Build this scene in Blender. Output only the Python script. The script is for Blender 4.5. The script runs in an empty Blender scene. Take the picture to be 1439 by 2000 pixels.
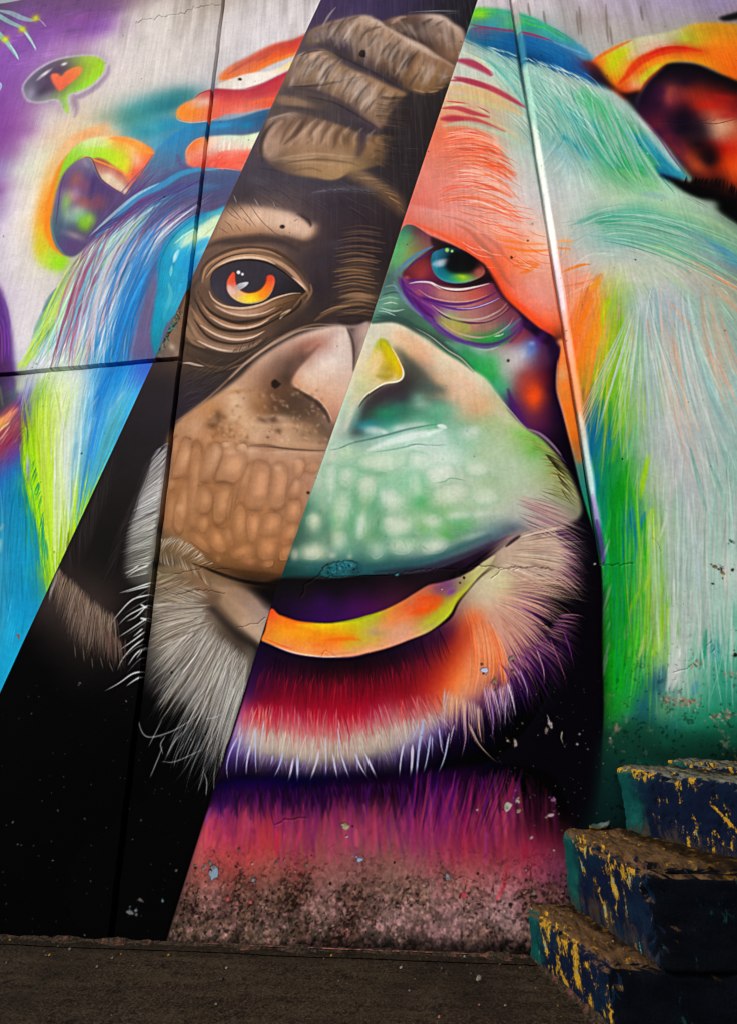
# A painted street wall: a chimpanzee portrait in three colour bands on jointed concrete panels, with worn concrete steps.
# The mural is painted by this script, stroke by stroke, on a canvas laid out in metres on the wall; nothing is loaded from disk.
import bpy, bmesh, math, random
import numpy as np
from mathutils import Vector, Matrix, noise as mnoise
random.seed(3)
scene = bpy.context.scene
# ---------------------------------------------------------------- wall geometry: the camera sees the painted wall (plane y = 0)
FPX, CXP, CYP = 1050.0, 719.5, 1000.0            # focal length and centre of the reference frame (1439 x 2000)
CAM_H, CAM_D = 0.92, 2.55                        # camera height above the pavement, distance to the wall
def _unit(v):
    return v / np.linalg.norm(v)
_up = _unit(np.array([-43.5, -2989.0, FPX]))     # the wall's upward direction in camera axes (x right, y down, z ahead)
_rt = np.array([9200.0, -503.0, -FPX]); _rt = _unit(_rt - _up * _rt.dot(_up))
_in = np.cross(_rt, _up); _in = _in if _in[2] > 0 else -_in
R_CW = np.stack([_rt, _in, _up])                 # camera axes -> world (x along the wall, y into it, z up)
CAM = np.array([0.0, -CAM_D, CAM_H])
def sketch_ray(p):
    p = np.asarray(p, float)
    d = np.stack([(p[..., 0] - CXP) / FPX, (p[..., 1] - CYP) / FPX, np.ones(p.shape[:-1])], -1)
    return d @ R_CW.T
def on_wall(p):                                  # sketch point -> (x, z) in metres on the wall
    d = sketch_ray(p); k = CAM_D / d[..., 1]
    return np.stack([d[..., 0] * k, CAM_H + d[..., 2] * k], -1)
def on_plane(p, axis, val):                      # sketch point -> world point on the plane axis = val
    d = sketch_ray(p); k = (val - CAM[axis]) / d[axis]
    return CAM + d * k

# ---------------------------------------------------------------- camera, sky, sun, exposure
cam_data = bpy.data.cameras.new('camera'); cam = bpy.data.objects.new('camera', cam_data); scene.collection.objects.link(cam)
cam_data.sensor_fit = 'VERTICAL'; cam_data.sensor_height = 36.0; cam_data.lens = 36.0 * FPX / 2000.0
cam_data.clip_start, cam_data.clip_end = 0.05, 500.0
_m = Matrix([[R_CW[i][0], -R_CW[i][1], -R_CW[i][2], CAM[i]] for i in range(3)] + [[0, 0, 0, 1]])
cam.matrix_world = _m
scene.camera = cam
SUN_TO = Vector((-0.62, -0.62, 0.86)).normalized()           # towards the sun: high, in front of the wall and to the left
world = bpy.data.worlds.new('World'); scene.world = world; world.use_nodes = True
wn = world.node_tree; wn.nodes.clear()
sky = wn.nodes.new('ShaderNodeTexSky'); sky.sky_type = 'NISHITA'; sky.sun_disc = False
sky.sun_elevation = math.asin(SUN_TO.z); sky.sun_rotation = math.atan2(SUN_TO.x, SUN_TO.y); sky.dust_density = 3.0
hs = wn.nodes.new('ShaderNodeHueSaturation'); hs.inputs['Saturation'].default_value = 0.3   # thin cloud: a paler sky
bg = wn.nodes.new('ShaderNodeBackground'); bg.inputs['Strength'].default_value = 0.07
wo = wn.nodes.new('ShaderNodeOutputWorld')
wn.links.new(sky.outputs[0], hs.inputs['Color']); wn.links.new(hs.outputs[0], bg.inputs['Color']); wn.links.new(bg.outputs[0], wo.inputs[0])
sun_d = bpy.data.lights.new('sun', 'SUN'); sun_d.energy = 1.5; sun_d.angle = math.radians(14); sun_d.color = (1.0, 0.98, 0.955)
sun = bpy.data.objects.new('sun', sun_d); scene.collection.objects.link(sun)
sun.rotation_euler = SUN_TO.to_track_quat('Z', 'Y').to_euler(); sun.location = (-4, -6, 9)
vs = scene.view_settings; vs.view_transform = 'Standard'; vs.look = 'None'; vs.gamma = 1.0; vs.use_curve_mapping = False; vs.exposure = 1.0
# ---------------------------------------------------------------- a small airbrush: paints the mural onto a canvas in wall metres
WX0, WX1, WZ0, WZ1 = -4.8, 3.9, -0.06, 6.76      # extent of the canvas on the wall
class Canvas: pass
cv = Canvas()
def setup_canvas(dens, preview=None):
    cv.dens, cv.prev = (None, preview) if preview else (dens, None)
    if preview:
        cv.T = lambda p: np.asarray(p, float) * preview
        cv.W, cv.H = int(1439 * preview), int(2000 * preview)
    else:
        def T(p):
            w = on_wall(np.asarray(p, float))
            return np.stack([(w[..., 0] - WX0) * dens, (WZ1 - w[..., 1]) * dens], -1)
        cv.T = T
        cv.W, cv.H = int((WX1 - WX0) * dens), int((WZ1 - WZ0) * dens)
    cv.img = np.zeros((cv.H, cv.W, 3), np.float32)
    cv.hgt = np.zeros((cv.H, cv.W), np.float32)  # relief of cracks and chips
    cv.clip = None
    cv.v = (0.0, 0.0, 1.0)
rng = np.random.default_rng(7)
def view(ox, oy, s=1.0): cv.v = (ox, oy, s)
def pts(s):
    if isinstance(s, str):
        s = [[float(a) for a in q.split(',')] for q in s.split()]
    a = np.asarray(s, float)
    return a / cv.v[2] + np.array(cv.v[:2])
def scl(p):                                      # canvas pixels per sketch pixel at p
    p = np.asarray(p, float)
    a, b, c = cv.T(p), cv.T(p + np.array([2.0, 0])), cv.T(p + np.array([0, 2.0]))
    u, w = (b - a) / 2, (c - a) / 2
    return np.sqrt(np.abs(u[..., 0] * w[..., 1] - u[..., 1] * w[..., 0]))
def hexc(h):
    if not isinstance(h, str): return np.asarray(h, np.float32)
    h = h.lstrip('#')
    if len(h) == 3: h = ''.join(c + c for c in h)
    return np.array([int(h[i:i + 2], 16) for i in (0, 2, 4)], np.float32) / 255
def smooth(P, closed=False, n=6):
    P = np.asarray(P, float)
    if len(P) < 3: 
        t = np.linspace(0, 1, n + 1)[:, None]
        return P[0] * (1 - t) + P[-1] * t
    Q = np.concatenate([P[-1:], P, P[:2]]) if closed else np.concatenate([2 * P[:1] - P[1:2], P, 2 * P[-1:] - P[-2:-1]])
    m = len(P) if closed else len(P) - 1
    out = []
    t = np.linspace(0, 1, n, endpoint=False)[:, None]
    for i in range(m):
        a, b, c, d = Q[i:i + 4]
        out.append(.5 * (2 * b + (c - a) * t + (2 * a - 5 * b + 4 * c - d) * t ** 2 + (3 * b - a - 3 * c + d) * t ** 3))
    if not closed: out.append(P[-1:])
    return np.concatenate(out)
def box(m, r, ax):
    r = int(r)
    if r < 1: return m
    pad = [(0, 0)] * m.ndim; pad[ax] = (r + 1, r)
    c = np.cumsum(np.pad(m, pad, mode='edge'), axis=ax, dtype=np.float64)
    n = m.shape[ax]
    a = np.take(c, range(2 * r + 1, 2 * r + 1 + n), ax); b = np.take(c, range(0, n), ax)
    return ((a - b) / (2 * r + 1)).astype(np.float32)
def blur(m, s):
    if s < .4: return m
    r = max(1, int(round(s * .95)))
    for _ in range(3 if s > 1.5 else 1):
        m = box(box(m, r, 0), r, 1)
    return m
def poly_mask(C, x0, y0, w, h, SS=3):            # antialiased coverage of a polygon (canvas coordinates)
    X, Y = C[:, 0] - x0, (C[:, 1] - y0) * SS
    X2, Y2 = np.roll(X, -1), np.roll(Y, -1)
    m = np.zeros((h * SS, w + 2), np.float64)
    rows = np.arange(h * SS) + .5
    for a, b, c, d in zip(X, Y, X2, Y2):
        if b == d: continue
        s = 1 if d > b else -1
        lo, hi = (b, d) if d > b else (d, b)
        i0, i1 = max(0, int(np.ceil(lo - .5))), min(h * SS, int(np.ceil(hi - .5)))
        if i1 <= i0: continue
        r = rows[i0:i1]
        xc = np.clip(a + (r - b) * (c - a) / (d - b), 0, w)
        ix = xc.astype(int); f = xc - ix
        ii = np.arange(i0, i1)
        np.add.at(m, (ii, ix), s * (1 - f)); np.add.at(m, (ii, ix + 1), s * f)
    m = np.clip(np.abs(np.cumsum(m, 1)), 0, 1)[:, :w]
    return m.reshape(h, SS, w).mean(1).astype(np.float32)
def rbf(P, cols, x0, y0, w, h, step=6):          # smooth colour field through control points
    P = np.asarray(P, float); K = len(P)
    D = np.hypot(*(P[:, None] - P[None]).transpose(2, 0, 1))
    A = np.zeros((K + 1, K + 1)); A[:K, :K] = D - np.eye(K) * 3.0; A[:K, K] = 1; A[K, :K] = 1
    b = np.zeros((K + 1, 3)); b[:K] = cols
    q = np.linalg.solve(A, b)
    gx = np.arange(0, w + step, step); gy = np.arange(0, h + step, step)
    GX, GY = np.meshgrid(gx + x0, gy + y0)
    f = np.zeros(GX.shape + (3,))
    for k in range(K):
        f += np.hypot(GX - P[k, 0], GY - P[k, 1])[..., None] * q[k]
    f += q[K]
    f = np.clip(f, .004, .97)
    xi = np.arange(w) / step; yi = np.arange(h) / step
    ix = xi.astype(int); fx = (xi - ix)[None, :, None]; iy = yi.astype(int); fy = (yi - iy)[:, None, None]
    a = f[iy]; b2 = f[iy + 1]; a = a * (1 - fy) + b2 * fy
    return (a[:, ix] * (1 - fx) + a[:, ix + 1] * fx).astype(np.float32)
def grad_points(g):
    if isinstance(g, str): g = [q.split(',') for q in g.split()]
    P = pts([[float(a), float(b)] for a, b, _ in g]); C = np.array([hexc(c) for _, _, c in g])
    return P, C
def comp(x0, y0, m, col):
    h, w = m.shape
    a = m if cv.clip is None else m * cv.clip[y0:y0 + h, x0:x0 + w]
    s = cv.img[y0:y0 + h, x0:x0 + w]
    s += (col - s) * a[..., None]
def F(p, col, soft=1.5, a=1.0, c=1, grad=None):  # filled shape; soft = blur in sketch px (view units)
    P = pts(p)
    if c: P = smooth(P, True)
    C = cv.T(P); k = float(scl(P.mean(0))); sf = soft / cv.v[2] * k
    pad = int(sf * 3 + 3)
    x0, y0 = np.floor(C.min(0)).astype(int) - pad; x1, y1 = np.ceil(C.max(0)).astype(int) + pad
    x0, y0, x1, y1 = max(0, x0), max(0, y0), min(cv.W, x1), min(cv.H, y1)
    if x1 <= x0 or y1 <= y0: return
    m = blur(poly_mask(C, x0, y0, x1 - x0, y1 - y0), sf) * a
    if isinstance(col, str) and ',' in col or isinstance(col, list):
        gp, gc = grad_points(col)
        colr = rbf(cv.T(gp), gc, x0, y0, x1 - x0, y1 - y0)
    else: colr = hexc(col)
    comp(x0, y0, m, colr)
def GR(col):                                     # colour field over the whole canvas (within the clip)
    gp, gc = grad_points(col)
    comp(0, 0, np.ones((cv.H, cv.W), np.float32), rbf(cv.T(gp), gc, 0, 0, cv.W, cv.H, 10))
def mask_of(p):
    return poly_mask(cv.T(pts(p)), 0, 0, cv.W, cv.H)
def B(x, y, rx, ry, ang, col, a=1.0, hard=1.0):  # one airbrush puff
    c = pts([[x, y]])[0]; s = cv.v[2]
    t = math.radians(ang); th = np.linspace(0, 2 * np.pi, 20, endpoint=False)
    k = 2.2
    ring = np.stack([c[0] + k * (rx * np.cos(th) * math.cos(t) - ry * np.sin(th) * math.sin(t)) / s,
                     c[1] + k * (rx * np.cos(th) * math.sin(t) + ry * np.sin(th) * math.cos(t)) / s], -1)
    C = cv.T(ring); cc = cv.T(c)
    x0, y0 = np.maximum(np.floor(C.min(0)).astype(int), 0); x1, y1 = np.ceil(C.max(0)).astype(int)
    x1, y1 = min(x1, cv.W), min(y1, cv.H)
    if x1 <= x0 or y1 <= y0: return
    ax = cv.T(c + np.array([math.cos(t), math.sin(t)]) * rx / s) - cc
    ay = cv.T(c + np.array([-math.sin(t), math.cos(t)]) * ry / s) - cc
    M = np.linalg.inv(np.stack([ax, ay], 1))
    X, Y = np.meshgrid(np.arange(x0, x1) + .5 - cc[0], np.arange(y0, y1) + .5 - cc[1])
    u = M[0, 0] * X + M[0, 1] * Y; v = M[1, 0] * X + M[1, 1] * Y
    r2 = (u * u + v * v) ** hard
    comp(x0, y0, (a * np.exp(-1.1 * r2) * (r2 < 4.8 ** hard + 2)).astype(np.float32), hexc(col))
def _stroke(P, R, col, a, soft):
    pad = float(R.max()) + soft + 1
    x0, y0 = np.floor(P.min(0) - pad).astype(int); x1, y1 = np.ceil(P.max(0) + pad).astype(int) + 1
    x0, y0, x1, y1 = max(0, x0), max(0, y0), min(cv.W, x1), min(cv.H, y1)
    if x1 <= x0 or y1 <= y0: return
    m = np.zeros((y1 - y0, x1 - x0), np.float32)
    for i in range(len(P) - 1):
        A, Bq = P[i], P[i + 1]; ra, rb = R[i], R[i + 1]
        q = max(ra, rb) + soft + 1
        u0, v0 = int(max(x0, min(A[0], Bq[0]) - q)), int(max(y0, min(A[1], Bq[1]) - q))
        u1, v1 = int(min(x1, max(A[0], Bq[0]) + q + 1)), int(min(y1, max(A[1], Bq[1]) + q + 1))
        if u1 <= u0 or v1 <= v0: continue
        X = np.arange(u0, u1, dtype=np.float32)[None] + (.5 - A[0]); Y = np.arange(v0, v1, dtype=np.float32)[:, None] + (.5 - A[1])
        d = Bq - A; L = d.dot(d) + 1e-9
        t = np.clip((X * d[0] + Y * d[1]) / L, 0, 1)
        D = np.sqrt((X - t * d[0]) ** 2 + (Y - t * d[1]) ** 2)
        r = ra + (rb - ra) * t
        cvr = np.clip((r - D) / soft + .5, 0, 1) * np.clip(r * 2.2 + .1, 0, 1)
        s = m[v0 - y0:v1 - y0, u0 - x0:u1 - x0]
        np.maximum(s, cvr, out=s)
    comp(x0, y0, m * a, col)
TAPER = {'both': lambda t: np.sin(np.pi * np.clip(t, 0, 1)) ** .6, 'end': lambda t: np.sqrt(np.clip(1 - t, 0, 1)), 'none': lambda t: np.ones_like(t),
         'start': lambda t: np.sqrt(np.clip(t, 0, 1)), 'hair': lambda t: np.minimum(1, t * 5 + .25) * np.clip(1 - t, 0, 1) ** .7}
def S(p, w, col, a=1.0, soft=None, taper='both', raw=False):    # one brush stroke, w = full width in view units
    P = p if raw else smooth(pts(p))
    k = scl(P); L = np.concatenate([[0], np.cumsum(np.hypot(*np.diff(P, axis=0).T))]); t = L / max(L[-1], 1e-6)
    ww = (w if raw else w / cv.v[2]) * .5
    R = TAPER[taper](t) * ww * k
    sf = max(.9, (soft if raw else soft / cv.v[2]) * k.mean()) if soft else max(.9, ww * .5 * k.mean())
    _stroke(cv.T(P), R.astype(np.float32), hexc(col), a, sf)
def along(P, t):
    P = smooth(P, n=8); L = np.concatenate([[0], np.cumsum(np.hypot(*np.diff(P, axis=0).T))]); L /= L[-1]
    return np.stack([np.interp(t, L, P[:, 0]), np.interp(t, L, P[:, 1])], -1)
def mixcols(cols, t):
    C = np.array([hexc(c) for c in cols.split()])
    return np.stack([np.interp(t, np.linspace(0, 1, len(C)), C[:, i]) for i in range(3)], -1) if len(C) > 1 else np.repeat(C, len(t), 0)
def HAIR(root, tip, n, cols, w=4, a=.8, mid=None, lj=.25, rj=.1, tj=.02, vj=.08, wj=.5, taper='hair', shuffle=False, soft=None):
    # hairs from one guide line to another; colours run along the guides
    Rt, Tp = pts(root), pts(tip); Md = pts(mid) if mid is not None else None
    t = rng.random(n); t2 = np.clip(t + rng.normal(0, tj, n), 0, 1)
    A, Z = along(Rt, t), along(Tp, t2)
    M = along(Md, (t + t2) / 2) if Md is not None else None
    s = rng.random(n) * rj; e = 1 - rng.random(n) * lj + rng.random(n) * lj * .35
    cc = mixcols(cols, rng.random(n) if shuffle else t)
    for i in rng.permutation(n):
        q = np.linspace(s[i], e[i], 7)[:, None]
        if M is None:
            d = Z[i] - A[i]; nrm = np.array([-d[1], d[0]]) * rng.normal(0, .04)
            P = A[i] + d * q + nrm * (q * (1 - q) * 4)
        else:
            m_ = M[i] + rng.normal(0, .03) * np.array([-(Z[i] - A[i])[1], (Z[i] - A[i])[0]])
            c_ = 2 * m_ - .5 * (A[i] + Z[i])
            P = (1 - q) ** 2 * A[i] + 2 * q * (1 - q) * c_ + q * q * Z[i]
        col = np.clip(cc[i] * (1 + rng.normal(0, vj)) + rng.normal(0, vj * .12, 3), 0, 1)
        S(P, w / cv.v[2] * (1 - wj * rng.random()), col, a * (.6 + .4 * rng.random()), taper=taper, raw=True, soft=None if soft is None else soft / cv.v[2])
def SMEAR(poly, guides, n, L, w, a=.5, vj=.08, cj=10, cols=None, sat=0.0):
    # short brush marks that follow guide lines and drag the colour already on the wall
    P = pts(poly); lo, hi = P.min(0), P.max(0); sd = []
    X1, Y1 = P.T; X2, Y2 = np.roll(P, -1, 0).T
    while len(sd) < n:
        q = lo + rng.random((n, 2)) * (hi - lo)
        c = ((Y1[None] > q[:, 1:]) != (Y2[None] > q[:, 1:])) & (q[:, :1] < (X2 - X1)[None] * (q[:, 1:] - Y1[None]) / np.where(Y2 == Y1, 1e-9, Y2 - Y1)[None] + X1[None])
        sd += list(q[c.sum(1) % 2 == 1])
    sd = np.array(sd[:n])
    G, Tn = [], []
    for g in guides:
        g = smooth(pts(g), n=5); d = np.diff(g, axis=0); G.append((g[1:] + g[:-1]) / 2); Tn.append(d / np.hypot(*d.T)[:, None])
    G, Tn = np.concatenate(G), np.concatenate(Tn)
    def flow(q):
        W = 1 / (((q[:, None] - G[None]) ** 2).sum(2) + 60) ** 1.5
        f = (W[..., None] * Tn[None]).sum(1); return f / (np.hypot(*f.T)[:, None] + 1e-9)
    L, w = L / cv.v[2], w / cv.v[2]; ln = L * (.5 + rng.random(n))
    path = [sd]
    for _ in range(6): path.append(path[-1] + flow(path[-1]) * ln[:, None] / 6)
    path = np.stack(path, 1); path -= (path[:, 3:4] - path[:, :1])
    ci = cv.T(sd + rng.normal(0, cj / cv.v[2], (n, 2))).astype(int)
    ci[:, 0] = np.clip(ci[:, 0], 0, cv.W - 1); ci[:, 1] = np.clip(ci[:, 1], 0, cv.H - 1)
    for i in range(n):
        if cols is None:
            c = cv.img[ci[i, 1], ci[i, 0]].copy()
        else:
            c = hexc(cols[rng.integers(len(cols))])
        g = c.mean(); c = np.clip((g + (c - g) * (1 + sat)) * (1 + rng.normal(0, vj)) + rng.normal(0, vj * .25), 0, 1)
        S(path[i], w * (.4 + .8 * rng.random()), c, a * (.4 + .6 * rng.random()), raw=True)
def SOFTEN(p, s, a=1.0):                         # overspray: blend a painted area softly
    m = blur(mask_of(p), 6.0) * a
    if cv.clip is not None: m = m * cv.clip
    ys, xs = np.where(m > .01)
    if len(ys) == 0: return
    y0, y1, x0, x1 = ys.min(), ys.max() + 1, xs.min(), xs.max() + 1
    sub = cv.img[y0:y1, x0:x1]; mm = m[y0:y1, x0:x1, None]
    sub += (np.stack([blur(sub[..., c], s * (cv.dens or 280 * cv.prev) / 280.0) for c in range(3)], -1) - sub) * mm
def upsample(g, h, w):
    gh, gw = g.shape
    y = np.linspace(0, gh - 1.001, h); x = np.linspace(0, gw - 1.001, w)
    iy, ix = y.astype(int), x.astype(int); fy, fx = (y - iy)[:, None], (x - ix)[None]
    fy, fx = fy * fy * (3 - 2 * fy), fx * fx * (3 - 2 * fx)
    a = g[iy] * (1 - fy) + g[iy + 1] * fy
    return (a[:, ix] * (1 - fx) + a[:, ix + 1] * fx).astype(np.float32)
def noise(h, w, cell, oct=4, ax=1.0, gain=.55):  # fractal value noise, about 0..1
    out = np.zeros((h, w), np.float32); amp = tot = 0; amp = 1.0
    for _ in range(oct):
        if cell < 1.2: break
        out += amp * upsample(rng.random((int(h / (cell * ax)) + 3, int(w / cell) + 3)).astype(np.float32), h, w)
        tot += amp; amp *= gain; cell /= 2
    return out / tot
# ---------------------------------------------------------------- the mural, left of the natural-coloured band
def paint_left():
    view(0, 0, 3)                                            # background: purple fading to white
    up = """-200,-100,#4a3560 0,30,#54395c 150,60,#75488c 300,30,#6f467c 450,60,#754a82 600,30,#714a7c 700,60,#8a6490 800,30,#b7a0a6
    60,200,#8d50aa 250,200,#8b50a8 420,150,#8850a0 550,180,#8d54a8 630,165,#9a68b0 740,90,#cdbfc4 900,60,#d4cac4 1100,60,#cfc5be 1250,30,#bcae a2
    850,150,#dad0cd 1050,200,#d9d0cb 60,330,#8950a8 200,280,#8f5aae 330,260,#a877b6 500,250,#b58cba 620,240,#d0c2c9 750,300,#dbd2cf 1000,350,#dbd3cf
    1200,300,#d8cfcc 60,480,#8a4ea6 60,620,#8d4fa0 150,650,#a26ba8 250,640,#c6acc0 60,760,#8c4a9a 180,760,#a774a8 240,720,#cdbbc8 300,700,#ddd0ca
    -400,600,#8a4a9a 0,900,#8f5a9e 100,880,#a678a8 160,850,#d0c4cc 0,1000,#9a86bc 40,1050,#b79cc0 0,1120,#8c5a9c 70,1140,#d2c6d4 110,1000,#d7d5cc
    0,1250,#b79cc4 60,1280,#dcd3dc 0,1400,#d8cfdc 100,1400,#e3dad5 450,690,#dac6ad 560,640,#cfc3b3 600,560,#d6cdc4 700,540,#d7cec8 800,430,#d9d0cc
    180,1000,#dfe0cf 250,900,#e2dcc6 330,800,#e4c8a8 300,1000,#ead3a8 200,1150,#e6dac6 200,1300,#e8d4b8 150,1250,#e4dccf 1380,100,#dad3d3
    1400,250,#ddd6d8 1600,120,#dcd5d7 1800,60,#ddd6d8 1700,250,#ddd7d8 1900,150,#dad4d6 50,1500,#dcd4da 100,1560,#e0d8d8 200,1600,#dfd8cc
    60,1700,#d8cfda 150,1700,#ddd4d8 120,1820,#ddd5da 100,1960,#d9d2d6 160,2030,#dcd6da -100,1600,#cfc0d4 -300,2600,#3a8ab0 -300,2000,#6a3a80
    0,3500,#1a86ae 0,4200,#1a9ac0 400,2600,#9ab0c0 700,2500,#58a0c8 800,2900,#48a4c8 500,2300,#bcd0c8 900,1700,#6a6884 800,1300,#6a6888 1000,1050,#5c6c8e"""
    GR(up.replace('#bcae a2', '#bcaea2'))
    # purple patches with brush texture
    SMEAR("0,0 700,0 640,200 430,250 330,300 150,420 0,460", ["0,60 700,-40", "0,260 500,150"], 260, 60, 14, .35, vj=.12, cj=8)
    B(420, 180, 60, 18, -8, '#4a2a58', .35); B(480, 110, 90, 25, -12, '#9a4f9a', .4)
    B(120, 520, 80, 120, 0, '#8f52a8', .35)
    # light tendrils with yellow dots
    S("-20,60 60,75 130,105 190,120 240,110", 26, '#9cc0c4', .8, 8); S("-10,90 60,130 130,165 180,230 215,300", 24, '#8fc4bc', .85, 6, 'end')
    S("130,165 175,225 215,290", 9, '#cfe6ea', .8, 4); S("-10,195 40,245 80,300 112,350", 26, '#8ecbb2', .85, 8, 'end'); S("60,260 90,305 112,350", 8, '#c4e4ee', .8, 4)
    S("225,110 250,130 275,160", 7, '#c3a0d4', .7, 4)
    for x, y in ((212, 106), (133, 172), (33, 230)): B(x, y, 26, 20, -25, '#c8c828', .9); B(x, y, 12, 9, -25, '#d6dc10', .9)
    S("0,480 8,500 2,530", 10, '#a9d4dc', .7)
    # speech bubble with a heart
    bub = "150,580 128,520 150,470 220,400 330,345 450,322 560,320 615,345 628,385 610,440 540,510 470,545 415,560 412,600 415,685 370,645 330,590 240,605 180,600"
    F(bub, '#7a6486', 30, .45); S("640,380 625,440 560,510 480,560 440,580 450,640 440,690", 40, '#8a7090', .55, 22)
    F(bub, '#cfc8d0', 5, .75)
    inn = "158,572 140,520 160,475 230,408 335,354 450,332 550,330 603,352 614,388 596,436 530,500 462,533 405,552 400,600 405,668 375,636 338,580 240,594 190,588"
    F(inn, "180,560,#8a8598 150,510,#6f6a80 230,420,#6a6478 330,370,#655468 420,350,#7d8a60 500,345,#a6c840 580,350,#a8d028 590,410,#a2d420 500,480,#9cd02c 440,520,#8cc440 400,560,#a4d84c 405,640,#a8dc30 370,610,#a0b880 300,520,#56405c 250,560,#8d889a 280,450,#4f3c56 300,400,#5a4760 380,400,#5a465c 420,430,#8a7a50", 4)
    B(250, 530, 60, 30, -40, '#3f3048', .7); B(180, 545, 30, 40, 20, '#a09cb0', .5)
    F("300,440 312,430 340,430 362,446 385,420 430,395 475,388 485,410 460,450 400,500 355,533 325,505 305,470", "310,440,#f4764e 360,500,#f06a4a 440,420,#f8823c 480,395,#e89a4c 380,450,#f07048", 4)
    B(265, 430, 46, 10, -36, '#e4dce2', .95, 1.4); B(230, 460, 18, 7, -36, '#c9bccb', .6); B(378, 374, 20, 9, -20, '#e6e0e4', .95, 1.4)
    # teal cloud behind the ear
    for a in ((860, 650, 190, 90, -10, '#1f8f96', .75), (980, 600, 160, 70, -15, '#22808a', .8), (1080, 560, 110, 50, -10, '#2a7d80', .7), (760, 690, 90, 60, 0, '#3a8a80', .6),
              (640, 690, 90, 40, 0, '#8a9a80', .45), (840, 770, 120, 70, 0, '#2a9098', .75), (960, 740, 150, 60, -15, '#1d8ea8', .85), (1120, 720, 160, 45, -8, '#2090c0', .8),
              (1000, 830, 120, 60, -20, '#2a86b8', .8), (930, 850, 60, 60, 0, '#4fa8c4', .6), (1010, 620, 110, 30, -15, '#156f7e', .55), (890, 740, 60, 30, 10, '#5ab4b8', .45)): B(*a)
    # the hair on top of the head, left side
    F("905,900 1000,800 1150,720 1350,700 1560,640 1640,640 1640,720 1500,830 1440,1260 1330,1500 1150,2200 700,2320 480,2200 350,2120 420,1900 480,1500 720,1150 830,1020", 
      """905,900,#5a86a8 1000,820,#2a8cc0 1150,740,#2a86b4 1350,720,#3f78a0 1560,650,#2f6488 1500,760,#566a8c 960,950,#4e7898 1100,900,#4a80a8 1250,820,#5a6888
      850,1050,#5f6a90 950,1060,#6c6a92 1050,1000,#5f6e94 1150,1060,#5c6488 1300,1020,#586a8c 1420,1060,#56688c 1400,1180,#5c5878 1250,1180,#5c5478 1100,1200,#655e82
      760,1180,#5c5478 700,1300,#5b557c 600,1360,#5a5478 850,1180,#6a4a84 950,1150,#5f6a92 800,1300,#7a86a8 700,1420,#90b4c8 950,1300,#5f6a9a 1000,1400,#6a6488 900,1500,#5f7298
      800,1550,#7a9ab8 650,1560,#86c0d0 560,1650,#78aac0 480,1800,#9a9cb4 1000,1600,#6a6482 900,1700,#5f6a90 850,1850,#6a6088 750,1750,#4a80a8 650,1750,#8aa8c4 550,1850,#ccd2da
      850,2050,#66628a 780,2050,#4a7ab0 700,2050,#2b86c8 620,2150,#2a9cd0 520,2150,#c4dccc 420,2200,#d8dcdc 950,1900,#6c6078 900,2250,#4a74ac""", 4)
    # sky-blue paint at the joint: dark blue right of it
    F("1240,760 1340,720 1440,700 1640,655 1620,740 1440,790 1330,810 1250,850", "1240,800,#4a78a4 1340,740,#3a78a4 1440,720,#2a6c98 1560,680,#27587e 1600,720,#3a5a80 1440,770,#5a6a8e", 8)
    B(1300, 735, 90, 18, -8, '#2f9cd0', .8); B(1450, 735, 40, 22, -15, '#1a86b0', .9)
    # ear
    ear = "905,895 860,850 790,815 700,800 600,800 510,820 430,870 380,940 350,1020 320,1130 300,1250 305,1340 330,1430 380,1490 430,1480 520,1400 640,1250 735,1145 780,1070 850,980"
    F("640,720 560,740 430,790 350,860 290,960 250,1080 215,1250 205,1400 240,1530 330,1570 400,1530 390,1480 310,1330 310,1150 380,950 520,830 700,790 640,760", 
      "640,740,#e6b888 500,770,#f0a868 400,840,#eebc88 330,930,#eec890 280,1050,#f0c070 250,1200,#f0a030 230,1350,#e8b820 240,1480,#d4c82c 330,1540,#b4d838 380,1520,#a4d838 310,1250,#f58f20 330,1100,#f0a040", 16, .95)
    S("420,890 370,960 340,1040 310,1150 285,1280 290,1380 330,1460 375,1500", 46, '#f88a12', .9, 20, 'both'); S("330,1180 300,1300 305,1380 345,1470", 30, '#f59018', .8, 14)
    B(240, 1450, 40, 60, 10, '#d8c81c', .6); B(320, 1530, 60, 50, 20, '#a0dc20', .75); B(270, 1520, 50, 40, 0, '#c8d850', .5); B(360, 1545, 40, 50, 30, '#98e010', .75)
    F(ear, "905,895,#f5843c 860,870,#f88a2c 800,860,#f4b878 700,830,#f6a040 600,815,#e8e0a8 520,840,#cfe0a0 440,900,#a0d83c 380,980,#90d020 345,1080,#c0b440 320,1200,#e89020 320,1350,#6a6a70 600,880,#b0dc38 680,920,#c4e020 720,980,#d8d828 750,1000,#f0c040 800,960,#f8a07c 850,950,#f87050 790,1040,#f25c40 740,1100,#e8a080 650,1050,#e8c8b0", 4)
    S("490,905 440,960 400,1010 370,1060", 24, '#78c818', .8, 10); S("720,820 800,850 860,885 905,900", 34, '#f8a040', .8, 14); S("640,810 720,815 800,835", 30, '#f4943c', .7, 12)
    B(580, 850, 80, 24, 5, '#d8e8a0', .7); B(620, 900, 90, 30, 15, '#b4e020', .75); B(720, 960, 30, 50, -35, '#d8e414', .7); B(800, 930, 26, 50, -35, '#f8c0a8', .6); B(800, 1020, 50, 40, -30, '#f06048', .7)
    F("545,935 600,930 680,980 740,1030 765,1090 740,1140 700,1110 640,1060 590,1030 560,980", "550,945,#b06050 620,960,#b85a50 700,1020,#c86a5c 750,1070,#c47060 740,1120,#d4a498 640,1040,#e4d0b8 700,1080,#e4c4a0", 5)
    F("600,1030 650,1025 710,1075 745,1110 735,1140 690,1120 640,1080", '#e6cfb4', 8, .85)
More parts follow.
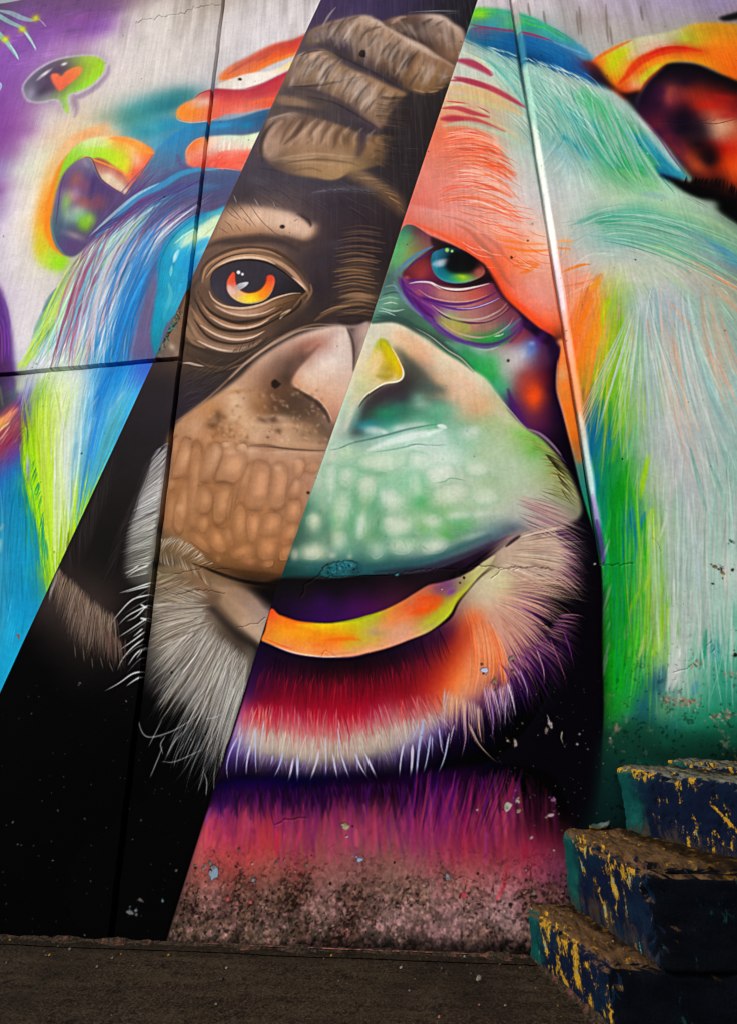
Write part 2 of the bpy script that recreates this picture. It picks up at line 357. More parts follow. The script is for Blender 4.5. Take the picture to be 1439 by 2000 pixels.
    S("430,955 500,920 545,935 640,970 720,1010 755,1060", 12, '#f59a3a', .8, 5)
    F("500,922 535,928 560,980 595,1050 660,1100 735,1145 690,1210 600,1330 520,1430 440,1500 380,1490 330,1430 310,1330 318,1200 345,1090 380,1010 440,950", 
      "510,930,#8a7c94 480,980,#6f6288 420,1020,#6a5580 375,1080,#6a4a78 350,1150,#7a6aa0 330,1250,#556a80 320,1340,#4a6878 350,1430,#55507a 440,1480,#584f74 520,1400,#5c4a74 600,1320,#5c5074 680,1210,#5c4c70 730,1150,#6a5078 620,1110,#55407a 560,1050,#4a3c70 560,1000,#6a648a 520,960,#77708e", 5)
    for a in ((450, 1060, 40, 60, 15, '#a86458', .8), (500, 1090, 60, 50, 0, '#8a5070', .7), (430, 1150, 50, 40, 0, '#cfa090', .7), (500, 1190, 70, 40, 15, '#a85a54', .8), (580, 1180, 50, 50, 0, '#8a4a60', .75),
              (390, 1190, 30, 60, 10, '#90c060', .8), (460, 1240, 50, 40, -20, '#d4c4b4', .75), (470, 1270, 60, 40, -10, '#84c4a0', .8), (500, 1310, 45, 45, -40, '#90d020', .9), (530, 1280, 30, 35, -30, '#a0d840', .7),
              (400, 1260, 36, 50, 0, '#9cb8a0', .6), (440, 1380, 60, 20, 20, '#d0b0a4', .5), (450, 1130, 20, 40, 0, '#9a7ab4', .5), (545, 1100, 18, 60, 10, '#3f2f70', .6), (420, 1440, 60, 40, 0, '#6a3a78', .5), (510, 960, 16, 30, -40, '#9a90a4', .6)): B(*a)
    S("385,1010 360,1090 345,1200 330,1330", 8, '#5c3c6a', .7, 5); S("302,1260 308,1340 335,1430 385,1495", 10, '#4a8a8c', .8, 6)
    S("495,925 540,930 570,1000 600,1055 660,1100 735,1145", 8, '#6a3a6a', .8, 4); S("735,1145 780,1070 850,980 905,900", 7, '#c85a48', .7, 4); S("905,895 840,1000 760,1110 650,1270 530,1410 440,1500", 8, '#55507c', .7, 5)
    # top strands (orange, red, white), left and right of the joint
    F("1290,470 1300,430 1360,380 1440,340 1600,260 1720,230 1810,190 1830,200 1790,290 1740,310 1620,360 1500,420 1440,440 1360,470", "1290,460,#f07828 1340,420,#e07a50 1440,350,#c86a58 1560,300,#d85a38 1700,270,#d04030 1800,210,#c84838 1700,320,#f07030 1560,370,#e86a30 1440,430,#e8804c 1800,280,#e85038", 8)
    S("1330,440 1440,370 1580,300 1740,235 1810,205", 26, '#c05048', .7, 18); S("1460,430 1600,360 1720,320 1780,295", 30, '#f08028', .75, 16); S("1500,360 1600,310", 20, '#a04a48', .5, 16)
    F("1280,520 1290,490 1440,435 1600,410 1740,340 1790,300 1760,380 1700,400 1600,450 1500,500 1400,522 1300,525", "1300,500,#e8dcd0 1440,465,#ece4dc 1600,430,#f0e4d8 1720,370,#f0d060 1760,320,#e8d4c8 1700,390,#f4d8a0", 5)
    F("1140,580 1180,545 1260,520 1400,525 1500,510 1620,450 1720,400 1770,350 1740,440 1690,560 1640,620 1500,640 1430,660 1330,670 1260,700 1130,718 1060,705 1035,670 1050,630 1090,600",
      """1045,670,#f59a40 1080,630,#f8902c 1150,600,#e8a888 1150,660,#f88a34 1200,640,#f48a50 1150,700,#f09060 1270,540,#b83048 1270,600,#e8604c 1260,680,#e86a58 1400,540,#b83c48 1400,600,#e05c4c 1400,650,#ec8a78 1500,530,#b83444 1620,480,#c03844 1700,440,#c43a44 1740,390,#c83c3c 1520,590,#c8685c 1600,560,#d8544c 1560,620,#ec6040 1660,590,#e8583c""", 5)
    S("1140,580 1180,548 1240,530 1300,525", 9, '#b03040', .8, 4); S("1440,520 1560,490 1680,430 1760,370", 28, '#b82c44', .65, 14); S("1440,570 1560,540 1700,480", 40, '#c03a48', .5, 30)
    S("1440,610 1560,585 1650,575", 30, '#f06838', .7, 18); B(1200, 600, 60, 26, -15, '#ecd0c0', .7); B(1110, 670, 70, 30, 0, '#fa8c28', .7); S("1430,660 1500,645 1580,630", 10, '#e48070', .6, 6)
    S("1035,680 1050,705 1120,718 1220,708 1270,692", 7, '#e8c0b8', .7, 4)
    F("1090,930 1100,870 1150,820 1220,800 1340,790 1440,790 1560,760 1640,710 1740,690 1700,760 1660,860 1610,960 1560,995 1440,990 1420,1000 1300,985 1200,995 1110,975", 
      """1095,930,#f4a080 1120,860,#f47838 1170,820,#f58030 1240,820,#f4d4c0 1340,800,#e4ecd8 1440,790,#dcecc4 1560,770,#d8f0b0 1680,710,#dcecb8 1680,780,#c8dca0 1440,850,#e8e0d0 1560,830,#e0ead0 1650,830,#d8dcb0 1300,850,#f0dcd0 1150,900,#f08a70 1130,950,#f2765c 1240,950,#f05a48 1300,900,#ee6a58 1340,960,#f0644c 1440,900,#f0604c 1440,960,#f07058 1560,900,#f4583c 1620,880,#f04c38 1560,970,#f06450 1480,980,#f4a490 1230,880,#f4c4b0""", 5)
    HAIR("1240,900 1340,880 1440,880 1600,860", "1250,830 1350,815 1450,810 1620,770", 40, "#ecdcd0 #e4ecd4 #e0ecc4", 20, .5)
    S("1090,930 1098,875 1145,822 1215,798", 10, '#f8a070', .8, 5); S("1110,975 1200,995 1300,985 1420,1000", 6, '#e0b4b8', .7, 4)
    SMEAR("1140,880 1560,880 1560,980 1140,980", ["1120,900 1600,890", "1240,980 1300,830"], 60, 50, 20, .4, cj=20)
    S("1040,900 1060,960 1120,990 1200,1000", 30, '#6a5080', .6, 20)
    # sweeping blue, red and violet locks below
    for s, w, c, a in (("720,1330 800,1240 900,1150 960,1090", 60, '#6c3a80', .6), ("680,1290 760,1200 850,1130 940,1095", 22, '#7a3478', .8), ("700,1270 790,1200 900,1150", 24, '#a8788c', .6),
            ("520,1500 640,1390 760,1290 880,1190 980,1140", 24, '#a85060', .85), ("560,1490 680,1370 800,1260 960,1180 1060,1120 1180,1090 1290,1095", 70, '#5cb4d0', .75), ("640,1440 760,1330 900,1230 1050,1150 1200,1110 1290,1105", 46, '#2a96c8', .85),
            ("500,1490 580,1400 680,1310 800,1240", 34, '#a8d4dc', .8), ("700,1360 800,1280 900,1220 990,1180", 34, '#b4d8e4', .8), ("720,1410 860,1300 1000,1230", 26, '#8ec8dc', .6), ("740,1400 880,1290 1060,1200", 30, '#3a9cc8', .6),
            ("660,1470 820,1340 1000,1250 1180,1190", 36, '#4f5a98', .6), ("760,1400 920,1310 1080,1240 1150,1230", 26, '#5c3f84', .6), ("900,1340 1000,1300 1100,1260", 24, '#6a2f74', .75), ("850,1390 960,1320 1060,1290", 16, '#8a4a80', .5)):
        S(s, w, c, a, w * .35)
    view(0, 450, 3)
    for s, w, c, a in (("410,230 440,190 520,100 600,30 680,-10", 20, '#8a6a88', .7), ("470,180 560,110 640,50 720,-20", 24, '#a84c60', .85), ("520,120 620,60 700,20 790,-10", 40, '#9cd0dc', .7),
            ("440,330 500,240 590,150 700,70 830,20", 44, '#8cc8d8', .85), ("430,270 500,190 600,120 690,60", 40, '#9ad4e0', .75), ("400,440 440,350 520,260 620,180 720,100 820,40", 44, '#a83c5c', .85), ("520,250 600,180 700,110", 26, '#b04850', .7), ("400,420 440,350 500,290", 24, '#a83884', .75),
            ("480,350 560,250 660,170 760,110", 40, '#6a90b8', .7), ("500,300 600,200 720,130", 16, '#9a9ccc', .6), ("560,330 640,230 740,150", 30, '#80b0cc', .6), ("470,470 520,380 580,300 630,245", 24, '#98306c', .8), ("640,260 700,190 780,140", 20, '#9a5a98', .55),
            ("600,490 640,380 700,270 780,160 820,130", 30, '#b84868', .75), ("610,400 640,360 680,300", 24, '#f06050', .8), ("580,470 620,410 650,370", 30, '#f0b4b0', .7), ("640,470 700,360 780,230 830,170", 22, '#8a6a98', .6),
            ("420,440 500,360 560,310", 24, '#7a86c0', .5), ("330,600 400,500 470,420 540,350", 34, '#6ab0d0', .7), ("340,560 400,480 460,400", 20, '#8ac4dc', .6), ("320,640 370,590 440,520", 30, '#d4dce4', .6)):
        S(s, w, c, a, w * .35)
    for s, w, c, a in (("140,800 200,690 260,580 330,450 400,340 440,280", 60, '#b8d850', .85), ("190,760 240,660 310,540 380,420", 26, '#c8e060', .7), ("150,770 200,730 230,700", 24, '#b4e010', .9), ("300,440 360,350 430,270", 50, '#8fb078', .6), ("230,690 280,560 330,480", 20, '#a0d428', .7), ("100,800 130,780 180,760", 34, '#c0dc60', .8),
            ("200,600 240,520 300,420 350,340", 34, '#3a8c90', .5), ("250,480 300,390 340,330", 30, '#4a7c80', .6), ("350,340 400,270 440,220", 40, '#8a8090', .7), ("190,640 230,560 270,500", 30, '#4aa0a4', .4)):
        S(s, w, c, a, w * .45)
    for s, w, c, a in (("240,790 300,690 400,590 480,480", 60, '#dcd8e0', .8), ("300,780 380,660 470,560 560,470 620,400", 70, '#e0dcda', .8), ("250,740 330,640 400,560", 26, '#a8d0dc', .6), ("400,770 460,660 560,560 610,440", 44, '#dcd8d4', .8), ("450,640 530,560 600,430 640,380", 24, '#f0dcd8', .8), ("340,790 430,690 500,620", 50, '#d2e4c4', .7), ("420,790 480,720 520,640", 44, '#d4e8a4', .6), ("500,800 540,700 560,620", 40, '#dcd8d8', .7),
            ("590,500 640,400 680,330", 20, '#e8a0a0', .5), ("520,800 560,690 640,580 690,440 760,330", 60, '#1f7cc0', .75), ("530,740 580,640 650,540 700,430", 36, '#2a90d0', .7), ("620,780 680,640 740,500 780,350", 50, '#2470b0', .75), ("640,640 690,540 730,430", 40, '#1a66b4', .7), ("590,780 650,690 700,620", 50, '#1e8ed4', .8), ("690,780 740,640 800,480", 40, '#4a78a8', .5), ("560,720 600,650 640,610", 14, '#a8d4e8', .7), ("560,760 600,720 630,670", 12, '#b0dcec', .6),
            ("780,780 810,600 850,400", 50, '#746080', .5), ("840,720 860,560 880,420", 50, '#7a6078', .5), ("740,780 780,620 830,430", 30, '#5a78a4', .5), ("850,250 880,330 870,480", 60, '#6f6a80', .5)):
        S(s, w, c, a, w * .45)
    SMEAR("420,240 640,60 860,60 900,260 880,720 640,780 120,800 300,480", ["120,800 330,450 560,140 800,0", "300,800 480,560 640,330 760,140", "640,790 740,540 800,300 870,100", "820,780 860,500 880,250"], 520, 110, 9, .5, vj=.09, cj=16)
    for q in range(2):
        SMEAR("440,220 640,60 860,60 900,260 880,720 640,780 120,800 300,480", ["120,800 330,450 560,140 800,0", "300,800 480,560 640,330 760,140", "640,790 740,540 800,300 870,100", "820,780 860,500 880,250"], 700, 240, 6, .5, vj=.07, cj=5)
    view(0, 0, 3)
    SMEAR("740,1150 900,940 1100,1040 1330,1060 1330,1260 1000,1400 560,1650 460,1560", ["500,1500 700,1310 900,1160 1290,1080", "560,1600 760,1420 1000,1260 1250,1180", "440,1650 600,1460 800,1240 950,1080"], 600, 220, 6, .5, vj=.07, cj=5)
    view(0, 450, 3)
    view(0, 0, 1)
    LK = "#b8d840 #a4c860 #4a9ca0 #9cd0dc #c8e0e4 #5cb0d0 #a84060 #8cc8dc #7a80b8 #c87890 #d8d4dc #e4dce0 #b0d4e0 #2a88cc #1a70c0 #2a94d8 #5a78b0 #6a5f88 #745f80"
    HAIR("300,392 380,372 432,366 428,385 410,420 380,440", "30,722 70,720 130,718 190,714 240,710 290,702", 330, LK, 6, .6, mid="165,545 200,500 240,500 270,510 300,530 325,560", lj=.45, rj=.65, tj=.05, vj=.12, taper='both')
    HAIR("160,480 220,430 300,400 390,372", "60,700 110,690 170,700 230,690", 150, "#c8e040 #a8d4dc #d8e8ec #a83c64 #6cb4d4 #d4dce4 #e0dcdc #3a90cc #1f78c4 #4a80b8", 6, .62, mid="105,600 165,540 220,520 290,500", lj=.5, rj=.6, tj=.08, vj=.1, taper='both')
    HAIR("300,300 340,330 380,345 432,350", "150,500 190,480 240,450 300,430", 70, "#5f4a84 #6a3a80 #8a4a80 #4f6a9c #5f5a8c", 5, .6, mid="220,400 260,400 300,390 350,385", lj=.5, rj=.5, taper='both')
    view(0, 450, 3)
    F("1030,10 950,70 890,200 860,330 830,480 800,620 780,735 910,742 880,600 900,450 925,300 930,200 970,90 1060,0", "1000,40,#5f5a82 900,200,#6a6488 860,400,#74607e 830,600,#6e5f86 880,700,#6a5c84 900,330,#706888", 16, .82)
    F("950,-330 1110,-360 1290,-330 1420,-340 1420,-190 1300,-190 1180,-150 1050,-110 900,-30 830,30 900,-120 1010,-200 880,-190", "1000,-290,#4a5480 1150,-320,#4a5a84 1300,-280,#48527c 1150,-200,#554f7c 1000,-100,#5a5080 1350,-250,#50527a", 18, .6)
    S("560,40 680,-70 800,-190 960,-270 1060,-330 1180,-360 1290,-355", 46, '#3aa0cc', .8, 16); S("520,40 660,-90 800,-205 940,-280", 22, '#b4dce4', .7, 9)
    HAIR("700,-60 900,-200 1060,-280 1280,-330", "480,60 640,-40 820,-130 1020,-220", 70, "#4a4478 #5a3a80 #3f5a90 #6a4a88", 9, .6, shuffle=True, lj=.5, taper='both')
    # cyan brow lock, crossing the joint
    F("1265,1 1150,240 1110,320 1075,430 1050,480 1000,520 960,590 935,680 915,735 895,680 885,590 900,480 925,330 925,200 960,90 1010,20 1080,-40 1160,-90 1260,-120 1330,-140", 
      """1320,-130,#30a4c4 1200,-80,#2a90b8 1100,-30,#2aa0c4 1020,40,#2496b4 970,110,#1a96bc 940,220,#1890b4 930,330,#1498bc 905,500,#0f94b4 890,600,#1a90a8 910,700,#1888a0 1000,150,#2ea8cc 1020,260,#2aa4c0 1060,340,#2a9cc4 1000,420,#36a4c0 980,520,#1f98b4 1100,100,#22a4d4 1150,180,#1e98d0 1100,260,#2c9ccc 1200,50,#d4ecc8 1260,-60,#d8ecc4 1240,-20,#cfe8b8 1150,20,#d4e8d4 1080,70,#c8ecd8 1100,30,#8fd4cc""", 5)
    for s, w, c, a in (("1060,100 1120,40 1200,-10 1290,-90", 50, '#dcecc4', .8), ("1020,190 1030,150 1050,110", 22, '#d8f0ec', .8), ("1000,270 1010,200", 16, '#9cdcdc', .6), ("1000,120 1060,40 1150,-30 1270,-100", 20, '#3aa8a8', .6), ("930,300 940,190 980,90 1040,10 1130,-60", 10, '#1a7a98', .7),
            ("980,470 1000,380 990,300", 22, '#6cc0c0', .6), ("1150,110 1200,70 1230,50", 60, '#1fa0dc', .7), ("960,520 980,440 1010,360", 30, '#3cb0cc', .5), ("910,600 925,480 945,350", 30, '#12a0c4', .5), ("1020,80 1080,30 1160,-20", 14, '#c8f0e4', .7)):
        S(s, w, c, a, w * .45)
    SMEAR("1240,0 1100,320 1000,520 920,700 890,560 930,220 1100,-30", ["1300,-100 1080,20 990,130 950,300 910,650", "1230,40 1120,160 1060,360 960,600"], 120, 90, 9, .45, cj=14)
    # lower-left hair, below the horizontal joint
    F("-60,860 60,850 250,820 600,790 880,760 830,920 700,1200 570,1495 400,1890 280,2120 130,2420 -60,2800", 
      """0,900,#4a3560 60,950,#4a4a60 100,920,#c8d4a0 180,900,#b0b4d4 260,850,#d8e0c4 350,850,#cfe0c0 450,850,#d8dcd8 560,850,#50a8d8 640,850,#1e7cc8 720,850,#1e9cdc 800,860,#4a7cd4 850,820,#3f6ad0
      0,1050,#6a3a58 60,1030,#9c4a5c 120,1000,#6a4aa0 170,950,#8a8ccc 230,950,#94c060 300,950,#c4d88c 400,950,#ccdcb0 500,950,#d4dce0 600,930,#1a8cd8 680,950,#3a9ce0 760,960,#5ab4dc 820,900,#3f90d8
      50,1100,#b48070 110,1100,#8a3f60 160,1080,#5a6aa0 210,1080,#a8d438 300,1080,#c8e050 400,1080,#d4e0a8 480,1050,#a8d0d8 560,1050,#1f84c8 640,1060,#8cc4dc 720,1050,#4ab0dc 780,1030,#4ab8dc
      30,1200,#a84050 100,1200,#94405a 150,1200,#5a3a90 190,1200,#98d010 260,1200,#c8e430 350,1200,#d4e4a0 450,1200,#d0dcd0 550,1200,#a4ccd8 620,1200,#58acd0 690,1180,#3cacd8
      20,1300,#90405c 80,1300,#7a3f94 140,1300,#3a5cb0 180,1300,#a4d40a 260,1320,#bce018 360,1320,#d0e498 450,1320,#ccdcb4 540,1280,#8cc8b0 600,1290,#48b4a8 650,1280,#3cb0d0
      10,1420,#3a6ab0 80,1420,#2080c0 140,1400,#1a80a0 190,1430,#a8d818 280,1430,#bce010 380,1430,#c4e43c 480,1430,#b8dc50 560,1400,#88cc70 600,1390,#50b8b0
      0,1600,#1f7cb8 80,1550,#0f8cb4 150,1560,#0a8490 190,1560,#20a040 220,1560,#9cd818 300,1560,#b8e008 420,1560,#b4dc10 520,1540,#a8d418
      0,1750,#3a8fb4 60,1700,#1490b8 140,1700,#0c88b0 190,1720,#0a8a50 230,1720,#90d418 320,1720,#b0d808 430,1700,#acd410
      0,1900,#5ca0b4 60,1880,#1a94bc 150,1880,#0f90b8 220,1900,#1890a4 260,1900,#98d020 340,1860,#a8cc18 390,1830,#a0c818
      0,2100,#48a0bc 80,2080,#1494bc 180,2080,#0f90b8 250,2060,#3a9c90 290,2040,#9cc418
      0,2300,#3aa0c0 80,2280,#12a0cc 180,2250,#1490bc 230,2200,#1490b8
      0,2500,#1a9cc8 60,2480,#18a4d0 -200,2200,#1a94bc""", 3)
    gl = ["250,830 180,1100 165,1350 230,1700 280,2100", "420,830 330,1100 290,1400 330,1800", "640,800 540,1100 460,1400 400,1800", "880,780 760,1050 640,1300 520,1560", "100,950 40,1200 -20,1400", "100,1300 80,1700 60,2200 -20,2600", "170,1400 160,1800 170,2200"]
    for s, w, c, a in (("160,1020 240,900 290,840", 40, '#a0c858', .6), ("190,1090 240,980 280,880", 18, '#8cc818', .85), ("230,1180 260,1040 310,900", 16, '#b4dc18', .7), ("380,1130 410,1000 450,930", 16, '#a8d430', .65), ("350,1230 390,1120 420,1040", 14, '#b8dc40', .6), ("330,1080 370,1000 390,940", 20, '#dcd8dc', .6),
            ("500,1120 560,1010 620,900 650,830", 54, '#1a7cc4', .85), ("510,1090 560,1000 620,890", 22, '#0f68b8', .8), ("480,1130 520,1080 570,1030", 16, '#40a8dc', .7), ("640,1090 690,1000 725,935", 20, '#e8dcec', .9), ("560,1250 640,1120 700,1020", 24, '#9cd0dc', .7), ("520,1260 620,1130 700,1000 760,900", 18, '#68c0e0', .6), ("700,1150 760,1010 820,900", 30, '#3cb0e4', .7), ("440,1190 520,1060 580,960", 20, '#c8d4dc', .7),
            ("580,1250 600,1210 620,1180", 22, '#30a890', .8), ("540,1350 580,1280 630,1210", 20, '#60c090', .7), ("520,1400 580,1320 640,1230", 16, '#38a888', .7), ("600,1350 640,1300 660,1260", 14, '#1a98b0', .6), ("400,1350 450,1200 500,1100", 20, '#dcdce0', .6), ("450,1260 520,1170 560,1130", 16, '#a0c8d8', .6),
            ("170,1450 165,1330 185,1210 220,1110", 26, '#98d808', .85), ("220,1500 210,1350 240,1200", 26, '#b8e808', .7), ("290,1450 290,1330 320,1200", 20, '#e0e898', .6), ("360,1450 380,1320 430,1200", 20, '#dce0c0', .6), ("310,1560 340,1420 360,1330", 14, '#d8dca8', .5), ("260,1800 250,1600 270,1450", 20, '#c8dc60', .4)):
        S(s, w, c, a, w * .4)
    SMEAR("100,830 860,790 700,1180 560,1480 420,1800 290,2080 250,1900 180,1450 170,1150", gl, 700, 130, 8, .5, vj=.08, cj=14)
    SMEAR("-30,1300 160,1280 200,1600 240,1950 200,2200 -30,2600", gl, 260, 150, 10, .4, vj=.12, cj=22)
    SMEAR("100,850 860,800 700,1180 560,1480 420,1800 290,2080 250,1900 180,1450 170,1150", gl, 700, 280, 6, .5, vj=.06, cj=5)
    HAIR("110,880 250,840 400,830 560,820 700,810 850,790", "250,2000 290,2050 330,1900 390,1800 470,1650 560,1480", 300, "#98d010 #b4e010 #c8e460 #d0e0b0 #d4dcd8 #c4d8d4 #7cc0dc #2a88d0 #40a0dc #58b4d8 #50b0b0", 16, .5, mid="175,1350 230,1350 310,1300 400,1250 540,1180 690,1130", lj=.55, rj=.6, tj=.05, vj=.09, taper='both')
    HAIR("-20,1420 60,1400 140,1380 190,1500", "-40,2500 40,2300 180,2200 280,2080", 110, "#4aa0b8 #1a90b8 #0f88b0 #1a9cc4 #0a7ca0", 14, .5, mid="-20,1900 40,1850 150,1800 230,1800", lj=.5, rj=.6, taper='both')
    HAIR("150,1130 140,1300 180,1500 230,1750 265,2020", "160,1230 150,1450 200,1680 250,1920 282,2120", 90, "#98d410 #a0d810 #98d818 #8cd018 #98cc18", 9, .8, lj=.4)
    HAIR("200,1330 240,1500 260,1700 270,1900", "175,1400 210,1650 240,1860 270,2080", 40, "#0a8a60 #089060 #0a9080 #30a080", 8, .7)
    HAIR("160,1280 165,1360", "150,1420 175,1560", 16, "#d8e0e8 #5a6ab0", 5, .7)
    F("-40,1120 30,1080 90,1030 100,1050 50,1110 0,1170 -40,1200", "-20,1140,#f0b848 40,1090,#f49a78 90,1045,#f0866a", 7); S("-20,1190 20,1150 60,1120", 14, '#e8d0a0', .8, 7); S("-20,1240 20,1200 60,1140", 14, '#d8c8b0', .6, 7); S("0,1260 50,1180", 8, '#c8a898', .5, 5)
    SMEAR("-30,1050 100,990 160,1050 150,1250 -30,1420", ["-40,1220 120,1000", "-20,1400 150,1180"], 110, 80, 9, .55, vj=.14, cj=16)
    # dark purple strip at the far left
    F("-60,300 -10,320 20,370 45,470 70,600 82,740 82,850 -60,860", "-40,400,#5a2a70 0,380,#5c2a80 30,450,#5a2c88 60,600,#5a2a8a 75,740,#5c3090 30,650,#4a2860 0,600,#502a68 0,750,#5a2a70 30,780,#4e2458", 10, .95)
    S("5,500 25,560 30,650 30,740", 14, '#7a3aa8', .8, 6); S("40,560 52,650 52,740", 9, '#8a3ab4', .8, 4); S("0,540 12,620 15,780", 8, '#94409c', .7, 5); S("20,390 45,480 62,580", 16, '#6a3a9c', .6, 10)
    F("-40,860 80,855 95,930 90,990 0,1060 -40,1080", "0,880,#3a2c50 60,900,#5a4070 40,980,#4a4258 0,1020,#4a4050 85,950,#5a6a80", 8)
    S("0,900 10,980 20,1030", 16, '#6a7a58', .5, 10); S("60,870 70,930", 14, '#6a3a8a', .6, 8)
    # small scraps of paint loss
    view(0, 850, 3)
    S("95,1165 110,1170 116,1195", 12, '#8a5a40', .8, 3)
    S("-10,560 10,540 20,520", 26, '#a8b4b4', .5, 18); S("-10,700 8,600", 26, '#b8c0c0', .5, 16)
# ---------------------------------------------------------------- the mural, natural-coloured band
def paint_band():
    view(0, 0, 1)
    GR("""760,-200,#2c2444 650,10,#42305e 640,60,#3c2c50 700,20,#40305e 780,20,#382a52 860,20,#26202e 920,20,#1c1a22 700,-20,#40305c 600,100,#5a4a50 560,170,#6a584c 880,150,#2c2426 840,220,#2a2224 800,330,#2a2226
    780,400,#33282a 720,400,#3a3034 640,370,#423944 560,360,#4a424e 500,340,#4a4050 480,380,#443a42 470,400,#544548 520,430,#9a7864 640,430,#40343a 700,470,#332830 760,450,#2e2428 740,520,#2c2426 700,560,#4a3a30
    620,560,#302830 650,600,#3a2e30 600,620,#40332e 540,650,#3c302c 480,700,#3a302c 400,690,#4a3a30 370,640,#5a4638 360,700,#5c4638 400,730,#3c3430 360,780,#342a34 330,760,#2a2428 310,740,#2e262a 290,800,#2a2428 250,880,#221e20 300,900,#262122
    250,1000,#1c1818 200,1000,#1a1616 170,1080,#181414 130,1120,#2a2220 220,1100,#141212 240,1200,#161010 100,1180,#3a302e 180,1200,#4a3c36 60,1250,#040303 100,1300,#040303 200,1350,#050404 300,1450,#020202 100,1600,#020202 250,1700,#030303 -100,1800,#020202 350,1600,#040304""")
    BR = ["#c8a48e", "#a8805f", "#8a6448", "#6a4a38"]
    view(420, 0, 3)                                          # forehead folds
    F("960,150 1020,110 1100,92 1230,82 1330,92 1390,135 1460,200 1460,400 1400,380 1250,290 1100,210", 
      "1000,130,#6a4c40 1050,115,#a8826c 1100,110,#5c4038 1180,110,#6a4a40 1240,100,#c8a898 1300,95,#d8bca8 1370,140,#dcc0ac 1430,220,#b8947c 1430,330,#7a563e 1380,330,#8a6248 1300,280,#6a4836 1250,230,#3c2a28 1200,200,#4a342e 1300,180,#6a4a3c 1350,230,#8a664e 1180,170,#3a2c2c 1120,160,#5c4438 1400,370,#6a4832", 6)
    S("1030,140 1080,105 1120,100", 22, '#c09a84', .8, 10); S("1190,180 1220,140 1270,110", 26, '#3a2a28', .7, 10); S("1240,210 1290,150 1340,120", 20, '#5a4036', .6, 9)
    for i in range(14): S(f"{1220+i*16},{190+i*10} {1260+i*14},{150+i*13} {1300+i*10},{140+i*17}", 6, BR[i % 4], .5)
    S("1120,75 1200,68 1300,66 1430,72", 6, '#a8b4bc', .55, 4); S("1200,70 1330,62 1440,66", 3, '#c4ccd4', .5); S("1280,95 1380,80 1440,84", 3, '#8a949c', .5)
    F("550,185 640,140 740,110 850,90 910,95 970,135 1060,185 1140,235 1220,270 1290,320 1360,360 1410,395 1385,455 1340,505 1280,548 1200,548 1120,520 1040,480 940,430 860,380 760,335 680,290 620,262 530,262", 
      """550,200,#7a604c 600,180,#8a6c54 660,150,#9a765c 740,120,#a88468 720,180,#6a5040 820,100,#a8826c 880,105,#d4b49c 950,140,#dcc0a8 1020,180,#c8a288 900,160,#b08a72 840,180,#a47e62 780,200,#7a5a44 700,230,#4a3c44 760,270,#443644 860,240,#9a7454 820,300,#5a463c
      960,240,#b88e6c 1060,230,#a47c60 1140,250,#d8bca8 1220,290,#c4a08a 1200,320,#8a6244 1120,320,#7a583e 1020,320,#8a6444 940,320,#9a7250 880,340,#6a5048 1000,400,#5a4234 1080,420,#8a6240 1160,400,#a87c54 1240,400,#b48a64 1300,370,#8a5e40 1370,390,#9a7050 1300,450,#8a6038 1200,480,#9a6e48 1140,500,#7a5638 1240,530,#8a6440 1330,490,#6a4c34 1060,480,#4a3630 1000,440,#44343c""", 6)
    for k in range(22):                                      # creases fanning across the fold
        x = 700 + k * 24; y0 = 130 + max(0, k - 9) * 19; 
        c = ['#4a342a', '#c8a488', '#6a4a38', '#b48c6c'][k % 4]
        S(f"{x+60},{y0-10} {x+20},{y0+70} {x-30+k*3},{y0+150}", 14, c, .42, 9)
    for s, w, c, a in (("740,170 790,120 850,95", 20, '#4a3428', .6), ("760,190 830,140 900,110", 22, '#c8a48c', .7), ("860,210 920,170 990,150", 18, '#5a4034', .6), ("880,150 940,120 1000,170", 20, '#e0c4b0', .6), ("1000,160 1080,210 1180,260 1290,330 1400,390", 30, '#dcc0ac', .6), ("900,270 960,230 1010,190", 24, '#d0a888', .6), ("980,300 1040,260", 40, '#6a4838', .4),
                       ("1030,390 1060,430 1090,500", 20, '#4a3228', .7), ("1000,420 1040,460 1100,500", 20, '#3a2c30', .7), ("1200,380 1230,420 1240,470", 24, '#d4ac88', .6), ("1260,430 1330,440 1390,450", 12, '#b08458', .6), ("1150,520 1240,540 1310,530", 14, '#c89c6c', .6), ("1100,330 1130,380 1120,450", 26, '#5a4030', .5), ("1290,340 1380,400", 30, '#9a6c4c', .7),
                       ("600,255 680,275 780,340 880,390 980,450 1080,510 1130,540", 30, '#43383e', .8), ("620,225 700,220 760,260 820,310", 50, '#42364a', .6), ("860,300 900,380 960,430", 30, '#4a3a44', .5), ("560,190 700,140 850,92", 10, '#5a4470', .5)):
        S(s, w, c, a, w * .5)
    B(597, 205, 16, 14, 0, '#8a68b0', .8); B(640, 200, 50, 24, -20, '#3a3038', .6); B(580, 245, 40, 20, -10, '#7a6c4c', .5)
    HAIR("1380,400 1400,470 1330,520 1250,540", "1300,440 1300,480 1260,510 1200,530", 60, "#c49464 #8a6038 #3a2a20 #b48858", 5, .6, shuffle=True)
    HAIR("1210,540 1300,530 1370,470", "1250,570 1340,550 1420,480", 50, "#2a2020 #3a2a20", 5, .8)
